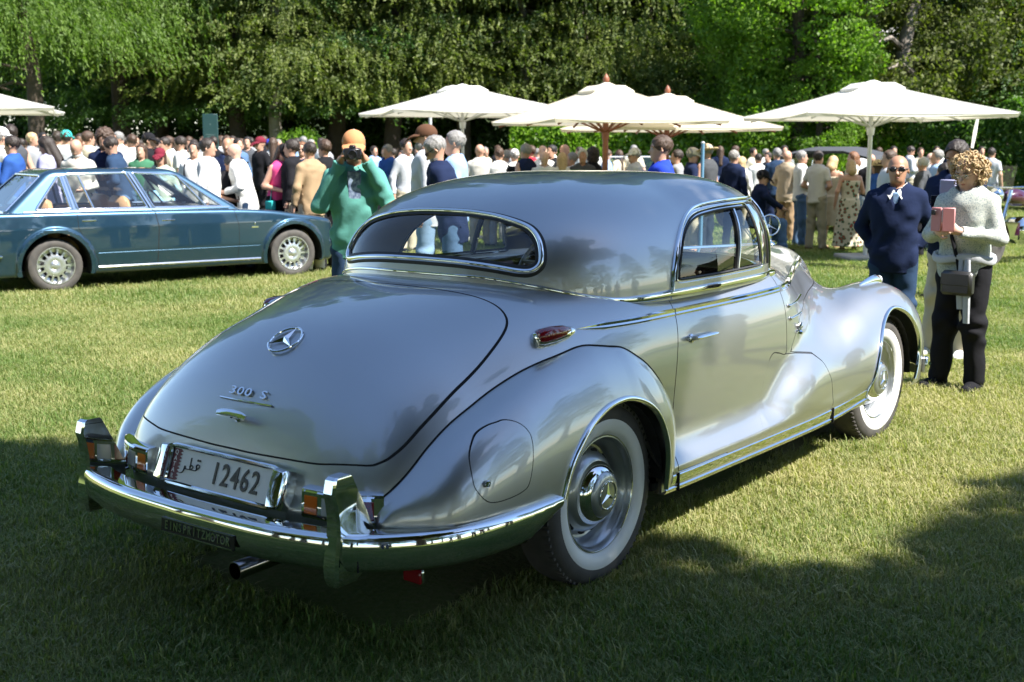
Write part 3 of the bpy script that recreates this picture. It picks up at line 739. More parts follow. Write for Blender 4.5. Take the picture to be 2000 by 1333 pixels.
# tail lamps
amber = mat('amber_lens', (.62,.13,.01), .12, coat=1); red = mat('red_lens', (.22,.004,.012), .1, coat=1); pearl = mat('clear_lens', (.42,.44,.46), .15, coat=1)
def lamp_cluster(sgn):
    ys = np.linspace(.405, .66, 61); pts = []; nn = []
    for yv in ys:
        p, n = on(lambda a, b, c: F_tub(a, b, c), sgn*yv, .485, -1.3, .2); pts.append(p); nn.append(n)
    pts = np.array(pts); nn = relax(np.array(nn), False, 3)
    def band(y0, y1, z0, z1, d0, d1, slant=0, fz=1.0):
        mb = MB(); rings = []
        k = [i for i in range(len(ys)) if y0-1e-6 <= ys[i] <= y1+1e-6]
        for i in k:
            p = pts[i]; n = np.array([nn[i][0], nn[i][1], 0]); n /= np.linalg.norm(n)
            sl = slant*(1 if i == k[-1] else 0)
            t = (ys[i]-y0)/(y1-y0+1e-9); zz0 = z0 + .0*t; r = min(.008, (z1-z0)/3)
            rings.append([p + n*d0 + [0,0,zz0-p[2]], p + n*(d1-.005) + [0,0,zz0-p[2]], p + n*d1 + [0,0,zz0+r-p[2]], p + n*(d1-.006) + [0,0,z1-r-p[2]], p + n*(d1-.012) + [0,0,z1-p[2]], p + n*d0 + [0,0,z1-p[2]]])
        mb.loft(rings); return mb
    cl = band(.405, .66, .436, .53, -.03, .030).obj('tail_lamp', chrome, car, angle=30)
    band(.405, .66, .530, .535, -.03, .024).obj('lamp_brow', chrome, cl)
    band(.415, .472, .447, .518, .01, .032).obj('amber_lens', amber, cl, angle=30)
    band(.484, .55, .447, .518, .01, .031).obj('clear_lens', pearl, cl, angle=30)
    band(.566, .64, .447, .518, .01, .032).obj('red_lens', red, cl, angle=30)
for sgn in (-1, 1): lamp_cluster(sgn)
# red side lamp on the shoulder
for sgn in (-1, 1):
    a, na = ony(F_body, -.25, .93, sgn); b, nb = ony(F_body, -.05, .948, sgn); ax_ = b - a; n = na + nb; n /= np.linalg.norm(n)
    if sgn < 0: sideN = n
    def lens(c0, c1, w_, h_, lift, mm, nm, par):
        rings = []
        for t, s_ in ((0,.35),(.03,.75),(.12,1),(.4,1.04),(.7,.86),(.92,.52),(1,.2)):
            c_ = c0 + (c1-c0)*t; d = ax_/np.linalg.norm(ax_); up = np.cross(d, n); up /= np.linalg.norm(up)
            rings.append([c_ + up*w_*s_*cos(q) + n*(lift + h_*s_*max(sin(q), -.5)) for q in np.linspace(0, 2*pi, 12, endpoint=False)])
        return MB().loft(rings).obj(nm, mm, par)
    h_ = lens(a, b, .036, .034, .006, chrome, 'shoulder_lamp', car); lens(a + ax_*.02, b - ax_*.10, .032, .044, .008, red, 'red_lens', h_)
# rear bumper
by = [0,.3,.5,.65,.75,.84,.91,.945,.955]; bx = [-1.275,-1.265,-1.235,-1.19,-1.125,-1.03,-.90,-.70,-.43]
half = smooth_poly([(bx[i], -by[i], .392) for i in range(9)], 5)
full = np.concatenate([half[::-1]*[1,-1,1], half[1:]])
T = np.gradient(full, axis=0); T /= np.linalg.norm(T, axis=1, keepdims=True); Nn_ = np.stack([T[:,1], -T[:,0], 0*T[:,0]], 1)
Nn_ *= np.sign((Nn_*(full - [0,0,.392])).sum(1))[:, None]
prof = [(-.085,.048),(-.02,.055),(-.004,.055),(.007,.050),(.013,.036),(.016,-.004),(.011,-.040),(-.002,-.060),(-.022,-.068),(-.022,-.064),(-.008,-.056),(.002,-.034),(.006,-.010),(.004,.020),(-.006,.044),(-.085,.044)]
rings = []
for i, (p, n) in enumerate(zip(full, Nn_)):
    e = min(i, len(full)-1-i); s_ = min(1, (.35 + .65*(e/3.0)) if e < 3 else 1)
    sag = -.012*max(0, 1 - abs(p[1])/.6)
    sh = .2 if abs(p[1]) > .90 else 1
    rings.append([p + n*(a*(sh if a < -.03 else 1)) + [0, 0, (b - .056)*s_ + .056 + sag*0] for a, b in prof])
bump = MB().loft(rings).obj('rear_bumper', chrome, car, angle=50)
def at_bumper(y):
    i = np.abs(full[:,1] - y).argmin(); return full[i], Nn_[i]
for sgn in (-1, 1):
    p, n = at_bumper(sgn*.655); p = p + [.012,0,0]; n = np.array([-.999,sgn*.04,0]); t = np.array([-n[1], n[0], 0])
    sec = [(.238,.018,.002,.050),(.230,.0205,.014,.065),(.19,.021,.012,.078),(.15,.0225,.002,.085),(.10,.024,-.004,.098),(.05,.026,-.002,.115),(.0,.027,.008,.12),(-.045,.0275,.014,.11),(-.08,.026,.012,.09),(-.105,.021,.004,.06),(-.113,.012,-.008,.03)]
    rings = []
    for z_, hw, fo, bk_ in sec:
        hw *= 1.18; bk_ *= 1.35
        f0 = .028 + fo; b0 = f0 - bk_
        if z_ > .22: f0 -= .012
        c = p + [0, 0, z_+.0]
        r = min(hw*.3, .009)
        rings.append([c - t*hw + n*b0, c - t*hw + n*(f0-r), c - t*(hw-r) + n*f0, c + t*(hw-r) + n*f0, c + t*hw + n*(f0-r), c + t*hw + n*b0])
    MB().loft(rings).obj('bumper_guard', chrome, bump, angle=25)
    q, m_ = at_bumper(sgn*.72); MB().box(q + m_*.012 + [0,0,-.01], (.003,.005,.095), R=np.array([m_, [-m_[1],m_[0],0], [0,0,1]]).T).obj('bumper_joint', gap, bump, smooth=False)
# badge plate under the bumper edge
p, n = at_bumper(-.0); c = np.array([-1.290, -.115, .372]); U2 = np.array([.03,-1,0.]); U2 /= np.linalg.norm(U2); W2 = np.array([.10,0,1.]); W2 /= np.linalg.norm(W2); N2 = np.cross(U2, W2)
bp_ = MB().rbox(c, (.006,.36,.050), .001, R=np.array([-N2*1, -U2, W2]).T).obj('badge_plate', blackm, bump, smooth=False)
for i, d in enumerate('EINSPRITZMOTOR'):
    V_, F_ = text_V(d, .040, c + N2*.0032 + U2*(-.150 + i*.0232) + W2*.001, U2, W2, .003, .75, 0, .0008); MB().add(V_, F_).obj('letter', chrome, bp_, smooth=False)
for s_ in (-1, 1): MB().box(c + N2*.0036 + W2*s_*.0225, (.003,.345,.0025), R=np.array([-N2, -U2, W2]).T).obj('badge_edge', chrome, bp_, smooth=False)
MB().rbox((-.93,-.73,.262), (.012,.075,.05), .004).obj('hanging_reflector', red, car); MB().rbox((-.922,-.73,.268), (.01,.085,.058), .005).box((-.92,-.73,.31),(.01,.02,.06)).obj('reflector_bracket', chrome, car)
ex = MB(); e0 = np.array([-1.335,.305-.0,.205]); 
from_px = None
ed = np.array([1,0,.035]); ed /= np.linalg.norm(ed)
ex.lathe([(.0,.028),(0,.031),(.002,.032),(.5,.032)], (-1.20,-.185,.232), ed, 24); ex.lathe([(.4,.026),(.0,.028)], (-1.20,-.185,.232), ed, 24)
ex.obj('exhaust_pipe', mat('polished_steel', (.42,.40,.39), .16, 1.0, noise=(30,.3,(.30,.26,.25))), car)
MB().lathe([(0,.0),(0,.0275)], (-1.11,-.185,.236), ed, 20).obj('exhaust_bore', gap, car)
# front bumper end, fender-top lamp, hood star, side trims
for sgn in (-1, 1):
    fpth = smooth_poly([(3.60,0,.36),(3.585,sgn*.4,.36),(3.52,sgn*.66,.36),(3.43,sgn*.82,.36),(3.36,sgn*.89,.36)], 6)
    MB().tube(fpth, .052, 10, flat=.35).obj('front_bumper', chrome, car)
    MB().rbox((3.352,sgn*.905,.355), (.045,.035,.10), .01).obj('bumper_end_cap', chrome, car)
    P = []; 
    for xx in np.linspace(2.90, 3.20, 10):
        zt = np.linspace(1.0, .5, 1001); f = F_body(np.full(1001, xx), np.full(1001, sgn*.66), zt); zz = zt[np.where(f < 0)[0][0]]; P.append((xx, sgn*.66, zz))
    P = np.array(P); hh = np.array([.006,.012,.016,.020,.023,.026,.028,.030,.030,.026]); rings = []
    for q, h_ in zip(P, hh): rings.append([q + [0, h_*.75*cos(a), max(-.006, (h_*1.25)*sin(a))] for a in np.linspace(0, 2*pi, 12, endpoint=False)])
    ml = MB().loft(rings).obj('marker_lamp', chrome, car); MB().ell(P[-1] + [.0,0,.012], (.016,.022,.026)).obj('clear_lens', pearl, ml)
    for zc, x1 in ((.87,2.02),(.81,1.86)):
        P = []; nn = []
        for xx in np.linspace(1.66, x1, 10):
            p, n = ony(F_tub, xx, zc + (xx-1.66)*.03, sgn); P.append(p); nn.append(n)
        mb = MB(); mb.strip(P, DP(.009, .008), nn); mb.ell(P[0] + nn[0]*.003, (.010,.010,.010)); mb.obj('louvre_trim', chrome, car)
    p, n = ony(F_body, 1.78, .735, sgn); mb = MB(); mb.lathe([(-.006,.026),(.006,.024),(.012,.012),(.02,.010),(.026,.014),(.034,.012),(.044,.004),(.05,.0)], p, n*.35 + [0,0,.93], 14); mb.obj('aerial_mount', chrome, car)
mb = MB(); zt = 1.055; mb.lathe([(0,.034),(.008,.030),(.016,.016),(.03,.008),(.04,.007)], (3.12,0,zt-.02), (0,0,1), 16); mb.rbox((3.10,0,zt-.012), (.16,.05,.02), .008)
star(mb, (3.12,0,zt+.098), (0,-1,0), (0,0,1), .062, .008, .07); star(mb, (3.12,0,zt+.098), (0,1,0), (0,0,1), .0615, .008, .07); mb.obj('hood_star', chrome, car)
P = []
for xx in np.linspace(1.95, 3.12, 14):
    zt_ = np.linspace(1.2, .8, 801); f = F_tub(np.full(801, xx), np.zeros(801), zt_); P.append((xx, 0, zt_[np.where(f < 0)[0][0]]))
MB().strip(P, DP(.012, .008), [(0,0,1)]*14).obj('hood_centre_strip', chrome, car)
# wheels
wheel_paint = paint_mat('wheel_paint', (.36,.38,.40), .4)
def build_wheel(x, ysign, yc, first=True, steer=0):
    w_ = thing('wheel', (x, ysign*yc, .335)); w_.parent = car; w_.rotation_euler = (0, 0, (0 if ysign < 0 else pi) + steer)
    ax = (0,-1,0)
    def L(name, prof, m, par=w_, n=56, **k): return MB().lathe(prof, (0,0,0), ax, n).obj(name, m, par, **k)
    L('tyre', [(-.06,.215),(-.075,.24),(-.09,.29),(-.085,.325),(-.066,.345),(-.03,.352),(.03,.352),(.066,.345),(.083,.328),(.089,.305),(.089,.286),(.084,.27)], tyre_m, n=64)
    if ysign < 0:
        tr = MB()
        for k in range(72):
            a = 2*pi*k/72; tr.box((cos(a)*.3450, -.058, sin(a)*.3450), (.010,.034,.012), R=np.array([[cos(a),0,-sin(a)],[0,1,0],[sin(a),0,cos(a)]]))
        tr.obj('tread_blocks', tyre_m, w_, smooth=False, kind='stuff')
    L('whitewall', [(.0885,.284),(.0905,.277),(.0900,.262),(.086,.246),(.078,.231),(.066,.222)], whitewall, n=72)
    L('rim', [(.064,.224),(.071,.221),(.072,.215),(.066,.210),(.054,.207),(.046,.203),(.040,.194),(.010,.184),(-.01,.180),(-.012,.172),(.004,.160),(.026,.148),(.040,.134),(.046,.122),(.047,.10),(.045,.0)], wheel_paint)
    MB().tube([(.2215*cos(t), -.0715, .2215*sin(t)) for t in np.linspace(0, 2*pi, 64, endpoint=False)], .0022, 5, closed=True).obj('rim_edge', chrome, w_)
    for k in range(12):
        a = 2*pi*(k+.5)/12; mb = MB(); r = .157; q = np.array([cos(a), 0, sin(a)]); t = np.array([-sin(a), 0, cos(a)]); nr = np.array([q[0]*.45, -.86, q[2]*.45])
        mb.loft([[q*r + t*.021*cos(b)*s_ + np.cross(t, nr)*.0085*sin(b)*s_ + np.array([0,-.013,0]) + nr*h_ for b in np.linspace(0, 2*pi, 10, endpoint=False)] for s_, h_ in ((1,-.004),(1,.001),(.8,.0012))]).obj('vent_slot', gap, w_)
    hc = L('hubcap', [(.042,.122),(.050,.121),(.058,.117),(.074,.108),(.083,.096),(.087,.088)], chrome)
    L('hubcap_dish', [(.0865,.0885),(.0905,.086),(.096,.078),(.1000,.066),(.101,.055)], wheel_paint, hc)
    L('star_disc', [(.1000,.059),(.1030,.058),(.1040,.055),(.1030,.0)], mat('hub_enamel', (.30,.32,.34), .3, .8, 1), hc)
    star(MB(), (0,-.1045,0), (1,0,0), (0,0,1), .052, .008, .045).obj('hub_star', chrome, hc)
    return w_
build_wheel(0, -1, .765); build_wheel(0, 1, .765); build_wheel(2.86, -1, .74, steer=radians(-3)); build_wheel(2.86, 1, .74, steer=radians(-3))
# interior
leather = mat('red_leather', (.16,.022,.03), .45, bump=(60,.2,.002)); trimm = mat('mauve_door_trim', (.23,.13,.14), .6); wood = mat('dark_walnut', (.05,.018,.010), .2, coat=1)
navy = mat('parcel_shelf_cloth', (.010,.016,.045), .9, bump=(200,.5,.003))
MB().rbox((.17,0,1.048), (.36,1.0,.03), .01).obj('parcel_shelf', navy, car)
def seat(x, y, w_, h0, h1, d=.5, lean=.22):
    mb = MB(); mb.rbox((x+.24,y,.52), (d,w_,.20), .05)
    ca, sa = cos(lean), sin(lean); R = np.array([[ca,0,sa*-1],[0,1,0],[sa,0,ca]])
    R = np.array([[ca,0,-sa],[0,1,0],[sa,0,ca]])
    mb.rbox((x-.05-(h1-h0)*.5*sa,y,(h0+h1)/2), (.13,w_,h1-h0), .055, R=R)
    for k in (-.28,-.1,.1,.28): mb.rbox((x+.025-(h1-h0)*.5*sa,y+k*w_,(h0+h1)/2), (.03,w_*.16,(h1-h0)*.8), .014, R=R)
    return mb
seat(.30, 0, 1.15, .5, .98).obj('rear_seat', leather, car)
for s_ in (-1, 1): seat(.98, s_*.36, .56, .5, 1.04).obj('front_seat', leather, car)
MB().rbox((1.50,0,.95), (.16,1.28,.20), .05).obj('dashboard', wood, car)
for s_ in (-1, 1):
    MB().rbox((1.03,s_*.70,.78), (.86,.03,.48), .01).obj('door_trim', trimm, doors[s_])
    MB().rbox((1.12,s_*.45,1.395), (.30,.16,.010), .004).obj('sun_visor', trimm, car)
sw = MB(); c = np.array([1.36,.36,1.03]); nrm = np.array([-.75,0,.66]); u = np.array([0,1,0.]); v = np.cross(nrm, u)
sw.tube([c + .2*(u*cos(t) + v*sin(t)) for t in np.linspace(0, 2*pi, 36, endpoint=False)], .011, 8, closed=True)
for a in (0, 2.1, 4.2): sw.tube([c, c + .2*(u*cos(a) + v*sin(a))], .008, 6)
sw.tube([c, c - nrm*.25], .02, 8); sw.obj('steering_wheel', mat('ivory_wheel', (.45,.40,.30), .3), car)
S('headliner', (lambda M: (M[0]-M[2]*.02, totri(M[1])[:, ::-1], -M[2]))(clip(clip(G, 1.12 - G[0][:,2]), yz(clip(G, 1.12 - G[0][:,2]), rwo, x1=.5)*-1 - .02)), mat('headliner_cloth', (.30,.28,.25), .9), car)
# ------------------------------------------------------------------ people
def cap_(x, y, z, a, b, r1, r2):
    ax, ay, az = a; dx, dy, dz = b[0]-ax, b[1]-ay, b[2]-az; l = dx*dx+dy*dy+dz*dz + 1e-9
    t = np.clip(((x-ax)*dx+(y-ay)*dy+(z-az)*dz)/l, 0, 1)
    return np.sqrt((x-ax-t*dx)**2+(y-ay-t*dy)**2+(z-az-t*dz)**2) - (r1 + (r2-r1)*t)
def ell_(x, y, z, c, r):
    k = np.sqrt(((x-c[0])/r[0])**2+((y-c[1])/r[1])**2+((z-c[2])/r[2])**2); return (k-1)*min(r)
# pose: hips/knees/ankles and elbows/wrists for left (+y) and right (-y) sides, in metres for a 1.75 m figure facing +x
STAND_LEGS = (((.02,.10,.50),(-.02,.115,.085)), ((.03,-.10,.50),(.03,-.125,.085)))
WALK_LEGS = (((.12,.09,.50),(.22,.10,.12)), ((-.02,-.09,.50),(-.26,-.10,.14)))
SIT_LEGS = (((.42,.13,.47),(.40,.15,.085)), ((.43,-.13,.47),(.46,-.16,.085)))
POSES = {
 'stand':  dict(arms=(((-.03,.25,1.15),(.03,.27,.90)), ((-.04,-.25,1.15),(.02,-.27,.90)))),
 'walk':   dict(arms=(((-.10,.24,1.16),(-.04,.27,.92)), ((.02,-.25,1.15),(.16,-.26,.94))), legs=WALK_LEGS),
 'phone':  dict(arms=(((.02,.25,1.14),(.25,.08,1.20)), ((.02,-.25,1.14),(.25,-.06,1.19))), pitch=.38),
 'clasp':  dict(arms=(((-.02,.26,1.14),(.17,.08,1.02)), ((-.02,-.26,1.14),(.18,-.06,1.02)))),
 'pocket': dict(arms=(((-.08,.265,1.15),(-.03,.165,.99)), ((-.08,-.265,1.15),(-.03,-.165,.99)))),
 'camera': dict(arms=(((.10,.25,1.20),(.20,.085,1.53)), ((.09,-.26,1.18),(.19,-.10,1.52))), pitch=.12, lean=.04),
 'think':  dict(arms=(((.06,.22,1.14),(.20,.06,1.42)), ((-.02,-.26,1.14),(.15,-.05,1.12))), pitch=.1),
 'hold':   dict(arms=(((-.03,.25,1.15),(.03,.27,.90)), ((.02,-.26,1.14),(.26,-.16,1.14))), pitch=.2),
 'lookdown': dict(arms=(((-.02,.26,1.15),(.20,.12,1.08)), ((-.02,-.26,1.15),(.22,-.10,1.08))), pitch=.55, lean=.12),
 'sit':    dict(arms=(((.10,.26,.90),(.34,.14,.72)), ((.10,-.26,.90),(.36,-.14,.72))), legs=SIT_LEGS, drop=.42, lean=.10, pitch=.3),
}
class Fig:
    def __init__(s, pose):
        p = POSES[pose]; s.d = p.get('drop', 0); s.lean = p.get('lean', 0); s.pitch = p.get('pitch', 0); s.legs = p.get('legs', STAND_LEGS); s.arms = p['arms']; s.p = p
    def shear(s, x, z): return x - s.lean*np.clip((z-(.95-s.d))/.5, 0, 1.6)
    def torso(s, x, y, z, g=0., bot=.86, top=1.47, belly=.0, shrug=0):
        x = s.shear(x, z); z = z + s.d
        zz = [.80,.88,.95,1.04,1.14,1.28,1.38,1.44,1.485,1.52]
        w = pch(zz, [.148,.162,.163,.148,.144,.164,.178,.158,.100,.06]); d = pch(zz, [.10,.115,.112,.10+belly,.10+belly,.118,.112,.095,.075,.05])
        W = w(z)+g; Dp = d(z)+g; xo = .012*np.sin((z-.9)*6)
        f = (((np.abs(x-xo)/Dp)**2.3 + (np.abs(y)/W)**2.3)**(1/2.3) - 1)*np.minimum(Dp, W)
        return np.maximum(f, np.maximum(bot-z, z-top))
    def arm(s, x, y, z, i, r=(.052,.040,.026), t0=0, k=.03):
        e, wv = s.arms[i]; sg = 1 if i == 0 else -1; sh = (s.lean*.95, sg*.162, 1.405-s.d)
        e = (e[0]+s.lean*.5, e[1], e[2]); wv = (wv[0]+s.lean*.7, wv[1], wv[2])
        return smin(cap_(x,y,z,sh,e,r[0],r[1]), cap_(x,y,z,e,wv,r[1],r[2]), k)
    def hand(s, x, y, z, i, fine=False):
        e, wv = (np.array(a, float) for a in s.arms[i]); e = e + [s.lean*.5,0,0]; wv = wv + [s.lean*.7,0,0]
        sg = 1 if i == 0 else -1; d = wv-e; d /= np.linalg.norm(d)
        up = np.array([.3,-sg*1.0,.2]) if abs(d[2]) < .9 else np.array([0,-sg*1.,0]); side = np.cross(d, up); side /= np.linalg.norm(side); pn = np.cross(side, d)
        f = cap_(x,y,z, wv, wv+d*.02, .025,.026)
        for q in (-.022,-.007,.008,.022): f = smin(f, cap_(x,y,z, wv+d*.01+side*q*.7, wv+d*.075+side*q, .013,.011), .01)
        if fine:
            for q, L in zip((-.030,-.010,.010,.029), (.070,.082,.078,.060)):
                a = wv+d*.075+side*q; b = a+d*L*.42+pn*.012; c = b+d*L*.28+pn*.030
                f = smin(f, smin(cap_(x,y,z,a,b,.0098,.0090), cap_(x,y,z,b,c,.0090,.0075), .004), .005)
            a = wv+d*.02-side*.024*1; b = a+d*.035-side*.028+pn*.01; c = b+d*.03+pn*.018
            f = smin(f, smin(cap_(x,y,z,a,b,.013,.0105), cap_(x,y,z,b,c,.0105,.0085), .006), .012)
        else:
            for q in (-.018,0,.018): f = smin(f, cap_(x,y,z, wv+d*.075+side*q, wv+d*.12+side*q*1.1+pn*.02, .011,.009), .006)
            a = wv+d*.02-side*.024; f = smin(f, cap_(x,y,z, a, a+d*.05-side*.02+pn*.02, .012,.009), .01)
        return f
    def leg(s, x, y, z, i, r=(.085,.055,.040), k=.04):
        kn, an = s.legs[i]; sg = 1 if i == 0 else -1; hp = (0, sg*.085, .91-s.d)
        return smin(cap_(x,y,z,hp,kn,r[0],r[1]), cap_(x,y,z,kn,an,r[1]*1.02,r[2]), k)
    def head_T(s, x, y, z):
        """to head space (origin at skull centre)"""
        c = (s.lean*1.12+.012+.03*s.pitch, 0, 1.625-s.d-.02*s.pitch); X, Z = x-c[0], z-c[2]; cp, sp = cos(s.pitch), sin(s.pitch)
        return cp*X - sp*Z, y, sp*X + cp*Z
    def head(s, x, y, z, fine=False):
        X, Y, Z = s.head_T(x, y, z)
        f = ell_(X, Y, Z, (-.012,0,.025), (.098,.076,.092)); f = smin(f, ell_(X, Y, Z, (.022,0,-.045), (.068,.058,.075)), .03)
        f = smin(f, ell_(X, Y, Z, (.052,0,-.088), (.032,.034,.026)), .025)
        f = smin(f, cap_(X, np.abs(Y), Z, (-.005,.073,.01), (-.012,.079,-.022), .010,.009), .006)
        f = smin(f, cap_(X, Y, Z, (.082,0,.0), (.104,0,-.032), .008,.013), .012)
        f = smin(f, cap_(X, np.abs(Y), Z, (.070,.018,-.064), (.080,0,-.064), .006,.009), .008)
        if fine:
            f = smin(f, cap_(X, np.abs(Y), Z, (.080,.012,.022), (.070,.045,.020), .010,.009), .012)
            f = -smin(-f, ell_(X, np.abs(Y), Z, (.090,.031,.004), (.018,.016,.010)), .010)
            f = smin(f, cap_(X, np.abs(Y), Z, (.094,.010,-.036), (.088,.014,-.036), .006,.006), .006)
        return f
    def body(s, fine=False, legs=True):
        def F(x, y, z):
            f = smin(s.head(x, y, z, fine), cap_(s.shear(x, z), y, z+s.d, (0,0,1.44), (.012,0,1.56), .056,.052), .02)
            f = smin(f, s.torso(x, y, z, -.004), .03)
            for i in (0, 1):
                f = smin(f, s.arm(x, y, z, i), .02); f = smin(f, s.hand(x, y, z, i, fine), .012)
                if legs: f = smin(f, s.leg(x, y, z, i), .03); f = smin(f, s.shoe(x, y, z, i, -.008), .02)
            return f
        return F
    def shoe(s, x, y, z, i, g=0):
        kn, an = s.legs[i]; ax, ay, az = an; sg = 1 if i == 0 else -1
        up = max(0, az-.09)
        tz = .035 if ax <= .1 else .06
        f = cap_(x, y, z, (ax-.035, ay, az-.045), (ax+.09, ay+sg*.015, max(.035, az-.06)), .043+g, .040+g); f = smin(f, cap_(x, y, z, (ax+.09, ay+sg*.015, .035+up*.3), (ax+.17, ay+sg*.025, .03+up*.2), .042+g, .032+g), .02)
        f = smin(f, cap_(x, y, z, (ax-.01, ay, az+.01), (ax-.01, ay, az-.03), .045+g, .045+g), .02)
        return np.maximum(f, (az-.085) - z) if up == 0 else f
def folds(x, y, z, a):
    u = 2.2*np.sin(9*z+7*y) + 1.8*np.sin(8*x-11*z+1.3)
    m = .35 + .65*np.clip(.5 + .8*np.sin(7.3*z+6*y+1.1)*np.sin(9*x+5.1*z+2), 0, 1)
    return a*.75*m*(np.sin(26*z+17*y+u) + .7*np.sin(39*z-31*y+17*x+1.4*u) + .5*np.sin(33*y+29*x-13*z-u))
FC = {}
def fig_mesh(pose, part, res=.02, fine=False):
    key = (pose, part, res, fine)
    if key in FC: return FC[key]
    s = Fig(pose); lo = np.array([-.42,-.46,-.02]); hi = np.array([.62,.46,1.80])
    if part == 'body': F = s.body(fine); hi[2] = 1.78
    elif part in ('tee', 'shirt', 'jacket', 'blouse', 'vest'):
        g = dict(tee=.016, shirt=.018, jacket=.026, blouse=.022, vest=.026)[part]; bot = dict(tee=.84, shirt=.84, jacket=.78, blouse=.82, vest=.84)[part]
        def F(x, y, z):
            f = s.torso(x, y, z, g, bot, 1.52, .015); fo = folds(x, y, z, (.0045 if part != 'jacket' else .0065)*(1.15 if fine else 1.1))
            zl = z + s.d
            for i in (0, 1):
                if part == 'vest': continue
                rr = (.060,.058,.048) if part == 'tee' else ((.066,.056,.045) if part == 'jacket' else (.060,.050,.040)); a = s.arm(x, y, z, i, rr, k=.03)
                e, wv = (np.array(q) for q in s.arms[i])
                if part == 'tee':
                    sh = np.array([s.lean*.95, (1 if i == 0 else -1)*.172, 1.405-s.d]); d = (e-sh)/np.linalg.norm(e-sh); a = np.maximum(a, (x-sh[0])*d[0]+(y-sh[1])*d[1]+(z-sh[2])*d[2]-.19)
                    a = np.maximum(a, cap_(x, y, z, sh, sh+d*.22, .075, .07))
                else:
                    wv2 = wv + [s.lean*.7,0,0]; e2 = e + [s.lean*.5,0,0]; d = (wv2-e2)/np.linalg.norm(wv2-e2)
                    a = np.where(cap_(x, y, z, e2, wv2+d*.1, .07, .07) < 0, np.maximum(a, (x-wv2[0])*d[0]+(y-wv2[1])*d[1]+(z-wv2[2])*d[2]+.012), a)
                f = smin(f, a, .035)
            f = f + fo
            nk = cap_(s.shear(x, z), y, zl, (.02,0,1.47), (.03,0,1.62), .066, .085)
            if part == 'jacket': nk = np.minimum(nk, np.maximum(cap_(s.shear(x, z), y, zl, (.16,0,1.50), (.15,0,1.33), .065, .012), -.02 - s.shear(x, z)))
            return -smin(-f, nk, .008)
    elif part in ('trousers', 'jeans', 'shorts'):
        def F(x, y, z):
            f = s.torso(x, y, z, .012, .82, .985, .01)
            for i in (0, 1):
                l = s.leg(x, y, z, i, (.102,.078,.070) if part != 'shorts' else (.106,.095,.09), .05)
                if part == 'shorts': l = np.maximum(l, .52 - s.d*.2 - z)
                else: l = np.maximum(l, (s.legs[i][1][2]-.045) - z)
                f = smin(f, l, .03)
            return f + folds(x, y, z, .0075)
    elif part in ('dress', 'skirt', 'longdress'):
        def F(x, y, z):
            zh = .12 if part == 'longdress' else (.45 if part == 'dress' else .40)
            fl = .19 + np.clip(.95-z, 0, 1)*(.13 if part != 'skirt' else .07); dp = .14 + np.clip(.95-z, 0, 1)*.10
            th = np.arctan2(y, x); wob = 1 + .05*np.sin(th*9)*np.clip((.95-z)*2, 0, 1)
            f = (np.sqrt((x/(dp*wob))**2+(y/(fl*wob))**2)-1)*dp; f = np.maximum(f, np.maximum(zh-z, z-1.0))
            if part != 'skirt':
                f = smin(f, s.torso(x, y, z, .014, .9, 1.36), .04)
                for sg in (-1, 1): f = smin(f, cap_(x, y, z, (.07,sg*.09,1.33), (.0,sg*.12,1.47), .018, .016), .01)
            return f + folds(x, y, z, .004)
    elif part == 'shoes':
        def F(x, y, z): return np.minimum(s.shoe(x, y, z, 0), s.shoe(x, y, z, 1))
        hi[2] = .24
    elif part in ('short_hair', 'long_hair', 'curly_hair', 'bob_hair', 'fringe_hair', 'beard'):
        def F(x, y, z):
            X, Y, Z = s.head_T(x, y, z)
            if part == 'curly_hair':
                f = ell_(X, Y, Z, (-.03,0,.035), (.125,.122,.125)); f = smin(f, ell_(X, Y, Z, (-.05,0,-.06), (.085,.115,.09)), .04)
                f = f + .010*(np.sin(80*X+13*Y+2*np.sin(30*Z))*np.sin(85*Y+20*Z)*np.sin(78*Z+19*X)) + .007*np.sin(150*X+30*Z)*np.sin(160*Y)*np.sin(140*Z+40*Y)
                return np.maximum(f, -np.maximum(np.maximum(.045-X, Z-.055), -Z-.3)+0*X) if False else -smin(-f, cap_(X, Y, Z, (.085,0,.02), (.13,0,-.12), .068, .10), .015)
            f = ell_(X, Y, Z, (-.016,0,.036), (.106,.086,.096)) + .0035*np.sin(88*Y+30*X+2*np.sin(40*Z))*np.sin(64*Z+57*X) + .002*np.sin(150*X+40*Z)*np.sin(140*Y-60*Z)
            if part == 'beard':
                f = smin(ell_(X, Y, Z, (.034,0,-.070), (.062,.060,.055)), ell_(X, Y, Z, (.05,0,-.092), (.042,.042,.036)), .02); return np.maximum(f, Z+.045)
            if part in ('long_hair', 'bob_hair'):
                L = -.34 if part == 'long_hair' else -.10
                f = smin(f, cap_(X, Y, Z, (-.055,0,.0), (-.085,0,L), .080, .072 if part == 'long_hair' else .085) , .03)
                f = smin(f, cap_(X, np.abs(Y), Z, (-.02,.065,.03), (-.02,.078,max(L, -.2)), .028, .024), .02)
            back = X + .28*Z - (.012 if part != 'fringe_hair' else .03)     # hairline
            face = np.minimum(np.maximum(.058-Z, 0)+1, 1)
            cutp = cap_(X, Y*1.0, Z, (.088,0,.018 if part != 'fringe_hair' else -.004), (.10,0,-.16), .066 if part != 'fringe_hair' else .060, .088)
            f = -smin(-f, cutp, .012)
            if part in ('short_hair', 'fringe_hair'): f = np.maximum(f, -(Z + .065 + .25*np.minimum(X, 0)*-1*-1) ) if False else np.maximum(f, -.062 - Z - .0*X); f = np.maximum(f, np.where(X > -.02, -.025 - Z, -1))
            return f
        c = np.array([s.lean*1.12, 0, 1.62-s.d]); lo = c - [.2,.17,.45]; hi = c + [.2,.17,.18]
    elif part in ('cap', 'straw_hat'):
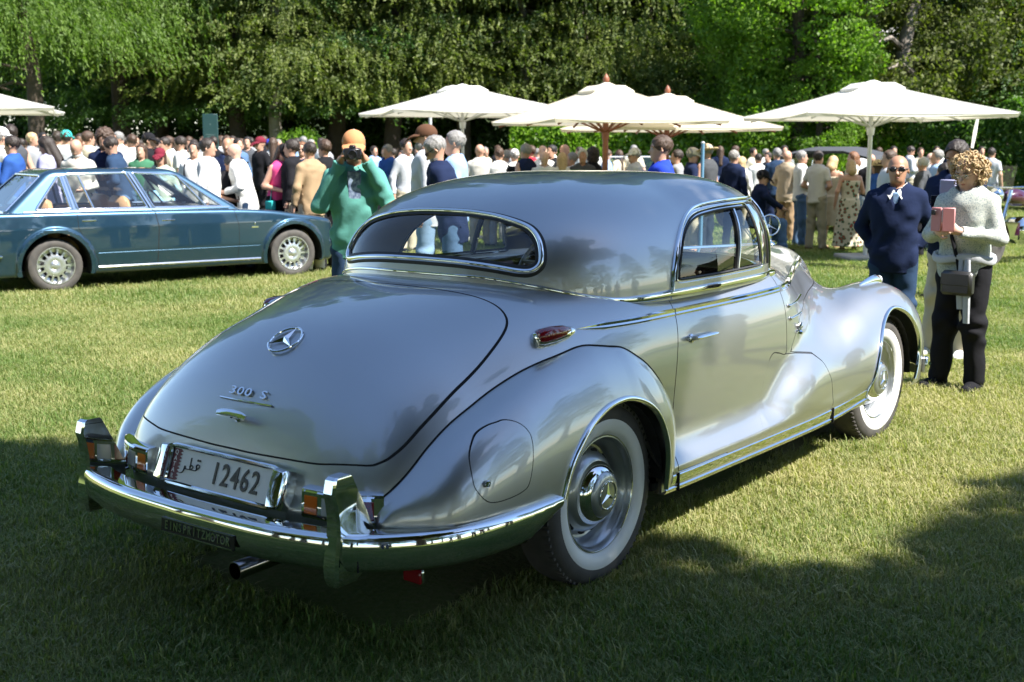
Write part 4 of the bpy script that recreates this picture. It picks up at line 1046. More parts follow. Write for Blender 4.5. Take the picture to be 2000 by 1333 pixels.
        def F(x, y, z):
            X, Y, Z = s.head_T(x, y, z)
            f = ell_(X, Y, Z, (-.012,0,.040), (.108,.087,.094)); f = np.maximum(f, .018 + .10*X*0 - Z)
            if part == 'cap': b = np.maximum(np.abs(Z - .030 + 5.5*(X-.08)*np.abs(X-.08) + 2.5*Y*Y) - .008, np.sqrt(((X-.085)/.112)**2+(Y/.086)**2)*.09-.09); b = np.maximum(b, .05 - X)
            else: b = np.maximum(np.abs(Z - .028 - .25*(X*X+Y*Y)) - .006, np.sqrt(X*X+Y*Y)-.19)
            return np.minimum(f, b)
        c = np.array([s.lean*1.12, 0, 1.66-s.d]); lo = c - [.24,.22,.14]; hi = c + [.26,.22,.16]; 
    if part in ('shoes',): r_ = res*.8
    elif part == 'curly_hair': r_ = res*.45
    elif part.endswith('hair') or part in ('cap','straw_hat','beard'): r_ = res*.6
    else: r_ = res
    V, Q, N = sparse_net(F, lo, hi, r_)
    me = bpy.data.meshes.new(part); nf = len(Q)
    me.vertices.add(len(V)); me.vertices.foreach_set('co', V.ravel()); me.loops.add(nf*4); me.loops.foreach_set('vertex_index', Q.astype(np.int32).ravel())
    me.polygons.add(nf); me.polygons.foreach_set('loop_start', np.arange(0, nf*4, 4, dtype=np.int32)); me.polygons.foreach_set('loop_total', np.full(nf, 4, np.int32)); me.update(calc_edges=True)
    me.polygons.foreach_set('use_smooth', [True]*nf); me.materials.append(None); FC[key] = me
    return me
COL = dict(white=(.74,.74,.72), offwhite=(.62,.60,.55), cream=(.62,.55,.42), beige=(.42,.34,.24), tan=(.36,.25,.15), khaki=(.34,.31,.23), grey=(.28,.29,.31), palegrey=(.50,.52,.56), darkgrey=(.07,.075,.085),
  black=(.014,.014,.017), navy=(.012,.020,.055), blue=(.03,.09,.32), royal=(.02,.05,.45), lightblue=(.28,.42,.66), denim=(.09,.16,.28), paledenim=(.22,.33,.48), darkdenim=(.025,.05,.10), teal=(.10,.30,.26),
  green=(.05,.16,.09), palegreen=(.42,.52,.42), lilac=(.36,.36,.52), red=(.42,.03,.05), maroon=(.16,.02,.035), pink=(.72,.08,.25), orange=(.52,.24,.11), brown=(.10,.05,.03), turquoise=(.05,.50,.48), mauve=(.30,.22,.26),
  hblack=(.012,.010,.010), hdark=(.028,.018,.013), hbrown=(.07,.038,.022), hginger=(.20,.085,.035), hgrey=(.26,.25,.24), hwhite=(.52,.51,.49), hblond=(.56,.40,.21), straw=(.58,.45,.26),
  skin=(.52,.30,.21), skintan=(.40,.21,.13), skinpale=(.60,.38,.29), skindark=(.16,.085,.05), sole=(.6,.6,.6))
def cmat(c, kind='cloth'):
    col = COL[c] if isinstance(c, str) else c; nm = f'{kind}_{c}'
    if kind == 'skin': return mat(nm, col, .5, sss=.06, noise=(18,.25,tuple(v*.86 for v in col)), bump=(240,.1,.0006))
    if kind == 'hair': return mat(nm, col, .55, noise=(60,.2,tuple(v*.6 for v in col)), bump=(150,.8,.006))
    return mat(nm, col, .9, spec=.12, noise=(7,.3,tuple(v*.84 for v in col)), bump=(30,.25,.01))
def floral_mat():
    m = cmat('offwhite'); m = m.copy(); m.name = 'floral_cloth'; nt = m.node_tree; b = nt.nodes['Principled BSDF']; tc = nt.nodes['Texture Coordinate']
    v = nt.nodes.new('ShaderNodeTexVoronoi'); v.inputs['Scale'].default_value = 13; nt.links.new(tc.outputs['Object'], v.inputs['Vector'])
    r = nt.nodes.new('ShaderNodeValToRGB'); r.color_ramp.interpolation = 'CONSTANT'; e = r.color_ramp.elements; e[0].color = (.40,.06,.05,1); e[1].position = .22; e[1].color = (.07,.12,.07,1); k = e.new(.42); k.color = (.55,.50,.40,1)
    nt.links.new(v.outputs['Distance'], r.inputs[0]); nt.links.new(r.outputs[0], b.inputs['Base Color']); return m
def speckle_mat():
    m = cmat('palegreen').copy(); m.name = 'speckled_blouse'; nt = m.node_tree; b = nt.nodes['Principled BSDF']; tc = nt.nodes['Texture Coordinate']
    v = nt.nodes.new('ShaderNodeTexNoise'); v.inputs['Scale'].default_value = 130; v.inputs['Detail'].default_value = 2; nt.links.new(tc.outputs['Object'], v.inputs['Vector'])
    r = nt.nodes.new('ShaderNodeValToRGB'); r.color_ramp.interpolation = 'CONSTANT'; e = r.color_ramp.elements; e[0].color = (.24,.29,.30,1); e[1].position = .44; e[1].color = (.50,.52,.47,1)
    nt.links.new(v.outputs['Fac'], r.inputs[0]); nt.links.new(r.outputs[0], b.inputs['Base Color']); return m
def ground_dist(px, D):
    """point on the ground seen at column px, D metres ahead of the camera"""
    fw = np.array([cos(YAW)*cos(PITCH), sin(YAW)*cos(PITCH), sin(PITCH)]); r = np.array([sin(YAW), -cos(YAW), 0])
    f2 = np.array([cos(YAW), sin(YAW), 0.]); t = (px-1000)/FPX
    # depth along fw of a ground-level-ish point at forward distance D; use head height for columns
    return CAM[:2] + f2[:2]*D + r[:2]*t*(D*cos(PITCH))
HZ = 666.5 - FPX*math.tan(radians(9.053))
def head_height(v, D):
    """height whose image row is v at forward distance D"""
    a = math.atan((666.5 - v)/FPX) + PITCH; return CAM[2] + D*math.tan(a)
def person(x, y, ang, height, pose='stand', top=('tee','white'), bottom=('trousers','navy'), hair=('short_hair','hdark'), skin='skin', shoes='black', label='', group=None, wide=1.0, res=.021, fine=False, extra=(), cap=None, beard=None):
    s = height/1.755
    t = thing('person', (x, y, 0), ang, label=label, category='person'); t.scale = (s*wide, s*wide, s)
    if group: t['group'] = group
    def add(part, mt, name=None):
        me = fig_mesh(pose, part, res, fine); o = link(name or part, me, t); o.material_slots[0].link = 'OBJECT'; o.material_slots[0].material = mt; return o
    add('body', cmat(skin, 'skin'))
    if top: add(top[0], top[1] if not isinstance(top[1], (str, tuple)) else cmat(top[1]))
    if bottom: add(bottom[0], bottom[1] if not isinstance(bottom[1], (str, tuple)) else cmat(bottom[1]))
    if shoes: add('shoes', cmat(shoes))
    if hair: add(hair[0], cmat(hair[1], 'hair'))
    if beard: add('beard', cmat(beard, 'hair'))
    if cap: add(cap[0], cmat(cap[1]))
    fg = Fig(pose); hc = np.array([fg.lean*1.12+.012+.03*fg.pitch, 0, 1.625-fg.d-.02*fg.pitch])
    cp, sp = cos(fg.pitch), sin(fg.pitch); RH = np.array([[cp,0,sp],[0,1,0],[-sp,0,cp]])
    def hp(p): return hc + RH @ np.array(p, float)
    if 'glasses' in extra or 'shades' in extra:
        mb = MB()
        for sg in (-1, 1):
            c = hp((.096, sg*.033, .004)); mb.ell(c, (.006,.027,.019), 12, 6, R=RH); mb.tube([hp((.092, sg*.058, .010)), hp((.0, sg*.080, .010))], .003, 5)
        mb.tube([hp((.100,-.012,.008)), hp((.103,0,.010)), hp((.100,.012,.008))], .003, 5)
        mb.obj('glasses', blackm if 'shades' in extra else glass, t)
    if fine:
        for sg in (-1, 1):
            if not ('shades' in extra): MB().ell(hp((.080, sg*.031, .004)), (.009,.011,.008), 10, 6).obj('eye', mat('eye_white', (.5,.48,.46), .2), t); MB().ell(hp((.0875, sg*.031, .003)), (.003,.005,.005), 8, 5).obj('iris', blackm, t)
            MB().tube([hp((.091, sg*.014, .024)), hp((.090, sg*.032, .029)), hp((.078, sg*.052, .022))], [.003,.004,.002], 6).obj('eyebrow', cmat((hair or ('', 'hdark'))[1], 'hair'), t)
        MB().tube([hp((.078,-.022,-.064)), hp((.089,-.008,-.062)), hp((.091,0,-.063)), hp((.089,.008,-.062)), hp((.078,.022,-.064))], [.002,.005,.005,.005,.002], 8, flat=.8).obj('mouth', mat('lips', (.34,.12,.10), .45), t)
    if 'bag' in extra or 'whitebag' in extra:
        c = np.array([.0, -.27, .78]); mt = cmat('white' if 'whitebag' in extra else 'black'); mb = MB(); mb.rbox(c, (.26,.10,.20), .03); mb.tube([c + [-.08,0,.09], c + [-.05,.02,.28], c + [.05,.02,.28], c + [.08,0,.09]], .008, 6); mb.obj('handbag', mt, t)
    if 'turqbag' in extra:
        c = np.array([.12, -.22, .88]); mb = MB().rbox(c, (.20,.07,.14), .02); mb.tube([c + [0,0,.07], np.array([.03,-.10,1.25]), np.array([0,-.10,1.46])], .007, 6); mb.obj('handbag', cmat('turquoise'), t)
    if 'backpack' in extra:
        mb = MB().rbox((-.19,0,1.24), (.15,.28,.42), .05)
        for sg in (-1, 1): mb.tube([(-.14,sg*.10,1.44), (0,sg*.11,1.485), (.10,sg*.12,1.40), (.12,sg*.14,1.20), (-.10,sg*.17,1.08)], .016, 6)
        mb.obj('backpack', cmat('black'), t)
    if 'lanyard' in extra: MB().tube([(-.02,.08,1.49),(.11,.06,1.38),(.14,.0,1.18),(.11,-.06,1.38),(-.02,-.08,1.49)], .008, 5).obj('lanyard', cmat('red'), t)
    if 'strap' in extra: MB().tube([(.0,-.11,1.485),(.12,-.04,1.36),(.14,.06,1.15),(.08,.17,.98)], .012, 5).obj('shoulder_strap', cmat('black'), t)
    return t
def curls(t, pose, colour, n=460, seed=3):
    fg = Fig(pose); hc = np.array([fg.lean*1.12+.012+.03*fg.pitch, 0, 1.625-fg.d-.02*fg.pitch]); cp, sp = cos(fg.pitch), sin(fg.pitch); RH = np.array([[cp,0,sp],[0,1,0],[-sp,0,cp]]); r = np.random.default_rng(seed); mb = MB(); k = 0
    mb.ell(hc + RH @ np.array([-.028,0,.030]), (.098,.088,.098), 16, 10, R=RH)
    while k < n:
        d = r.normal(0, 1, 3); d /= np.linalg.norm(d); p = np.array([-.030,0,.020]) + d*np.array([.118,.120,.122])*r.uniform(.82, 1.10)
        if (p[0] > .035 and p[2] < .062 and abs(p[1]) < .075) or p[2] < -.115: continue
        u = np.cross(d, r.normal(0, 1, 3)); u /= np.linalg.norm(u); v = np.cross(d, u)*.5 + d*.6; R_ = r.uniform(.010, .019); a0 = r.uniform(0, 6.28)
        mb.tube([hc + RH @ (p + R_*(u*cos(a) + v*sin(a)) + [0,0,-.0045*(a-a0)]) for a in np.linspace(a0, a0 + r.uniform(4, 8), 9)], [.002,.0045,.005,.005,.005,.005,.005,.004,.002], 5, caps=False); k += 1
    return mb.obj('curly_hair', cmat(colour, 'hair'), t)
def phone_prop(t, pose, colour='black', size=(.010,.078,.155)):
    """held things stay top level: returns world placement between the figure's hands"""
    f = Fig(pose); w0, w1 = (np.array(f.arms[i][1]) for i in (0, 1)); c = (w0+w1)/2 + [.10,0,.05]
    M = Matrix.Translation(t.location) @ Matrix.Rotation(t.rotation_euler.z, 4, 'Z') @ Matrix.Diagonal((*t.scale, 1))
    return M @ Vector(c)
# ------------------------------------------------------------------ green four-door saloon parked beyond
gpaint = paint_mat('green_paint', (.018,.056,.098), .34, .7); gchrome = chrome
def pl(x, z, a, b): # half plane below the line a->b (2-D), positive above
    (x0, z0), (x1, z1) = a, b; l = sqrt((x1-x0)**2+(z1-z0)**2); return ((z1-z0)*(x0-x) + (x1-x0)*(z-z0))/l
gz = pch([-1.45,-1.35,-1.2,-.6,1.0,2.1,2.6,3.0,3.4,3.52,3.56],[.60,.76,.85,.905,.897,.882,.855,.80,.735,.68,.60])
gw_ = pch([-1.45,-1.3,-.9,0,2.4,3.1,3.45,3.56],[.70,.79,.86,.885,.885,.86,.80,.72])
def G_body(x, y, z):
    ay = np.abs(y); zt = gz(x); W = gw_(x) - .02*np.clip((.46-z)/.3, 0, 1)*1.5
    f = smax(np.maximum(z-zt, .19-z) - .0*x, ay - W + .10*np.clip(z-.72, 0, 1) , .055)
    f = smax(f, np.maximum(-1.46-x, x-3.565), .09)
    for cx in (0, 2.93):
        r = np.sqrt((x-cx)**2 + (z-.29)**2); f = smin(f, np.maximum(np.abs(r-.405)-.03, ay-(W+.022)), .03)
    return np.maximum(f, .19-z)
def G_roof(x, y, z):
    ay = np.abs(y); f = smax(ay - (.775 - (z-.88)*.40 - .03*((x-.9)/1.4)**2), pl(x, z, (1.52,1.355), (2.28,.87)), .05)
    f = smax(f, pl(-x, z, (.02,1.335), (.52,.88)), .08); return smax(f, z - (1.388 - .018*((x-.75)/1.1)**2 - .03*y*y), .07)
sal = thing('saloon_car', (4.232, 9.956, 0), radians(-16.887), label='dark green four-door saloon with bright alloy wheels parked beyond the coupe', category='car')
GB = surfnet(G_body, (-1.5,-.95,.17), (3.6,.95,1.0), .02)
for cx in (0, 2.93):
    pts = [(cx + .385*cos(t), .29 + .385*sin(t)) for t in np.linspace(-.3, pi+.3, 24)] + [(cx-.3,0),(cx+.3,0)]; GB = clip(GB, -gp(GB, pts, ymin=.45))
S_ = lambda n_, M, m, par=sal: S(n_, M, m, par)
gd1 = [(.262,1.0),(.258,.86),(.262,.72),(.31,.62),(.42,.45),(.465,.36),(.47,.27),(1.160,.27),(1.175,.50),(1.19,.70),(1.165,.82),(1.135,1.0)]
gd2 = [(1.139,1.0),(1.169,.82),(1.194,.70),(1.179,.50),(1.164,.27),(2.165,.27),(2.19,.50),(2.19,.68),(2.16,.80),(2.10,1.0)]
hood = [(2.24,-.70),(3.42,-.62),(3.46,-.3),(3.46,.3),(3.42,.62),(2.24,.70)]
sdoors = {}
for sgn in (-1, 1):
    for key, pg in (('rear', gd1), ('front', gd2)):
        g = gp(GB, pg, ymin=.5, yside=sgn); GB, dr, ch = cut(GB, g, .003); seam(ch, parent=sal, r=.007); sdoors[(sgn, key)] = S_('door', dr, gpaint)
g = np.maximum(sd_poly(GB[0][:,0], GB[0][:,1], hood), .62-GB[0][:,2]); GB, hd, ch = cut(GB, g, .002); seam(ch, parent=sal); S_('bonnet', hd, gpaint)
GB = clip(GB, -np.maximum(np.maximum(np.abs(GB[0][:,1])-.70, .80-GB[0][:,2]), np.maximum(-.42-GB[0][:,0], GB[0][:,0]-2.1)))
S_('body_shell', GB, gpaint)
GR = surfnet(G_roof, (-1.1,-.82,.86), (2.35,.82,1.42), .02); GR = clip(GR, .875 - GR[0][:,2])
wins = dict(quarter_window=[(-.16,.930),(.128,1.290),(.158,1.298),(.225,.930)], rear_door_window=[(.215,1.318),(.91,1.335),(1.105,.925),(.30,.925)], front_door_window=[(.99,1.334),(1.50,1.305),(2.04,.915),(1.18,.925)])
for sgn in (-1, 1):
    for nm, pg in wins.items():
        g = gp(GR, pg, ymin=.35, yside=sgn); gl = clip(GR, g); par = sal if nm == 'quarter_window' else sdoors[(sgn, 'rear' if 'rear' in nm else 'front')]
        _, ch = clip(GR, g, line=True); GR = clip(GR, -g)
        S(nm, (gl[0]-gl[2]*.01, gl[1], gl[2]), glass, par)
        P, n, c = ch[0]; MB().strip(relax(P, c, 1), DP(.030, .012), n, closed=c).obj('window_trim', gchrome, par)
    for (a, b), par in ((((.355,1.315),(.48,.925)), sdoors[(sgn,'rear')]), (((1.52,1.295),(1.83,.92)), sdoors[(sgn,'front')]), (((.185,1.31),(.262,.915)), sal), (((.95,1.335),(1.145,.915)), sal)):
        P = []; nn = []
        for t in np.linspace(0, 1, 8):
            x_, z_ = a[0]+(b[0]-a[0])*t, a[1]+(b[1]-a[1])*t; yy = np.linspace(.95, .3, 801); i = np.where(G_roof(np.full(801, x_), yy, np.full(801, z_)) < 0)[0][0]; p = np.array([[x_, sgn*yy[i], z_]]); m_ = grad(G_roof, p)[0]; P.append(p[0]); nn.append(m_/np.linalg.norm(m_))
        MB().strip(P, DP(.028 if par is not sal else .05, .014), nn).obj('window_post', gchrome, par)
    P = [(x_, sgn*(.775+.004-.03*((x_-.9)/1.4)**2+.0), .905) for x_ in np.linspace(-.30, 2.12, 16)]; MB().strip(P, [(-.012,-.05),(-.012,.008),(0,.014),(.012,.008),(.012,-.05)], [(0,sgn,0)]*16).obj('belt_trim', gchrome, sal)
    P = [(x_, sgn*.858, .262) for x_ in np.linspace(.47, 2.47, 12)]; MB().strip(P, [(-.014,-.03),(-.014,.010),(0,.018),(.014,.010),(.014,-.03)], [(0,sgn,0)]*12).obj('sill_trim', gchrome, sal)
    P = []
    for x_ in np.linspace(-1.3, 3.4, 40): 
        if abs(x_) < .46 or abs(x_-2.93) < .46: continue
        P.append(x_)
    for a, b in ((.47,2.46),):
        xs = np.linspace(a, b, 14); MB().strip([(x_, sgn*(gw_(x_)-.004), .425) for x_ in xs], DP(.008,.004), [(0,sgn,0)]*14).obj('side_crease', gpaint, sal)
    for x0, z0, key in ((.30,.80,'rear'),(1.225,.775,'front')):
        mb = MB(); mb.rbox((x0+.085, sgn*.875, z0), (.165,.018,.022), .006); mb.rbox((x0+.085, sgn*.872, z0-.03), (.10,.008,.034), .004); mb.obj('door_handle', gchrome, sdoors[(sgn, key)])
    MB().rbox((2.40, sgn*.885, .655), (.09,.006,.022), .002).ell((2.40, sgn*.886, .70), (.010,.004,.020)).obj('badge', gchrome, sal)
    MB().rbox((-1.05, sgn*.885, .43), (.95,.03,.035), .01).obj('bumper_wrap', gchrome, sal)
_, ch = clip(GR, GR[0][:,0]*0 + np.maximum(pl(GR[0][:,0], GR[0][:,2], (1.52,1.30),(2.28,.82)), -9), line=True)
for nm, c0, pgn in (('windscreen', GR[0][:,0] > 0, [(-.66,.90),(-.50,1.315),(.50,1.315),(.66,.90)]), ('rear_window', None, [(-.68,.91),(-.54,1.31),(.54,1.31),(.68,.91)])):
    f_ = np.where(GR[0][:,0] > .8, 0, 1) if nm == 'windscreen' else np.where(GR[0][:,0] > .8, 1, 0)
    X = GR[0][:,0]; lim = (1.45 - X) if nm == 'windscreen' else (X - .02)
    g = np.maximum(sd_poly(GR[0][:,1], GR[0][:,2], pgn), lim); gl = clip(GR, g); _, ch = clip(GR, g, line=True); GR = clip(GR, -g); S_(nm, (gl[0]-gl[2]*.01, gl[1], gl[2]), glass)
    if ch: P, n, c = ch[0]; MB().strip(relax(P, c, 2), DP(.028,.012), n, closed=c).obj('window_trim', gchrome, sal)
S_('roof', GR, gpaint)
MB().rbox((-1.50,0,.45), (.07,1.72,.11), .03).obj('rear_bumper', gchrome, sal); MB().rbox((3.60,0,.40), (.07,1.66,.10), .03).obj('front_bumper', gchrome, sal)
MB().box((1.0,0,.22), (4.6,1.4,.06)).obj('floor_pan', dark, sal, smooth=False)
tanl = mat('tan_leather', (.45,.27,.14), .5)
def sseat(x, y, w_): return MB().rbox((x+.25,y,.52), (.52,w_,.16), .05).rbox((x-.06,y,.80), (.14,w_,.52), .06, R=np.array([[cos(.2),0,-sin(.2)],[0,1,0],[sin(.2),0,cos(.2)]]))
sseat(.10,0,1.2).obj('rear_seat', tanl, sal)
for s_ in (-1, 1): sseat(1.0, s_*.36, .52).obj('front_seat', tanl, sal)
MB().rbox((1.95,0,.86), (.30,1.3,.10), .04).obj('dashboard', blackm, sal); MB().tube([(1.62+.05*cos(t)*0 - .10*sin(t), .36+.19*cos(t), .93+.16*sin(t)) for t in np.linspace(0, 2*pi, 28, endpoint=False)], .012, 7, closed=True).obj('steering_wheel', blackm, sal)
alloy = mat('bright_alloy', (.70,.71,.72), .28, .9)
for cx in (0, 2.93):
    for sgn in (-1, 1):
        wl = thing('wheel', (cx, sgn*.745, .30)); wl.parent = sal; wl.rotation_euler = (0, 0, 0 if sgn < 0 else pi); ax = (0,-1,0)
        MB().lathe([(-.09,.20),(-.10,.26),(-.085,.298),(-.04,.310),(.04,.310),(.082,.300),(.100,.275),(.100,.235),(.092,.215)], (0,0,0), ax, 56).obj('tyre', tyre_m, wl)
        MB().lathe([(.088,.216),(.098,.212),(.098,.204),(.075,.198),(.02,.188),(.01,.150)], (0,0,0), ax, 48).obj('rim', alloy, wl); MB().lathe([(.005,.19),(.004,.0)], (0,0,0), ax, 32).obj('brake_disc', dark, wl)
        MB().lathe([(.045,.125),(.060,.118),(.066,.09),(.060,.06),(.075,.045),(.085,.03),(.086,0)], (0,0,0), ax, 32).obj('hub', alloy, wl)
        for k in range(14):
            a = 2*pi*k/14; mb = MB(); q = np.array([cos(a),0,sin(a)]); t_ = np.array([-sin(a),0,cos(a)])
            mb.loft([[q*r_ + t_*w_*u + np.array([0,-d_,0]) for u, d_ in ((-1,dd-.012),(-1,dd),(1,dd),(1,dd-.012))] for r_, w_, dd in ((.105,.014,.060),(.150,.010,.050),(.192,.018,.050))]); mb.obj('spoke', alloy, wl)
        if True:
            mb = MB(); th = np.linspace(-.2, pi+.2, 18); A = [(cx+.385*cos(t), sgn*.87, .29+.385*sin(t)) for t in th]; B_ = [(cx+.385*cos(t), sgn*.50, .29+.385*sin(t)) for t in th]; n = 18
            mb.add(A+B_, [(i,i+1,n+i+1,n+i) for i in range(n-1)] + [tuple(n+i for i in range(n))]); mb.obj('wheel_well', dark, sal, smooth=False)
# ------------------------------------------------------------------ parasols
canvas = mat('white_canvas', (.82,.81,.77), .8, noise=(2,.3,(.76,.75,.70)), bump=(140,.2,.002)); cream_c = mat('cream_canvas', (.82,.76,.62), .8, noise=(2,.3,(.76,.70,.56)), bump=(140,.2,.002)); _ = 0
for cm in (canvas, cream_c):
    nt = cm.node_tree; t_ = nt.nodes.new('ShaderNodeBsdfTranslucent'); t_.inputs[0].default_value = (.75,.70,.58,1); x_ = nt.nodes.new('ShaderNodeMixShader'); x_.inputs[0].default_value = .30; nt.links.new(nt.nodes['Principled BSDF'].outputs[0], x_.inputs[1]); nt.links.new(t_.outputs[0], x_.inputs[2]); nt.links.new(x_.outputs[0], nt.nodes['Material Output'].inputs[0])
alum = mat('white_aluminium', (.55,.56,.57), .35, .3); teak = mat('teak', (.27,.10,.045), .5, noise=(12,.2,(.18,.06,.03)))
def gp3(px, D): f2 = np.array([cos(YAW), sin(YAW)]); r2 = np.array([sin(YAW), -cos(YAW)]); return CAM[:2] + f2*D + r2*(px-1000)/FPX*D
def parasol(px, D, half, ze, za, rz, cloth, poleM, label, finial=False, pr=.028, tilt=0):
    x, y = gp3(px, D); t = thing('parasol', (x, y, 0), rz, label=label, category='parasol'); 
    def ring(s, z, n=7, sag=0.):
        P = []
        for k in range(4):
            a = np.array([[1,1],[-1,1],[-1,-1],[1,-1]][k], float)*half*s; b = np.array([[-1,1],[-1,-1],[1,-1],[1,1]][k], float)*half*s
            for u in np.arange(n)/n: q = a + (b-a)*u; bow = 1-.045*sin(pi*u)*s; P.append((q[0]*bow, q[1]*bow, z - sag*sin(pi*u)*s))
        return P
    zt = za - .05
    prof = [(1,ze),(.82,ze+(zt-ze)*.155),(.6,ze+(zt-ze)*.37),(.4,ze+(zt-ze)*.58),(.2,ze+(zt-ze)*.80),(.05,zt)]
    zf = ze+(zt-ze)*.765
    MB().loft([ring(s, z, 7, .05) for s, z in prof], caps=False).loft([ring(1.0, ze-.006), ring(.985, ze-.055)], caps=False).obj('canopy', cloth, t)
    MB().loft([ring(.235, zf+.035), ring(.16, zf+.085+(zt-zf)*.25), ring(.08, zt+.0), ring(.03, za-.01), ring(.005, za)], caps=False).loft([ring(.236, zf+.035), ring(.235, zf+.0)], caps=False).obj('vent_flap', cloth, t)
    for k in range(4):
        c_ = np.array([[1,1],[-1,1],[-1,-1],[1,-1]][k], float)*half; MB().tube([(c_[0]*s_, c_[1]*s_, z_+.004) for s_, z_ in prof[:5]], .007, 5).obj('seam_tape', cloth, t)
    MB().tube([(0,0,0),(0,0,za)], pr, 14).obj('pole', poleM, t); MB().rbox((0,0,.04), (.7,.7,.08), .02).obj('base', mat('concrete', (.3,.3,.29), .9), t)
    MB().lathe([(0,.05),(.10,.06),(.14,.045),(.15,.03)], (0,0,ze-.28), (0,0,1), 14).obj('runner', poleM, t)
    for k in range(8):
        a = [(1,1),(0,1),(-1,1),(-1,0),(-1,-1),(0,-1),(1,-1),(1,0)][k]; e = np.array([a[0]*half*.93, a[1]*half*.93, ze-.07 + (0 if abs(a[0])+abs(a[1]) == 2 else .0)]); top = np.array([0,0,zt-.10])
        m_ = top + (e-top)*.48 - [0,0,.02]; MB().tube([top, e], .013 if not finial else .018, 6).tube([(a[0]*.03, a[1]*.03, ze-.16), m_], .011 if not finial else .016, 6).obj('rib', poleM, t)
    if finial: MB().lathe([(0,.02),(.02,.045),(.06,.05),(.10,.03),(.13,.008),(.14,0)], (0,0,za-.01), (0,0,1), 14).obj('finial', poleM, t)
    return t
parasol(905,21.5,1.56,2.24,2.73,YAW+.30,canvas,alum,'white square parasol on a slim grey pole behind the man in the navy blazer')
parasol(903,27,1.7,2.35,2.9,YAW+.3,canvas,alum,'second white parasol whose pole stands just left of and behind the grey-poled one') if False else None
parasol(1180,18.5,1.36,2.02,2.60,YAW+.34,cream_c,teak,'nearer cream parasol on a reddish wooden pole with a round finial',True,.045)
parasol(1298,20.5,1.40,1.95,2.53,YAW+.30,cream_c,teak,'cream parasol with a wooden finial, behind and right of the nearer wooden one',True,.045)
rp_ = parasol(1690,17.6,1.46,2.08,2.58,YAW+.10,canvas,alum,'largest white parasol on a slim grey pole at the right',False,.032)
MB().tube([(-.2,-1.50,2.06),(-.22,-1.46,1.85),(-.28,-1.40,1.62)], [.02,.03,.02], 6, flat=.2).obj('tie_strap', canvas, rp_)
parasol(-55,20.5,1.53,2.26,2.72,YAW+.30,canvas,alum,'white parasol cut off by the left edge of the picture')
x, y = gp3(843, 27); po = thing('post', (x, y, 0), 0, label='slim grey post just left of the first white parasol pole', category='post'); MB().tube([(0,0,0),(0,0,2.35)], .035, 10).obj('shaft', alum, po); MB().rbox((0,0,2.35), (.09,.09,.05), .01).obj('cap', alum, po)
x, y = gp3(1368, 15); po = thing('post', (x, y, 0), 0, label='blue painted post between the cream cap man and the straw hat man', category='post'); MB().tube([(0,0,0),(0,0,1.68)], .022, 10).obj('shaft', mat('blue_paint', (.10,.22,.34), .5), po); MB().ell((0,0,1.68), (.024,.024,.02)).obj('cap', alum, po)
x, y = gp3(420, 30); ip_ = thing('information_panel', (x, y, 0), YAW+.15, label='tall dark green information panel standing behind the left crowd', category='sign')
MB().rbox((0,0,1.25), (.08,.36,2.4), .01).obj('panel', mat('dark_green_enamel', (.018,.05,.05), .3), ip_)
MB().box((-.042,0,2.2), (.004,.02,.03)).box((-.042,0,1.95), (.004,.22,.012)).box((-.042,0,1.90), (.004,.18,.010)).box((-.042,0,1.45), (.004,.09,.09)).obj('print', mat('panel_print', (.12,.18,.17), .5), ip_)
# ------------------------------------------------------------------ open cars and motorcycle glimpsed in the crowd
def old_car(px, D, rz, body, top, label, hood_top=False):
    x, y = gp3(px, D); t = thing('vintage_car', (x, y, 0), rz, label=label, category='car')
    MB().loft([[(x_, -w_, .35),(x_, -w_, z_-.08),(x_, -w_*.8, z_),(x_, w_*.8, z_),(x_, w_, z_-.08),(x_, w_, .35)] for x_, w_, z_ in ((-1.9,.55,.8),(-1.5,.74,1.0),(-.4,.78,1.08),(.3,.74,1.10),(.6,.6,1.12),(1.8,.42,1.05),(1.95,.36,1.0))]).obj('body', body, t)
    for s_ in (-1, 1):
        for cx in (-1.35, 1.45):
            MB().lathe([(-.07,.28),(-.08,.36),(-.04,.38),(.04,.38),(.08,.36),(.07,.28),(.02,.25),(.03,.06),(.06,.05),(.06,0)], (cx, s_*.72, .38), (0,s_,0), 28).obj('wheel', tyre_m, t)
            MB().loft([[(cx + (.46+k_)*cos(a), s_*.60, .40+(.46+k_)*sin(a)) for k_ in (0,.03)] + [(cx+(.46+k_)*cos(a), s_*.86, .40+(.46+k_)*sin(a)) for k_ in (.03,0)] for a in np.linspace(.1, pi-.1, 12)]).obj('mudguard', body, t)
        MB().ell((2.0, s_*.38, .95), (.14,.12,.12), 14, 8).obj('headlamp', chrome, t)
    MB().tube([(.42,-.62,1.08),(.36,-.62,1.46),(.36,.62,1.46),(.42,.62,1.08)], .016, 8).obj('windscreen_frame', chrome, t); MB().add([(.42,-.60,1.10),(.36,-.60,1.45),(.36,.60,1.45),(.42,.60,1.10)], [(0,1,2,3)]).obj('windscreen', glass, t)
    if hood_top: MB().loft([[(x_, -.66, z_-.05),(x_, -.5, z_),(x_, 0, z_+.03),(x_, .5, z_),(x_, .66, z_-.05),(x_, .62, z_-.10),(x_, -.62, z_-.10)] for x_, z_ in ((.50,1.50),(.0,1.62),(-.8,1.62),(-1.4,1.48),(-1.6,1.15))]).obj('folding_top', cmat('darkgrey'), t)
    MB().rbox((-.55,0,1.0), (.18,1.2,.36), .05).obj('seat', mat('black_leather', (.02,.02,.02), .35), t)
    return t
old_car(1235,24,YAW+pi+.25,mat('ivory_paint',(.70,.68,.60),.25,coat=1),None,'white open vintage car with a flat windscreen beyond the roof of the coupe')
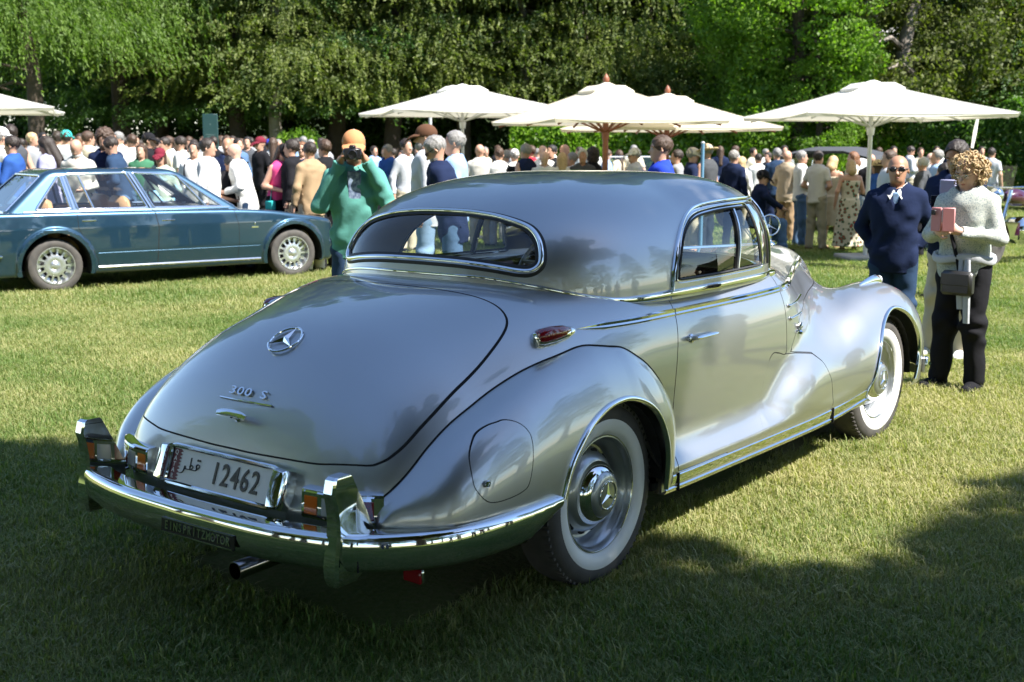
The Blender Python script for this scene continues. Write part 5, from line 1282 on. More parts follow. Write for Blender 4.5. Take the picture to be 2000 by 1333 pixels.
old_car(1590,24,YAW+.9,mat('dark_blue_paint',(.02,.03,.06),.25,coat=1),None,'dark vintage car with a raised black top behind the right group',True)
x, y = gp3(1992, 17); mc = thing('motorcycle', (x, y, 0), YAW+2.2, label='dark magenta motorcycle with bright chrome at the right edge', category='motorcycle')
mag = mat('magenta_paint', (.05,.006,.022), .2, coat=1)
for cx in (-.7, .75): MB().lathe([(-.05,.24),(-.06,.30),(-.02,.33),(.02,.33),(.06,.30),(.05,.24),(.01,.22),(.02,.05),(.05,.04),(.05,0)], (cx,0,.33), (0,1,0), 32).obj('wheel', tyre_m, mc)
MB().loft([[(x_, w_*cos(a), z_+h_*sin(a)) for a in np.linspace(0, 2*pi, 12, endpoint=False)] for x_, w_, z_, h_ in ((-.15,.06,.88,.06),(0,.14,.92,.12),(.3,.15,.95,.13),(.45,.06,.95,.06))]).obj('tank', mag, mc); MB().rbox((-.45,0,.82), (.6,.24,.09), .04).obj('seat', mat('black_leather', ()), mc)
MB().rbox((.0,0,.48), (.42,.34,.36), .06).obj('engine', chrome, mc); MB().tube([(.75,.10,.33),(.5,.12,1.05)], .03, 8).tube([(.75,-.10,.33),(.5,-.12,1.05)], .03, 8).tube([(.40,-.38,1.10),(.5,-.1,1.08),(.5,.1,1.08),(.40,.38,1.10)], .016, 8).obj('fork', chrome, mc)
MB().ell((.66,0,.98), (.10,.11,.11), 14, 8).obj('headlamp', chrome, mc); MB().add([(.60,-.2,1.05),(.60,.2,1.05),(.45,.16,1.38),(.45,-.16,1.38)], [(0,1,2,3)]).obj('windshield', glass, mc)
for cx in (-.7, .75): MB().loft([[(cx + r_*cos(a), y_, .33 + r_*sin(a)) for r_, y_ in ((.36,-.08),(.38,0),(.36,.08),(.35,.07),(.37,0),(.35,-.07))] for a in np.linspace(.3, pi-.2, 12)]).obj('mudguard', mag, mc)
# ------------------------------------------------------------------ lawn, trees, hedge, hills
F2 = np.array([cos(YAW), sin(YAW)]); R2_ = np.array([sin(YAW), -cos(YAW)])
def gp2(px, D): return CAM[:2] + F2*D + R2_*(px-1000)/FPX*D
def lawn_mat():
    m = bpy.data.materials.new('lawn'); m.use_nodes = True; nt = m.node_tree; b = nt.nodes['Principled BSDF']; b.inputs['Roughness'].default_value = .95; b.inputs['Specular IOR Level'].default_value = .15
    g = nt.nodes.new('ShaderNodeNewGeometry'); L = nt.links
    def noise(s, d=6): n = nt.nodes.new('ShaderNodeTexNoise'); n.inputs['Scale'].default_value = s; n.inputs['Detail'].default_value = d; L.new(g.outputs['Position'], n.inputs['Vector']); return n
    a = noise(.55); c = noise(38, 8); r1 = nt.nodes.new('ShaderNodeValToRGB'); e = r1.color_ramp.elements
    e[0].position = .36; e[0].color = (.08,.125,.025,1); e[1].position = .66; e[1].color = (.20,.185,.075,1); k = e.new(.5); k.color = (.13,.155,.04,1)
    mx = nt.nodes.new('ShaderNodeMath'); mx.operation = 'MULTIPLY_ADD'; mx.inputs[1].default_value = .35; L.new(c.outputs['Fac'], mx.inputs[0]); sb = nt.nodes.new('ShaderNodeMath'); sb.operation = 'SUBTRACT'; sb.inputs[1].default_value = .175; L.new(a.outputs['Fac'], sb.inputs[0]); L.new(sb.outputs[0], mx.inputs[2])
    L.new(mx.outputs[0], r1.inputs[0]); L.new(r1.outputs[0], b.inputs['Base Color'])
    bp = nt.nodes.new('ShaderNodeBump'); bp.inputs['Strength'].default_value = .8; bp.inputs['Distance'].default_value = .02; L.new(c.outputs['Fac'], bp.inputs['Height']); L.new(bp.outputs[0], b.inputs['Normal']); return m
def leaf_mat(name, c0, c1, trans=.35, rough=.55):
    """leaf colour varies from spray to spray through a per-face attribute; light passes through"""
    m = bpy.data.materials.new(name); m.use_nodes = True; nt = m.node_tree; b = nt.nodes['Principled BSDF']; b.inputs['Roughness'].default_value = rough; b.inputs['Specular IOR Level'].default_value = .3
    at_ = nt.nodes.new('ShaderNodeAttribute'); at_.attribute_name = 'tone'; r = nt.nodes.new('ShaderNodeMixRGB'); r.inputs[1].default_value = (*c0, 1); r.inputs[2].default_value = (*c1, 1)
    nt.links.new(at_.outputs['Fac'], r.inputs[0]); nt.links.new(r.outputs[0], b.inputs['Base Color'])
    t = nt.nodes.new('ShaderNodeBsdfTranslucent'); h = nt.nodes.new('ShaderNodeMixRGB'); h.blend_type = 'MULTIPLY'; h.inputs[0].default_value = 1; h.inputs[2].default_value = (1.5,1.9,.5,1); nt.links.new(r.outputs[0], h.inputs[1]); nt.links.new(h.outputs[0], t.inputs[0])
    x = nt.nodes.new('ShaderNodeMixShader'); x.inputs[0].default_value = trans; o = nt.nodes['Material Output']; nt.links.new(b.outputs[0], x.inputs[1]); nt.links.new(t.outputs[0], x.inputs[2]); nt.links.new(x.outputs[0], o.inputs[0]); return m
def quads_mesh(name, C, A, B, tone, m):
    """one quad per centre C with half-axes A and B"""
    n = len(C); V = np.stack([C-A-B*.35, C-A*.2+B, C+A, C-A*.2-B], 1).reshape(-1, 3); me = bpy.data.meshes.new(name)
    me.vertices.add(4*n); me.vertices.foreach_set('co', V.ravel()); me.loops.add(4*n); me.loops.foreach_set('vertex_index', np.arange(4*n, dtype=np.int32))
    me.polygons.add(n); me.polygons.foreach_set('loop_start', np.arange(0, 4*n, 4, dtype=np.int32)); me.polygons.foreach_set('loop_total', np.full(n, 4, np.int32)); me.update(calc_edges=True)
    a = me.attributes.new('tone', 'FLOAT', 'FACE'); a.data.foreach_set('value', np.asarray(tone, np.float32)); me.materials.append(m); return me
def unit(v): return v/np.maximum(np.linalg.norm(v, axis=-1, keepdims=True), 1e-9)
def leaves(C, D, size, asp, tone, name, m, r, spread=.6):
    """leaves at C pointing roughly along D"""
    D = unit(D + r.normal(0, spread, D.shape)); s = unit(np.cross(D, r.normal(0, 1, D.shape))); L = size*r.uniform(.6, 1.3, (len(C), 1))
    return quads_mesh(name, C, D*L*.5, s*L*.5*asp, tone, m)
def conifer(seed, H, R, z0, nb, ns, nl, droop, leaf, asp, m, name, strand=0.):
    r = np.random.default_rng(seed); hb = z0 + (H-z0)*r.uniform(0, 1, nb)**1.25; t = (hb-z0)/(H-z0); L = R*(1-t)**.75*r.uniform(.65, 1.12, nb) + .4; th = r.uniform(0, 2*pi, nb)
    s = r.uniform(.22, 1, (nb, ns)); bd = np.stack([np.cos(th), np.sin(th), 0*th], 1); side = np.stack([-np.sin(th), np.cos(th), 0*th], 1)
    lat = r.normal(0, .25, (nb, ns))*L[:, None]*s
    P = bd[:, None]*(L[:, None]*s)[..., None] + side[:, None]*lat[..., None]; P[..., 2] += hb[:, None] + .18*L[:, None]*s - droop*L[:, None]*s**2
    d = unit(bd[:, None]*.7 + side[:, None]*(np.sign(lat)*.7)[..., None] + np.array([0, 0, -.12-droop*.5]) + r.normal(0, .25, P.shape)); ln = r.uniform(.35, .75, (nb, ns, 1)) + strand*r.uniform(.3, 1, (nb, ns, 1))
    u = r.uniform(0, 1, (nb, ns, nl, 1)); C = P[:, :, None] + d[:, :, None]*ln[:, :, None]*u*[1,1,1] ; C[..., 2] -= (u[..., 0]**2)*(.18 + strand*.5)*1.0; C = C + r.normal(0, .055, C.shape)*(1.2-u*.6)
    if strand: C[..., :2] = P[:, :, None, :2] + (C[..., :2]-P[:, :, None, :2])*.35
    tone = np.clip(r.normal(.45, .18, (nb, ns, 1)) + r.normal(0, .15, (nb, 1, 1)) + .35*u[..., 0] - .1, 0, 1); D = np.broadcast_to(d[:, :, None], C.shape) + [0, 0, -.5*u.mean() - strand]
    return leaves(C.reshape(-1, 3), D.reshape(-1, 3), leaf, asp, tone.ravel(), name, m, r)
def broadleaf(seed, blobs, per, leaf, m, name, asp=.6):
    r = np.random.default_rng(seed); B = np.array(blobs, float); C = []; T = []
    for b in B:
        d = unit(r.normal(0, 1, (per, 3))); rad = b[3]*r.uniform(.45, 1.05, (per, 1))**.6; C.append(b[:3] + d*rad*[1, 1, .8]); T.append(np.clip(r.normal(.45, .2)+r.normal(0, .16, per), 0, 1))
    C = np.concatenate(C); return leaves(C, r.normal(0, 1, C.shape) + [0, 0, -.4], leaf, asp, np.concatenate(T), name, m, r, .8)
bark = mat('bark', (.10,.075,.055), .9, noise=(3,.2,(.05,.038,.03)), bump=(9,1.0,.06)); palebark = mat('pale_bark', (.26,.23,.20), .9, noise=(3,.2,(.13,.11,.09)), bump=(9,1.0,.05)); darkbark = mat('dark_bark', (.045,.032,.028), .9, bump=(9,1.0,.06))
def trunk_mesh(H, r0, seed, nb=7, m=bark, z0=2.5, R=3):
    r = random.Random(seed); mb = MB(); P = [(r.uniform(-.12,.12)*k, r.uniform(-.12,.12)*k, H*k/8) for k in range(9)]; P[0] = (0,0,-.2)
    mb.tube(P, [r0*1.35] + [r0*(1-k/9.5) for k in range(1, 9)], 12)
    for i in range(nb):
        z = z0 + (H*.7-z0)*(i+r.random())/nb; k = z/H*8; a = r.uniform(0, 2*pi); L = R*r.uniform(.5, .9)*(1-z/H*.6); x0, y0 = P[int(k)][:2]
        mb.tube([(x0, y0, z), (x0+cos(a)*L*.5, y0+sin(a)*L*.5, z+L*.12), (x0+cos(a)*L, y0+sin(a)*L, z+.02*L)], [r0*.28, r0*.18, .02], 6)
    o = mb.obj('trunk', m); me = o.data; bpy.data.objects.remove(o); return me
def tree(x, y, crown, trunk, rz, s, label, name='conifer_tree', group=None, sz=None):
    t = thing(name, (x, y, 0), rz, label=label, category='tree'); t.scale = (s, s, sz or s)
    if group: t['group'] = group
    link('trunk', trunk, t); link('crown', crown, t); return t
MG = lawn_mat(); MB().add([(-90,-90,0),(140,-90,0),(140,140,0),(-90,140,0)], [(0,1,2,3)]).obj('lawn', MG, smooth=False, kind='structure')
olive = leaf_mat('olive_needles', (.030,.058,.015), (.185,.215,.055)); deep = leaf_mat('deep_green_needles', (.018,.048,.016), (.095,.17,.045)); fresh = leaf_mat('fresh_weeping_foliage', (.055,.105,.018), (.16,.24,.045), .45)
lime = leaf_mat('lime_leaves', (.07,.14,.018), (.20,.31,.045), .45); oak = leaf_mat('holm_oak_leaves', (.035,.052,.014), (.16,.18,.050)); laurel = leaf_mat('laurel_leaves', (.05,.12,.014), (.24,.38,.04), .4, .35)
cA = conifer(1, 15, 4.3, 3.2, 115, 52, 20, .28, .115, .50, olive, 'crown'); cB = conifer(2, 17, 4.0, 2.7, 120, 52, 19, .25, .11, .50, deep, 'crown'); cW = conifer(3, 13, 4.4, 5.2, 140, 34, 20, .50, .125, .28, fresh, 'crown', strand=.75); cC = conifer(4, 14, 4.6, 3.6, 110, 52, 20, .36, .115, .46, olive, 'crown', strand=.10)
rr_ = np.random.default_rng(5)
def blobs(n, c, R, seed, rb=(.55,1.0)):
    r = np.random.default_rng(seed); d = unit(r.normal(0, 1, (n, 3))); rad = r.uniform(.35, 1, (n, 1))**.5; P = np.array(c) + d*rad*np.array(R); return np.concatenate([P, r.uniform(*rb, (n, 1))], 1)
cO = broadleaf(6, blobs(85, (0,0,5.6), (3.6,3.6,4.2), 6), 420, .13, oak, 'crown'); cL = broadleaf(7, blobs(70, (0,0,5.0), (2.6,2.6,4.6), 7, (.5,.9)), 420, .14, lime, 'crown')
tA = trunk_mesh(14, .26, 1, 9, bark); tB = trunk_mesh(15, .30, 2, 9, darkbark); tP = trunk_mesh(12, .27, 3, 6, palebark); tO = trunk_mesh(8, .33, 4, 8, palebark, 2.2, 3.4)
TL = [  # px, distance, crown, trunk, scale, label
 (-40,34,cW,tA,1.0,'bright weeping conifer at the left edge behind the parasol'),(85,36,cW,tA,1.05,'weeping light green conifer second from the left edge'),(250,40.5,cW,tB,1.12,'tall weeping conifer with pale hanging strands left of the dark gap'),
 (330,43,cB,tB,1.0,'dark green conifer right behind the pale hanging strands'),(470,41,cA,tB,1.05,'olive conifer above the dark information panel'),(545,40,cC,tP,.95,'olive conifer with a pale trunk left of the orange cap man'),
 (668,42.5,cB,tB,1.1,'dark conifer above the orange cap man'),(775,42,cC,tB,1.08,'olive drooping conifer above the first white parasol from the left of the car'),(905,43,cA,tA,1.1,'olive conifer standing directly above the grey-poled middle parasol'),(1015,42.5,cC,tP,1.05,'yellowish olive conifer whose trunk shows between two parasols'),
 (1130,43.5,cC,tB,1.12,'broad olive conifer above the wooden parasol finial'),(1250,44,cA,tB,1.0,'olive green conifer right of the wooden parasol finial'),(1372,44.5,cB,tB,1.05,'deep green conifer above the rear wooden parasol'),(1445,46,cB,tA,1.1,'dark green conifer left of the bright lime tree')]
for i, (px, D, c, t_, s, lb) in enumerate(TL): x, y = gp2(px, D); tree(x, y, c, t_, i*1.7, s, lb)
for px, D, s, lb in ((1545,35.5,.95,'bright lime green broadleaf tree in full sun between dark conifers'),(1500,38,1.0,'taller lime green tree behind the first one'),(1592,34.8,.5,'low sunlit lime green tree left of the right parasol')): x, y = gp2(px, D); tree(x, y, cL, tA, px, s, lb, 'broadleaf_tree')
for px, D, s, lb in ((1655,37.5,.78,'olive green holm oak with a leaning grey trunk behind the right parasol'),(1772,36.5,1.1,'large rounded holm oak above the right parasol'),(1850,39,1.0,'holm oak between the rounded oak and the right-hand conifer')): x, y = gp2(px, D); tree(x, y, cO, tO, px*.7, s, lb, 'holm_oak')
for px, D, c, s, lb in ((1935,41,cA,1.1,'dark olive conifer at the upper right corner'),(2030,39,cB,1.1,'dark conifer cut by the right edge')): x, y = gp2(px, D); tree(x, y, c, tB, px*.3, s, lb)
for i, px in enumerate(range(-150, 1480, 118)): x, y = gp2(px + 20*sin(i*2.3), 52 + 3*sin(i*1.9)); tree(x, y, [cB, cA, cC][i % 3], tB, i*2.1, 1.3, 'tall dark conifer in the dense second row behind the front trees', group='second row of dark conifers')
for i, px in enumerate(range(-260, 2300, 160)):
    if 1520 < px < 1760: continue
    x, y = gp2(px, 61 + 3*sin(i*2.9)); tree(x, y, [cB, cA][i % 2], tB, i*1.3, 1.6, 'tall conifer in the third row closing the view behind the park', group='third row of conifers')
# understorey: dark shrubs at the left, sunlit laurel hedge at the right
def hedge(px0, px1, D0, D1, h, n, m, label, seed, name='laurel_hedge', th=1.6, leaf=.17):
    r = np.random.default_rng(seed); a = gp2(px0, D0); b = gp2(px1, D1); d = (b-a)/np.linalg.norm(b-a); nn = np.array([-d[1], d[0]]); L = np.linalg.norm(b-a)
    u = r.uniform(0, L, n); v = r.uniform(-1, 1, n); z = r.uniform(0.05, 1, n)**.8; top = h*(1+.07*np.sin(u*.9)+.05*np.sin(u*2.3+1)+.04*np.sin(u*5.1)); rad = th/2*np.sqrt(1-np.clip(z, 0, 1)**4*.8)*(1+.2*np.sin(u*1.7)*np.sin(z*7+u)); v = np.sign(v)*np.abs(v)**.35
    C = np.stack([a[0]+d[0]*u+nn[0]*v*rad, a[1]+d[1]*u+nn[1]*v*rad, z*top], 1); tone = np.clip(.45+.25*np.sin(u*3+z*9)*np.sin(u*1.3)+r.normal(0, .2, n), 0, 1)
    me = leaves(C, r.normal(0, 1, C.shape), leaf, .55, tone, 'foliage', m, r, .8); t = thing(name, (0,0,0), 0, label=label, category='hedge'); link('foliage', me, t)
    P = [(*(a + d*L*k/6), .02) for k in range(7)]; mb = MB()
    for k in range(14): q = a + d*L*(k+.5)/14; mb.tube([(q[0],q[1],0),(q[0]+.1,q[1],h*.5),(q[0]-.1,q[1]+.2,h*.8)], [.06,.05,.02], 6)
    mb.obj('stems', darkbark, t); return t
hedge(1000,1800,37.5,36,2.35,42000,laurel,'long sunlit laurel hedge behind the wooden parasols',1)
hedge(1780,2200,34,30,2.6,16000,leaf_mat('ivy_leaves',(.03,.07,.012),(.10,.19,.03),.4),'darker green hedge behind the curly-haired woman at the right',2)
hedge(-200,760,49,48,3.2,26000,deep,'dark shady shrubbery behind the left crowd',3,'shrubbery',2.4,.22)
hedge(700,1000,47,46,3.0,9000,deep,'dark shrubs in shade behind the middle parasol',4,'shrubbery',2.4,.22)
x, y = gp2(590, 38); bs = thing('round_bush', (x, y, 0), 0, label='round bright green bush by the pale tree trunk', category='bush'); link('foliage', broadleaf(9, blobs(26, (0,0,1.25), (1.1,1.1,.8), 9, (.3,.5)), 260, .09, laurel, 'foliage'), bs); MB().tube([(0,0,0),(.05,0,.6),(0,.05,1.3)], [.06,.05,.02], 7).obj('stem', darkbark, bs)
x, y = gp2(155, 42); bs = thing('bush', (x, y, 0), 0, label='small leafy green bush behind the left crowd below the weeping trees', category='bush'); link('foliage', broadleaf(10, blobs(20, (0,0,1.6), (.9,.9,1.0), 10, (.3,.45)), 200, .11, laurel, 'foliage'), bs); MB().tube([(0,0,0),(.05,0,.6),(0,.05,1.5)], [.06,.05,.02], 7).obj('stem', darkbark, bs)
# big trees beside and behind the viewer: the first one shades the rear of the coupe
def in_poly(px, py, poly): return sd_poly(np.array([px]), np.array([py]), poly)[0]
shade = [(.60,-.28),(1.0,.0),(1.45,.35),(1.65,.9),(1.3,1.6),(.5,2.2),(.0,2.8),(-.5,3.0),(-1.6,3.5),(-3,4.4),(-6,4.5),(-8,1),(-8,-6),(4.6,-6),(3.6,-2.5),(2.5,-1.72),(1.85,-1.30),(1.55,-1.45),(1.2,-1.62),(1.05,-1.42),(1.42,-.85),(1.05,-1.12),(.72,-1.42),(.48,-1.36),(.56,-1.05)]
rs = random.Random(11); bl = []
for gx in np.arange(-8, 4.2, .42):
    for gy in np.arange(-6, 4.6, .42):
        x0, y0 = gx + rs.uniform(-.1,.1), gy + rs.uniform(-.1,.1); dd = in_poly(x0, y0, shade)
        rb = .52 if dd < -.5 else (.30 if dd < -.26 else .17)
        if dd < -rb*.40:
            if dd < -1.2 and rs.random() < .02: continue
            if x0 > .2 and -2.9 < y0 < -1.45 and rs.random() < .30: continue
            h = rs.uniform(7.0, 10.5); k = h/SUNV[2]; bl.append((x0 + SUNV[0]*k, y0 + SUNV[1]*k, h, rb))
for gx in np.arange(-13.5, -8, .75):
    for gy in np.arange(-7, 7, .75): h = rs.uniform(7, 10); k = h/SUNV[2]; bl.append((gx + rs.uniform(-.2,.2) + SUNV[0]*k, gy + rs.uniform(-.2,.2) + SUNV[1]*k, h, .8))
bl = np.array(bl); tc_ = bl[:, :3].mean(0); base = np.array([tc_[0]-.6, tc_[1]-1.0])
big = bl.copy(); big[:, 0] -= base[0]; big[:, 1] -= base[1]
parkt = thing('park_tree', (base[0], base[1], 0), 0, label='spreading tree right of the frame whose shadow covers the rear of the coupe', category='tree')
small = big[big[:, 3] < .4]; larg = big[big[:, 3] >= .4]
link('crown', broadleaf(12, larg, 390, .165, oak, 'crown'), parkt); link('fringe', broadleaf(13, small, 150, .085, oak, 'crown'), parkt)
mb = MB(); mb.tube([(0,0,-.2),(.05,0,2),(0,.1,4.5),(.2,.2,6.4)], [.52,.40,.36,.30], 14)
for k in range(0, len(larg), 9): q = larg[k]; mb.tube([(.1,.1,5.0+rs.uniform(-1,1)),(q[0]*.5,q[1]*.5,6.3),(q[0],q[1],q[2])], [.16,.09,.02], 6)
mb.obj('trunk', bark, parkt)
for x, y, c, t_, s, lb, nm in ((-13.5,3.0,cO,tO,1.15,'round tree behind the viewer to the left, mirrored in the trunk lid','broadleaf_tree'),(-15,-3,cL,tA,1.0,'light green tree behind the viewer, mirrored in the trunk lid','broadleaf_tree'),(-10.5,9.5,cW,tP,.9,'weeping tree behind the viewer on the far left, mirrored in the rear window','conifer_tree'),
    (-13,-11,cO,tO,1.2,'round tree behind the viewer to the right','broadleaf_tree'),(-17,7,cO,tO,1.25,'round tree behind the viewer, second from the left','broadleaf_tree'),(-18,-7,cO,tB,1.3,'large round tree straight behind the viewer','broadleaf_tree'),(-20,1,cB,tB,1.1,'dark conifer straight behind the viewer','conifer_tree'),(-16,-16,cB,tB,1.1,'dark conifer behind the viewer to the right','conifer_tree'),(-9,-18,cO,tO,1.2,'round tree on the lawn behind the park tree','broadleaf_tree'),(-14,15,cA,tA,1.1,'olive conifer behind the viewer on the left','conifer_tree'),(-6,-33,cA,tB,1.3,'olive conifer across the lawn behind the park tree','conifer_tree'),(2,-27,cO,tO,1.3,'tree far to the right across the lawn','broadleaf_tree'),(13,-25,cA,tB,1.1,'conifer far to the right across the lawn','conifer_tree'),(-9,-27,cB,tB,1.1,'dark conifer far behind the viewer to the right','conifer_tree'),(22,-20,cC,tA,1.1,'drooping conifer far to the right of the frame','conifer_tree'),(-24,8,cB,tB,1.2,'dark conifer far behind the viewer','conifer_tree')):
    tree(x, y, c, t_, x, s, lb, nm)
# wooded hill with houses, glimpsed between the crowns at the upper right
hx, hy = gp2(1700, 330); H_ = surfnet(lambda x, y, z: ((((x-hx)/190)**2 + ((y-hy)/190)**2)**.5 - 1 + np.maximum(z, 0)/85.)*40, (hx-200, hy-200, -3), (hx+200, hy+200, 90), 9, 1)
mesh_obj('wooded_hill', H_[0], totri(H_[1]), mat('wooded_slope', (.035,.060,.018), 1, noise=(.25,.2,(.07,.10,.03)), bump=(.4,1,2.5)), N=H_[2], kind='structure')
rh = random.Random(4)
roofm = [mat('roof_tile_red', (.30,.08,.05), .8), mat('roof_tile_orange', (.36,.15,.08), .8)]; wallm = [mat('wall_white', (.68,.66,.62), .8), mat('wall_grey', (.36,.38,.42), .8), mat('wall_cream', (.60,.52,.36), .8)]
HS = [(1622,12,0,1,'grey house with orange roof high on the hill, leftmost of the glimpsed houses'),(1640,34,1,0,'grey-walled house with an orange roof above the white one on the hill'),(1658,22,1,0,'white house on the hill between the holm oak branches'),(1632,47,0,0,'red-roofed house lowest on the hill, left'),(1652,50,0,1,'bright red-roofed house lowest on the hill, right'),(1688,8,1,1,'cream house near the top edge above the right parasol'),(1605,6,0,1,'pale house near the top edge left of the holm oak'),(1885,4,1,2,'cream house at the top edge left of the corner conifer'),(1712,10,0,0,'white house at the top edge above the large holm oak')]
for i, (px, v, ri, wi, lb) in enumerate(HS):
    D = 175 + 6*i; x, y = gp2(px, D); z = head_h0(v, D) if 'head_h0' in globals() else CAM[2] + D*math.tan(math.atan((666.5-v)/FPX) + PITCH)
    hs = thing('house', (x, y, z-6), YAW + .4*rh.uniform(-1, 1), label=lb, category='house'); w_, d_, h_ = rh.uniform(7, 10), rh.uniform(8, 11), 6.5
    MB().box((0,0,h_/2-4), (w_, d_, h_+8)).obj('wall', wallm[wi if wi < 3 else 0], hs, smooth=False)
    MB().loft([[(-w_/2-.5,-d_/2-.5,h_),(w_/2+.5,-d_/2-.5,h_),(w_/2+.5,d_/2+.5,h_),(-w_/2-.5,d_/2+.5,h_)],[(-.3,-d_/4,h_+2),(.3,-d_/4,h_+2),(.3,d_/4,h_+2),(-.3,d_/4,h_+2)]]).obj('roof', roofm[ri], hs, smooth=False)
    wn = mat('dark_window_pane', (.03,.035,.045), .1)
    for yy in (-d_*.3, 0, d_*.3):
        for zz in (1.6, 4.6): MB().box((-w_/2-.02, yy, zz), (.08,1.1,1.4)).obj('window', wn, hs, smooth=False)
# grass blades
def tuft(seed, n, r, h0, h1, wd):
    q = np.random.default_rng(seed); V = []; F = []; tone = []
    for i in range(n):
        a = q.uniform(0, 2*pi); d = r*sqrt(q.random()); x, y = d*cos(a), d*sin(a); h = q.uniform(h0, h1); b = q.uniform(0, 2*pi); flat = i > n-9; h = .007 if flat else h; ln = q.uniform(.03, .06) if flat else h*q.uniform(.25, 1.1); w = wd*q.uniform(.6, 1.2); sx, sy = -sin(b)*w, cos(b)*w; k = len(V)
        V += [(x-sx, y-sy, -.004), (x+sx, y+sy, -.004), (x+cos(b)*ln*.35+sx*.8, y+sin(b)*ln*.35+sy*.8, h*.62), (x+cos(b)*ln*.35-sx*.8, y+sin(b)*ln*.35-sy*.8, h*.62), (x+cos(b)*ln, y+sin(b)*ln, h*q.uniform(.75,1))]
        F += [(k, k+1, k+2, k+3), (k+3, k+2, k+4)]; t = 1.15 if flat else q.random()**1.4; tone += [t, t]
    me = bpy.data.meshes.new('grass_tuft'); me.from_pydata(V, [], F); a = me.attributes.new('tone', 'FLOAT', 'FACE'); a.data.foreach_set('value', np.array(tone, np.float32)); me.materials.append(GRASS); return me
def grass_mat():
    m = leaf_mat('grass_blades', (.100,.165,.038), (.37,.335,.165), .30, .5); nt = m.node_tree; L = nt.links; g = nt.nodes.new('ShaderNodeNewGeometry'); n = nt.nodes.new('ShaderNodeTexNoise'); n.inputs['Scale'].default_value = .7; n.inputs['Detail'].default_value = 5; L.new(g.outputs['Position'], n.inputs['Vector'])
    mr = nt.nodes.new('ShaderNodeMapRange'); mr.inputs[1].default_value = .35; mr.inputs[2].default_value = .68; mr.inputs[3].default_value = -.22; mr.inputs[4].default_value = .42; L.new(n.outputs['Fac'], mr.inputs[0])
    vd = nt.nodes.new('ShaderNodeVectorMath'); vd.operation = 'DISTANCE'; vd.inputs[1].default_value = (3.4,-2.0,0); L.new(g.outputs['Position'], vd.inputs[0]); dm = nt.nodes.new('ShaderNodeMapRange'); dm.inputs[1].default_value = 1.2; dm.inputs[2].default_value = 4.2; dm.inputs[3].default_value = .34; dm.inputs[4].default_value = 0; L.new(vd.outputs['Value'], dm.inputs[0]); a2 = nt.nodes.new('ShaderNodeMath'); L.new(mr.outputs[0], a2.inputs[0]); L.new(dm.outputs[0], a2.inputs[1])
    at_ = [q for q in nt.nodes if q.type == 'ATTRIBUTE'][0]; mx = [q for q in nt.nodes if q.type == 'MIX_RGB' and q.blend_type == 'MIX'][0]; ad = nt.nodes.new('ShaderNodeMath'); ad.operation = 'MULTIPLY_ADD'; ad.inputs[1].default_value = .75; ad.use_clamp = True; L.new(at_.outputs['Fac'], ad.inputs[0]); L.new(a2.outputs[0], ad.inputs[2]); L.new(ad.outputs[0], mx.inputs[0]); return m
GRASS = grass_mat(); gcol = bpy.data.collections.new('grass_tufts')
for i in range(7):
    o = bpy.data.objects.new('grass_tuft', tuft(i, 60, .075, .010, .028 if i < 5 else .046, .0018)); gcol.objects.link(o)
def scatter():
    r = np.random.default_rng(21); P = []; S = []
    for d0, d1, den, sc_ in ((1.9,4.5,620,1.0),(4.5,7.5,480,1.05),(7.5,12,260,1.35),(12,20,110,1.9),(20,34,34,3.0)):
        n = int(.86*(d1*d1-d0*d0)/2*den*1.12); d = np.sqrt(r.uniform(d0*d0, d1*d1, n)); t = r.uniform(-.47, .47, n); P.append(CAM[:2] + F2*d[:, None] + R2_*(t*d)[:, None]); S.append(sc_*r.uniform(.75, 1.25, n))
    n = 12000; P.append(np.stack([r.uniform(-6, 6, n), r.uniform(-9, 4, n)], 1)); S.append(1.5*r.uniform(.8, 1.3, n))
    P = np.concatenate(P); S = np.concatenate(S); m = ~((np.abs(P[:, 1]) < .62) & (P[:, 0] > -.9) & (P[:, 0] < 3.3)); return P[m], S[m]
Pg, Sg = scatter(); n = len(Pg); me = bpy.data.meshes.new('grass'); me.vertices.add(n); me.vertices.foreach_set('co', np.concatenate([Pg, np.zeros((n, 1))], 1).ravel())
a = me.attributes.new('size', 'FLOAT', 'POINT'); a.data.foreach_set('value', Sg.astype(np.float32)); a = me.attributes.new('turn', 'FLOAT', 'POINT'); a.data.foreach_set('value', rng.uniform(0, 6.283, n).astype(np.float32))
go = link('grass', me, kind='stuff', label='short mown grass with straw-coloured patches covering the park lawn', category='grass')
ng = bpy.data.node_groups.new('grass_scatter', 'GeometryNodeTree'); ng.interface.new_socket('Geometry', in_out='INPUT', socket_type='NodeSocketGeometry'); ng.interface.new_socket('Geometry', in_out='OUTPUT', socket_type='NodeSocketGeometry')
N_ = ng.nodes; gi = N_.new('NodeGroupInput'); go_ = N_.new('NodeGroupOutput'); ip = N_.new('GeometryNodeInstanceOnPoints'); ci = N_.new('GeometryNodeCollectionInfo'); ci.inputs['Collection'].default_value = gcol; ci.inputs['Separate Children'].default_value = True; ci.inputs['Reset Children'].default_value = True
na = N_.new('GeometryNodeInputNamedAttribute'); na.data_type = 'FLOAT'; na.inputs['Name'].default_value = 'size'; nb_ = N_.new('GeometryNodeInputNamedAttribute'); nb_.data_type = 'FLOAT'; nb_.inputs['Name'].default_value = 'turn'; cx = N_.new('ShaderNodeCombineXYZ')
ng.links.new(gi.outputs[0], ip.inputs['Points']); ng.links.new(ci.outputs[0], ip.inputs['Instance']); ip.inputs['Pick Instance'].default_value = True; ng.links.new(nb_.outputs[0], cx.inputs['Z']); ng.links.new(cx.outputs[0], ip.inputs['Rotation']); ng.links.new(na.outputs[0], ip.inputs['Scale']); ng.links.new(ip.outputs[0], go_.inputs[0])
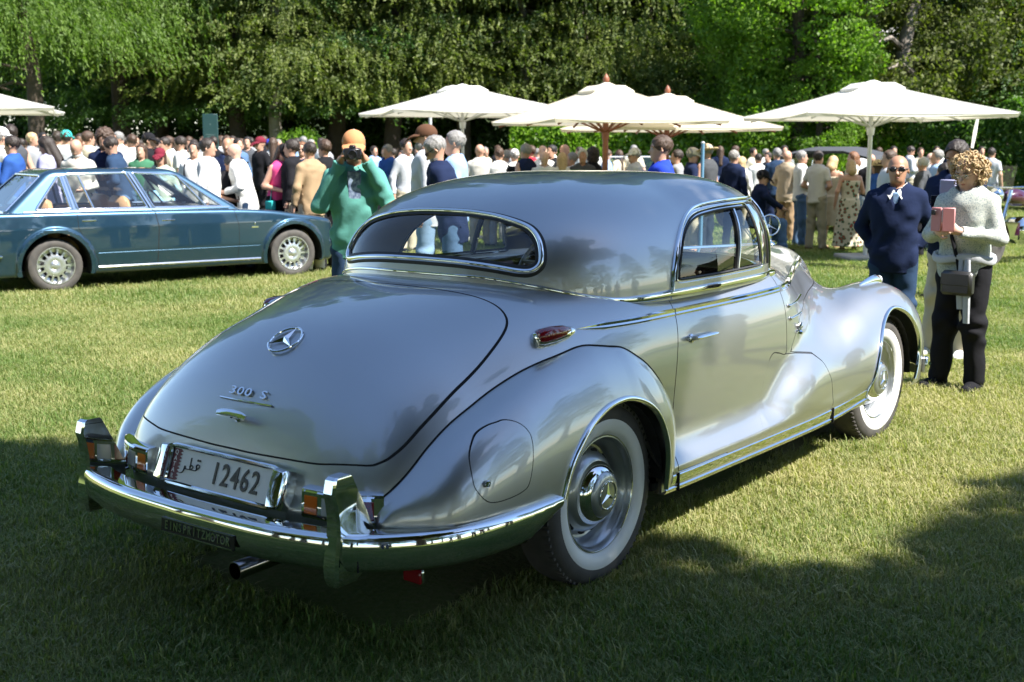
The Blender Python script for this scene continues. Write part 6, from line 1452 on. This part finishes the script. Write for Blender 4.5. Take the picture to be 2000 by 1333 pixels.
md = go.modifiers.new('scatter', 'NODES'); md.node_group = ng
FACE = dict(C=YAW+pi, L=YAW+pi/2, R=YAW-pi/2, B=YAW, CL=YAW+.75*pi, CR=YAW-.75*pi, BL=YAW+.25*pi, BR=YAW-.25*pi)
def P(px, v, D, face, pose, top, bottom, hair, label, skin='skin', extra=(), cap=None, beard=None, shoes='black', wide=1.0, fine=False, res=.021, **kw):
    x, y = ground_dist(px, D); h = min(1.96, head_height(v, D))
    return person(x, y, FACE[face] + math.radians(kw.get('turn', 0)), h, pose, top, bottom, hair, skin, shoes, label, kw.get('group'), wide, res, fine, extra, cap, beard)
SH, TR, JN = (lambda c: ('shirt', c)), (lambda c: ('trousers', c)), ('jeans', 'denim')
TE, JK = (lambda c: ('tee', c)), (lambda c: ('jacket', c))
hr = lambda c: ('short_hair', c)
# --- left crowd behind the green saloon
P(3,248,17,'BR','stand',TE('white'),JN,hr('hgrey'),'grey-haired person in white cut off by the left edge of the crowd', cap=('cap','white'))
P(22,243,17.6,'BL','stand',('vest','darkgrey'),TR('navy'),hr('hdark'),'dark-haired man in a dark waistcoat with white sleeves near the left tree trunk')
P(25,265,16.4,'L','think',SH('blue'),JN,hr('hdark'),'man in a light blue shirt facing left with both hands raised to his face')
P(64,259,24,'R','stand',TE('grey'),TR('grey'),hr('hblond'),'fair-haired person in a grey top, first small figure right of the left tree trunk')
P(85,252,26,'CR','stand',TE('black'),TR('black'),hr('hblack'),'dark-haired man in black standing far back at the left beside the tree trunk')
P(93,265,16.6,'L','phone',('blouse','lilac'),('skirt','lilac'),('long_hair','hdark'),'woman with long dark hair in a lilac blouse and skirt looking down at her phone','skintan')
P(114,256,22,'B','stand',TE('white'),JN,hr('hdark'),'man seen from behind in a white tee beside the one in a teal cap')
P(131,254,21,'B','stand',TE('palegrey'),TR('darkdenim'),hr('hdark'),'man in a teal cap and white and blue shirt seen from behind', cap=('cap','turquoise'))
P(157,270,16.4,'C','lookdown',SH('offwhite'),TR('khaki'),None,'bald man with white beard and glasses in a beige shirt', beard='hwhite', extra=('strap','glasses'))
P(157,246,28,'C','stand',TE('maroon'),TR('black'),hr('hdark'),'distant person with dark red top standing above the crowd before the dark trees','skindark')
P(173,256,22,'BR','stand',SH('cream'),TR('khaki'),hr('hbrown'),'brown-haired man in a cream shirt left of the curly-haired man in navy')
P(206,253,17,'C','phone',TE('navy'),('jeans','paledenim'),('curly_hair','hbrown'),'bearded man with curly brown hair in a navy tee with a red lanyard', beard='hbrown', extra=('lanyard',))
P(232,254,25,'CL','stand',TE('white'),TR('navy'),hr('hgrey'),'grey-haired person far behind between the curly-haired man and the navy shirt')
P(241,266,16.8,'L','lookdown',SH('darkdenim'),JN,hr('hdark'),'man in a dark blue shirt leaning forward to look into the green saloon')
P(258,262,22,'BL','stand',TE('white'),TR('khaki'),hr('hbrown'),'brown-haired man in a white tee behind the man in the dark blue shirt')
P(276,281,19.5,'C','stand',SH('green'),TR('black'),('long_hair','hbrown'),'woman with long curly brown hair and a dark green top, half hidden')
P(291,259,21,'R','stand',TE('black'),TR('grey'),hr('hdark'),'man in a black cap and black tee facing right among the left crowd', cap=('cap','black'))
P(312,289,16.4,'C','stand',('blouse','palegreen'),TR('khaki'),('bob_hair','hbrown'),'woman in a dark red cap and pale green shirt behind the green saloon', cap=('cap','maroon'), extra=('shades',), wide=.95)
P(322,268,22,'CL','stand',SH('cream'),TR('khaki'),hr('hdark'),'dark-haired man in a cream shirt just behind the woman in the dark red cap')
P(330,266,24,'CL','stand',TE('white'),JN,hr('hbrown'),'brown-haired man in a white tee further back than the woman in the dark red cap')
P(354,266,21,'L','hold',TE('white'),TR('grey'),hr('hdark'),'dark-haired man in a white tee facing left, left of the smiling man with glasses')
P(379,276,18,'C','stand',TE('white'),('jeans','paledenim'),hr('hdark'),'smiling man with glasses in a white polo with backpack straps', extra=('glasses','backpack'))
P(405,270,16.0,'R','stand',JK('white'),TR('navy'),hr('hdark'),'man with glasses in a bulky white jacket above the bonnet of the green saloon', extra=('glasses',))
P(445,268,18,'C','stand',JK('navy'),TR('navy'),None,'smiling bald tanned man in a navy jacket with a white strap','skintan', extra=('strap',))
P(437,302,16.3,'CR','lookdown',TE('black'),TR('black'),hr('hblack'),'boy with black hair in a black tee looking down beside the green saloon','skintan')
P(465,270,25,'CR','stand',SH('denim'),TR('black'),hr('hdark'),'dark-haired man in a denim shirt right behind the bald man in navy')
P(484,267,27,'C','stand',TE('darkgrey'),TR('black'),hr('hblack'),'black-haired man far behind the old man in the white jacket')
P(481,278,16.2,'L','lookdown',JK('white'),TR('darkdenim'),hr('hwhite') if False else None,'bald old man in an open white jacket holding a camera at his waist','skinpale', extra=('strap',))
P(509,267,23,'CL','stand',TE('black'),TR('black'),None,'person in a maroon cap in the crowd above the woman in red', cap=('cap','maroon'))
P(526,272,26,'B','stand',TE('navy'),TR('grey'),hr('hdark'),'person in a blue cap far behind the woman in red', cap=('cap','royal'))
P(541,280,16.8,'CR','lookdown',('vest','pink'),('longdress','black'),('long_hair','hbrown'),'woman in a black cap, bright red jacket and long black dress with a turquoise bag', cap=('cap','black'), extra=('turqbag',))
P(570,272,16.6,'L','stand',JK('black'),TR('cream'),hr('hdark'),'dark-haired man in a black hooded jacket and cream trousers facing left')
P(590,277,20,'C','stand',TE('navy'),TR('navy'),hr('hginger'),'red-haired man in sunglasses facing the viewer between two dark hoodies', extra=('shades',))
P(606,277,15.8,'BL','hold',JK('tan'),TR('cream'),hr('hdark'),'dark-haired man seen from behind in a beige and black hooded top and cream trousers')
P(634,272,16.2,'BL','stand',TE('black'),TR('black'),hr('hbrown'),'man with short cropped hair in black just left of the man in the orange cap')
P(758,282,22,'CL','hold',JK('blue'),TR('darkdenim'),hr('hgrey'),'grey-haired man in a blue suit jacket right of the orange cap man')
P(793,271,19,'CR','stand',SH('palegrey'),TR('cream'),hr('hdark'),'man in cream trousers with a white sweater over his shoulders')
P(816,284,24,'C','stand',TE('maroon'),TR('black'),('long_hair','hdark'),'woman with long dark hair and dark red top beside the brown cap man')
P(833,243,12.5,'L','stand',('jacket','palegrey'),('jeans','paledenim'),None,'bearded man in a brown cap and orange sunglasses wearing a pale grey hooded top', beard='hgrey', cap=('cap','brown'), extra=('shades',), res=.016)
P(889,255,12.6,'L','stand',SH('lightblue'),JN,hr('hgrey'),'grey-haired man in a light blue shirt mostly hidden behind the one in the navy blazer', res=.018)
P(885,263,11,'L','lookdown',JK('navy'),JN,hr('hgrey'),'grey-bearded man in sunglasses and a navy blazer looking down at the coupe', beard='hgrey', extra=('shades',), res=.014, fine=True)
P(937,281,20,'B','stand',SH('offwhite'),TR('khaki'),None,'bald man in a white shirt seen from behind, right of the navy blazer')
P(975,288,20,'B','stand',SH('white'),TR('grey'),hr('hbrown'),'brown-haired man with thinning hair in a white shirt, back turned, beyond the roof')
P(989,293,21,'BL','stand',SH('white'),TR('grey'),hr('hgrey'),'grey-haired person in white next to the white cap beyond the roof')
P(1005,291,20,'B','stand',TE('white'),TR('grey'),hr('hgrey'),'person in a white cap and white tee with dark backpack straps beyond the roof', cap=('cap','white'), extra=('backpack',))
P(1027,281,19,'BL','stand',('vest','navy'),TR('navy'),hr('hgrey'),'grey-haired man in a navy waistcoat over white sleeves beyond the roof')
P(1037,284,23,'BL','stand',TE('red'),TR('black'),hr('hbrown'),'brown-haired person in a red top behind the navy waistcoat')
P(1060,283,21,'C','stand',TE('white'),TR('navy'),None,'taller of the two bald men in white beyond the roof of the coupe','skinpale')
P(1063,294,19,'C','lookdown',TE('white'),TR('grey'),None,'shorter bald man in white with his head bowed beyond the roof','skinpale')
P(1078,283,22,'CL','stand',TE('black'),TR('black'),hr('hblack'),'black-haired man in a black tee right of the two bald men in white')
P(1103,281,21,'CR','stand',JK('darkgrey'),TR('grey'),None,'bald man in a dark jacket standing behind the blond woman')
P(1098,298,19,'B','stand',('blouse','white'),TR('cream'),('long_hair','hblond'),'blond woman in white before the bald man in a dark jacket')
P(1118,298,20,'L','stand',SH('white'),TR('grey'),hr('hgrey'),'grey-haired man in a white shirt facing left, left of the wooden parasol pole')
P(1138,291,19,'C','stand',JK('darkgrey'),TR('grey'),hr('hwhite'),'white-haired smiling man in a dark jacket nearest the wooden parasol pole','skintan')
P(1156,290,20,'BL','stand',JK('black'),TR('black'),('curly_hair','hdark'),'person with dark curly hair in black by the wooden parasol pole')
P(1240,289,19,'L','stand',SH('palegrey'),TR('cream'),hr('hgrey'),'man in a white cap and pale grey shirt facing left by the white open car', cap=('cap','white'))
P(1292,264,11.4,'L','stand',TE('royal'),JN,('fringe_hair','hbrown'),'boy with tousled brown hair in a bright blue jersey looking left over the roof', res=.014, fine=True)
P(1323,292,19,'L','stand',TE('grey'),TR('grey'),hr('hdark'),'dark-haired man right behind the boy in the blue jersey')
P(1352,288,18,'R','hold',TE('navy'),TR('khaki'),hr('hgrey'),'man in a cream cap and navy shirt left of the blue post', cap=('cap','cream'))
P(1382,281,18,'BL','hold',('vest','darkgrey'),TR('grey'),hr('hgrey'),'man in a straw hat and dark waistcoat right of the blue post', cap=('straw_hat','straw'))
# --- right group
P(1434,293,19.5,'BR','stand',JK('navy'),TR('navy'),hr('hgrey'),'grey-haired man in a dark navy jacket just beyond the windscreen')
P(1450,306,21,'BR','stand',('blouse','white'),TR('cream'),('long_hair','hblond'),'blond woman in white behind the grey-haired man in dark navy')
P(1482,300,24,'B','hold',TE('white'),('shorts','maroon'),hr('hdark'),'person in a white and blue tee with dark red shorts further back', skin='skintan')
P(1501,297,26,'CL','stand',TE('darkgrey'),TR('black'),hr('hdark'),'dark-haired man far behind beside the one in dark red shorts')
P(1518,289,22,'B','stand',TE('darkdenim'),TR('navy'),hr('hgrey'),'grey-haired man in a blue polo, back turned, left of the beige suit')
P(1538,293,20.8,'BR','clasp',JK('beige'),TR('tan'),None,'bald man in a beige jacket and tan trousers in the right group')
P(1566,294,20.0,'R','clasp',SH('white'),('jeans','denim'),hr('hgrey'),'grey-haired man in an untucked white shirt and blue jeans facing right', shoes='white')
P(1599,294,19.3,'BR','clasp',TE('offwhite'),TR('khaki'),hr('hdark'),'dark-haired man in an off-white polo and khaki trousers, back turned', shoes='brown')
P(1628,304,19.6,'BR','hold',None,('dress','cream'),('bob_hair','hblond'),'blond woman with glasses in a beige knee-length dress holding a leaflet', extra=('glasses',), shoes='tan')
P(1664,312,19.0,'B','hold',None,('longdress','floral'),('bob_hair','hblond'),'blond woman in a long floral dress with a white handbag, back turned', extra=('whitebag',), shoes='tan') if False else None
x_, y_ = ground_dist(1664, 19.0)
fw_ = person(x_, y_, FACE['B'], head_height(312, 19.0), 'hold', None, ('longdress', floral_mat()), ('bob_hair','hblond'), 'skin', 'tan', 'blond woman in a long floral dress with a white handbag, back turned', extra=('whitebag',))
P(1667,296,21,'L','stand',TE('cream'),TR('khaki'),('bob_hair','hginger'),'auburn-haired woman behind the blond woman in the floral dress')
P(1702,300,20,'B','stand',TE('black'),('jeans','paledenim'),None,'bald man in a black tee right of the floral dress under the parasol')
P(1738,293,16,'L','stand',SH('palegrey'),TR('khaki'),hr('hbrown'),'brown-haired man with glasses in a grey shirt behind the bald man in the navy jacket', extra=('glasses',))
P(1716,312,18,'BL','stand',('blouse','blue'),TR('navy'),('bob_hair','hbrown'),'woman in a straw hat left of the bald man in the navy jacket', cap=('straw_hat','straw'))
P(1806,307,18,'BL','hold',JK('darkgrey'),TR('black'),hr('hwhite'),'white-haired man in a dark suit stooping right of the bald man', turn=10)
P(1832,292,19,'L','stand',SH('lightblue'),JN,hr('hgrey'),'grey-haired man in a pale blue shirt facing left behind the phone user')
P(1820,298,22,'L','stand',TE('white'),TR('khaki'),None,'pink-faced bald person far behind the man in the pale blue shirt','skinpale')
P(1848,318,13,'BL','stand',SH('pink'),TR('navy'),hr('hdark'),'person in a bright pink shirt mostly hidden behind the phone user')
# seated man beyond the windscreen
x_, y_ = ground_dist(1476, 19.0)
person(x_, y_, FACE['R'], 1.70, 'sit', SH('navy'), ('jeans','denim'), hr('hdark'), 'skin', 'black', 'seated man in a dark cap and jeans beyond the bonnet of the coupe', cap=('cap','black'))
st = thing('folding_stool', (x_, y_, 0), FACE['R'], label='low folding stool carrying the seated man in the dark cap', category='stool')
mb = MB(); mb.rbox((0,0,.40), (.36,.36,.03), .01); mb.obj('seat', cmat('black'), st)
for sx in (-1, 1):
    for sy in (-1, 1): MB().tube([(sx*.16,sy*.16,0),(-sx*.14,sy*.16,.39)], .012, 6).obj('leg', chrome, st)
# far crowd, too small to tell apart
R2 = random.Random(3); N_far = 0
for px in list(range(8, 640, 15)) + list(range(735, 830, 16)) + list(range(950, 1250, 26)) + list(range(1410, 1560, 30)) + list(range(1690, 1960, 28)):
    px += R2.uniform(-5, 5); D = R2.uniform(25, 33); c = R2.choice(['white','white','palegrey','navy','black','grey','lightblue','cream']); pale = c in ('white','palegrey','lightblue','cream')
    P(px, (R2.uniform(264, 274) if px < 640 else R2.uniform(283, 294)), D, R2.choice(list(FACE)), R2.choice(['stand','stand','pocket','clasp','phone']), (R2.choice(['tee','shirt']), c), TR(R2.choice(['navy','khaki','grey','black'])), R2.choice([hr('hdark'), hr('hdark'), hr('hbrown'), hr('hgrey'), ('long_hair','hbrown')]),
      f"small far-off person in a {'pale' if pale else 'dark'} top in the crowd before the trees", group=f"far crowd in {'pale' if pale else 'dark'} tops")
# --- near people
# man photographing, in teal
x_, y_ = ground_dist(691, 9.3); a_ = FACE['C'] + .12
gm_ = person(x_, y_, a_, head_height(247, 9.3)*.985, 'camera', ('jacket','teal'), TR('darkdenim'), hr('hgrey'), 'skintan', 'black', 'man in an orange cap and teal jacket photographing with a black camera', wide=1.02, res=.0115, fine=True, cap=('cap','orange'))
MB().rbox((.172,0,1.33), (.02,.10,.24), .008, R=np.array([[cos(.12),0,sin(.12)],[0,1,0],[-sin(.12),0,cos(.12)]])).obj('shirt_front', mat('blue_check', (.30,.38,.52), .8, noise=(40,.1,(.10,.14,.25))), gm_)
for sg in (-1, 1): MB().add([(.06,sg*.085,1.50),(.135,sg*.035,1.47),(.165,sg*.075,1.36),(.125,sg*.12,1.40),(.055,sg*.095,1.53),(.14,sg*.03,1.485),(.175,sg*.075,1.365),(.13,sg*.13,1.41)], [(0,1,2,3),(7,6,5,4),(0,4,5,1),(1,5,6,2),(2,6,7,3),(3,7,4,0)]).obj('collar', cmat('teal'), gm_)
q = phone_prop(gm_, 'camera'); ct = thing('camera', q, a_, label='black camera held to the face of the man in the orange cap', category='camera')
MB().rbox((-.02,0,0), (.055,.135,.085), .01).rbox((-.02,0,.05), (.045,.05,.03), .008).obj('body', blackm, ct); MB().lathe([(0,.036),(.03,.038),(.06,.035),(.065,.03),(.05,.026),(.05,0)], (0,0,-.005), (1,0,0), 20).obj('lens', blackm, ct)
# bald man with hands in pockets
x_, y_ = ground_dist(1756, 9.0)
bm_ = person(x_, y_, FACE['C'] - .35, head_height(301, 9.0), 'pocket', ('jacket','navy'), TR('darkdenim'), None, 'skintan', 'black', 'bald man in sunglasses and a navy jacket with his hands in his pockets', extra=('shades',), wide=1.06, res=.0115, fine=True)
for sg in (-1, 1): MB().add([(.03,sg*.070,1.50),(.11,sg*.012,1.44),(.135,sg*.040,1.385),(.09,sg*.075,1.43),(.03,sg*.075,1.525),(.12,sg*.008,1.455),(.148,sg*.043,1.39),(.095,sg*.083,1.45)], [(0,1,2,3),(7,6,5,4),(0,4,5,1),(1,5,6,2),(2,6,7,3),(3,7,4,0)]).obj('shirt_collar', cmat('white'), bm_)
MB().rbox((.124,0,1.37), (.02,.05,.15), .008).obj('shirt_front', cmat('lightblue'), bm_)
# woman photographing with a pink phone case
x_, y_ = ground_dist(1897, 8.05)
wo_ = person(x_, y_, FACE['C'] - .85, head_height(292, 8.05)*.985, 'phone', ('blouse', speckle_mat()), TR('black'), None, 'skinpale', 'black', 'woman with curly blond hair in a speckled pale blouse holding up a pink phone case', extra=('glasses',), wide=1.08, res=.0115, fine=True)
MB().tube([(-.02,-.10,1.47),(.10,-.08,1.36),(.155,-.02,1.15),(.17,.04,.98),(.18,.06,.90)], .013, 8).obj('bag_strap', cmat('black'), wo_)
curls(wo_, 'phone', 'hblond')
mb = MB(); th = np.linspace(0, 2*pi, 28, endpoint=False); mb.tube([(.155*cos(t)+.01, .20*sin(t), .99+.015*sin(3*t)) for t in th], .020, 8, closed=True, flat=1.5)
for yy, L in ((.06,.36),(.11,.46)): mb.tube([(.165,yy,.99),(.185,yy+.01,.86),(.175,yy+.02,.99-L)], [.020,.030,.024], 8, flat=.6)
mb.obj('tied_jumper', cmat('palegrey'), wo_)
hb = thing('handbag', (0,0,0), 0, label='black crossbody handbag hanging at the hip of the curly-haired woman', category='handbag')
M_ = Matrix.Translation(wo_.location) @ Matrix.Rotation(wo_.rotation_euler.z, 4, 'Z') @ Matrix.Diagonal((*wo_.scale, 1)); hb.location = M_ @ Vector((.19,.06,.82)); hb.rotation_euler = (0,0,wo_.rotation_euler.z)
MB().rbox((0,0,0), (.07,.22,.16), .02).obj('pouch', mat('black_leather', (.02,.02,.02), .35), hb); MB().rbox((.037,0,.025), (.01,.20,.08), .004).obj('flap', mat('black_leather', ()), hb)
q = phone_prop(wo_, 'phone'); ph = thing('phone', (q.x, q.y, q.z + .035), wo_.rotation_euler.z + .15, label='pink phone case held open like a book by the curly-haired woman', category='phone')
pk = mat('pink_case', (.60,.24,.24), .5)
for sg in (-1, 1):
    ca, sa = cos(.25*sg), sin(.25*sg); R_ = np.array([[ca,-sa,0],[sa,ca,0],[0,0,1]]); MB().rbox(R_ @ np.array([0,sg*.041,0]) , (.012,.078,.155), .005, R=R_).obj('cover', pk, ph)
MB().rbox((.008,-.055,.045), (.006,.030,.032), .003).obj('camera_patch', blackm, ph)
# man with phone behind her
x_, y_ = ground_dist(1872, 9.3)
pm_ = person(x_, y_, FACE['CL'], head_height(272, 9.2), 'phone', ('jacket','navy'), TR('cream'), hr('hdark'), 'skintan', 'white', 'dark-haired man looking at his phone behind the curly-haired woman', wide=1.04, res=.0125, fine=True)
MB().rbox((.14,0,1.27), (.02,.13,.34), .008).obj('shirt_front', cmat('lilac'), pm_)
q = phone_prop(pm_, 'phone'); ph = thing('phone', q, pm_.rotation_euler.z, label='dark phone held by the dark-haired man at the right', category='phone'); MB().rbox((0,0,0), (.010,.075,.15), .004).obj('case', blackm, ph)
# onlookers beside and behind the viewer, seen in the reflections of the coupe
for i, (x_, y_, a_, tp, bt, hh, lb) in enumerate([(1.2,-6.4,1.5,SH('white'),TR('navy'),hr('hdark'),'man in a white shirt and navy trousers mirrored in the door of the coupe'),(2.1,-6.9,1.7,TE('red'),TR('darkdenim'),hr('hbrown'),'person in a red tee mirrored in the door of the coupe'),
    (3.4,-6.2,1.9,JK('black'),TR('black'),hr('hgrey'),'man in a black jacket mirrored in the front fender'),(.1,-7.6,1.3,TE('cream'),TR('khaki'),hr('hdark'),'man in a cream tee mirrored in the rear fender'),(-1.0,-7.3,1.2,SH('lightblue'),TR('navy'),hr('hgrey'),'man in a light blue shirt mirrored in the rear fender'),
    (-4.35,-3.75,.65,JK('grey'),TR('darkdenim'),hr('hdark'),'photographer in a grey jacket mirrored in the trunk lid'),(4.9,-2.9,2.2,TE('darkgrey'),TR('black'),hr('hdark'),'man in dark grey standing right of the frame near the front bumper'),(5.9,-3.5,2.3,TE('navy'),TR('khaki'),hr('hbrown'),'person in a navy tee right of the frame')]):
    person(x_, y_, a_, 1.74, ['clasp','stand','pocket','phone','stand','clasp','pocket','stand'][i], tp, bt, hh, 'skin', 'black', lb)
# walkers beyond the far side of the coupe, seen through its windows
P(930,262,9.6,'L','walk',SH('lightblue'),('jeans','paledenim'),hr('hdark'),'x') if False else None
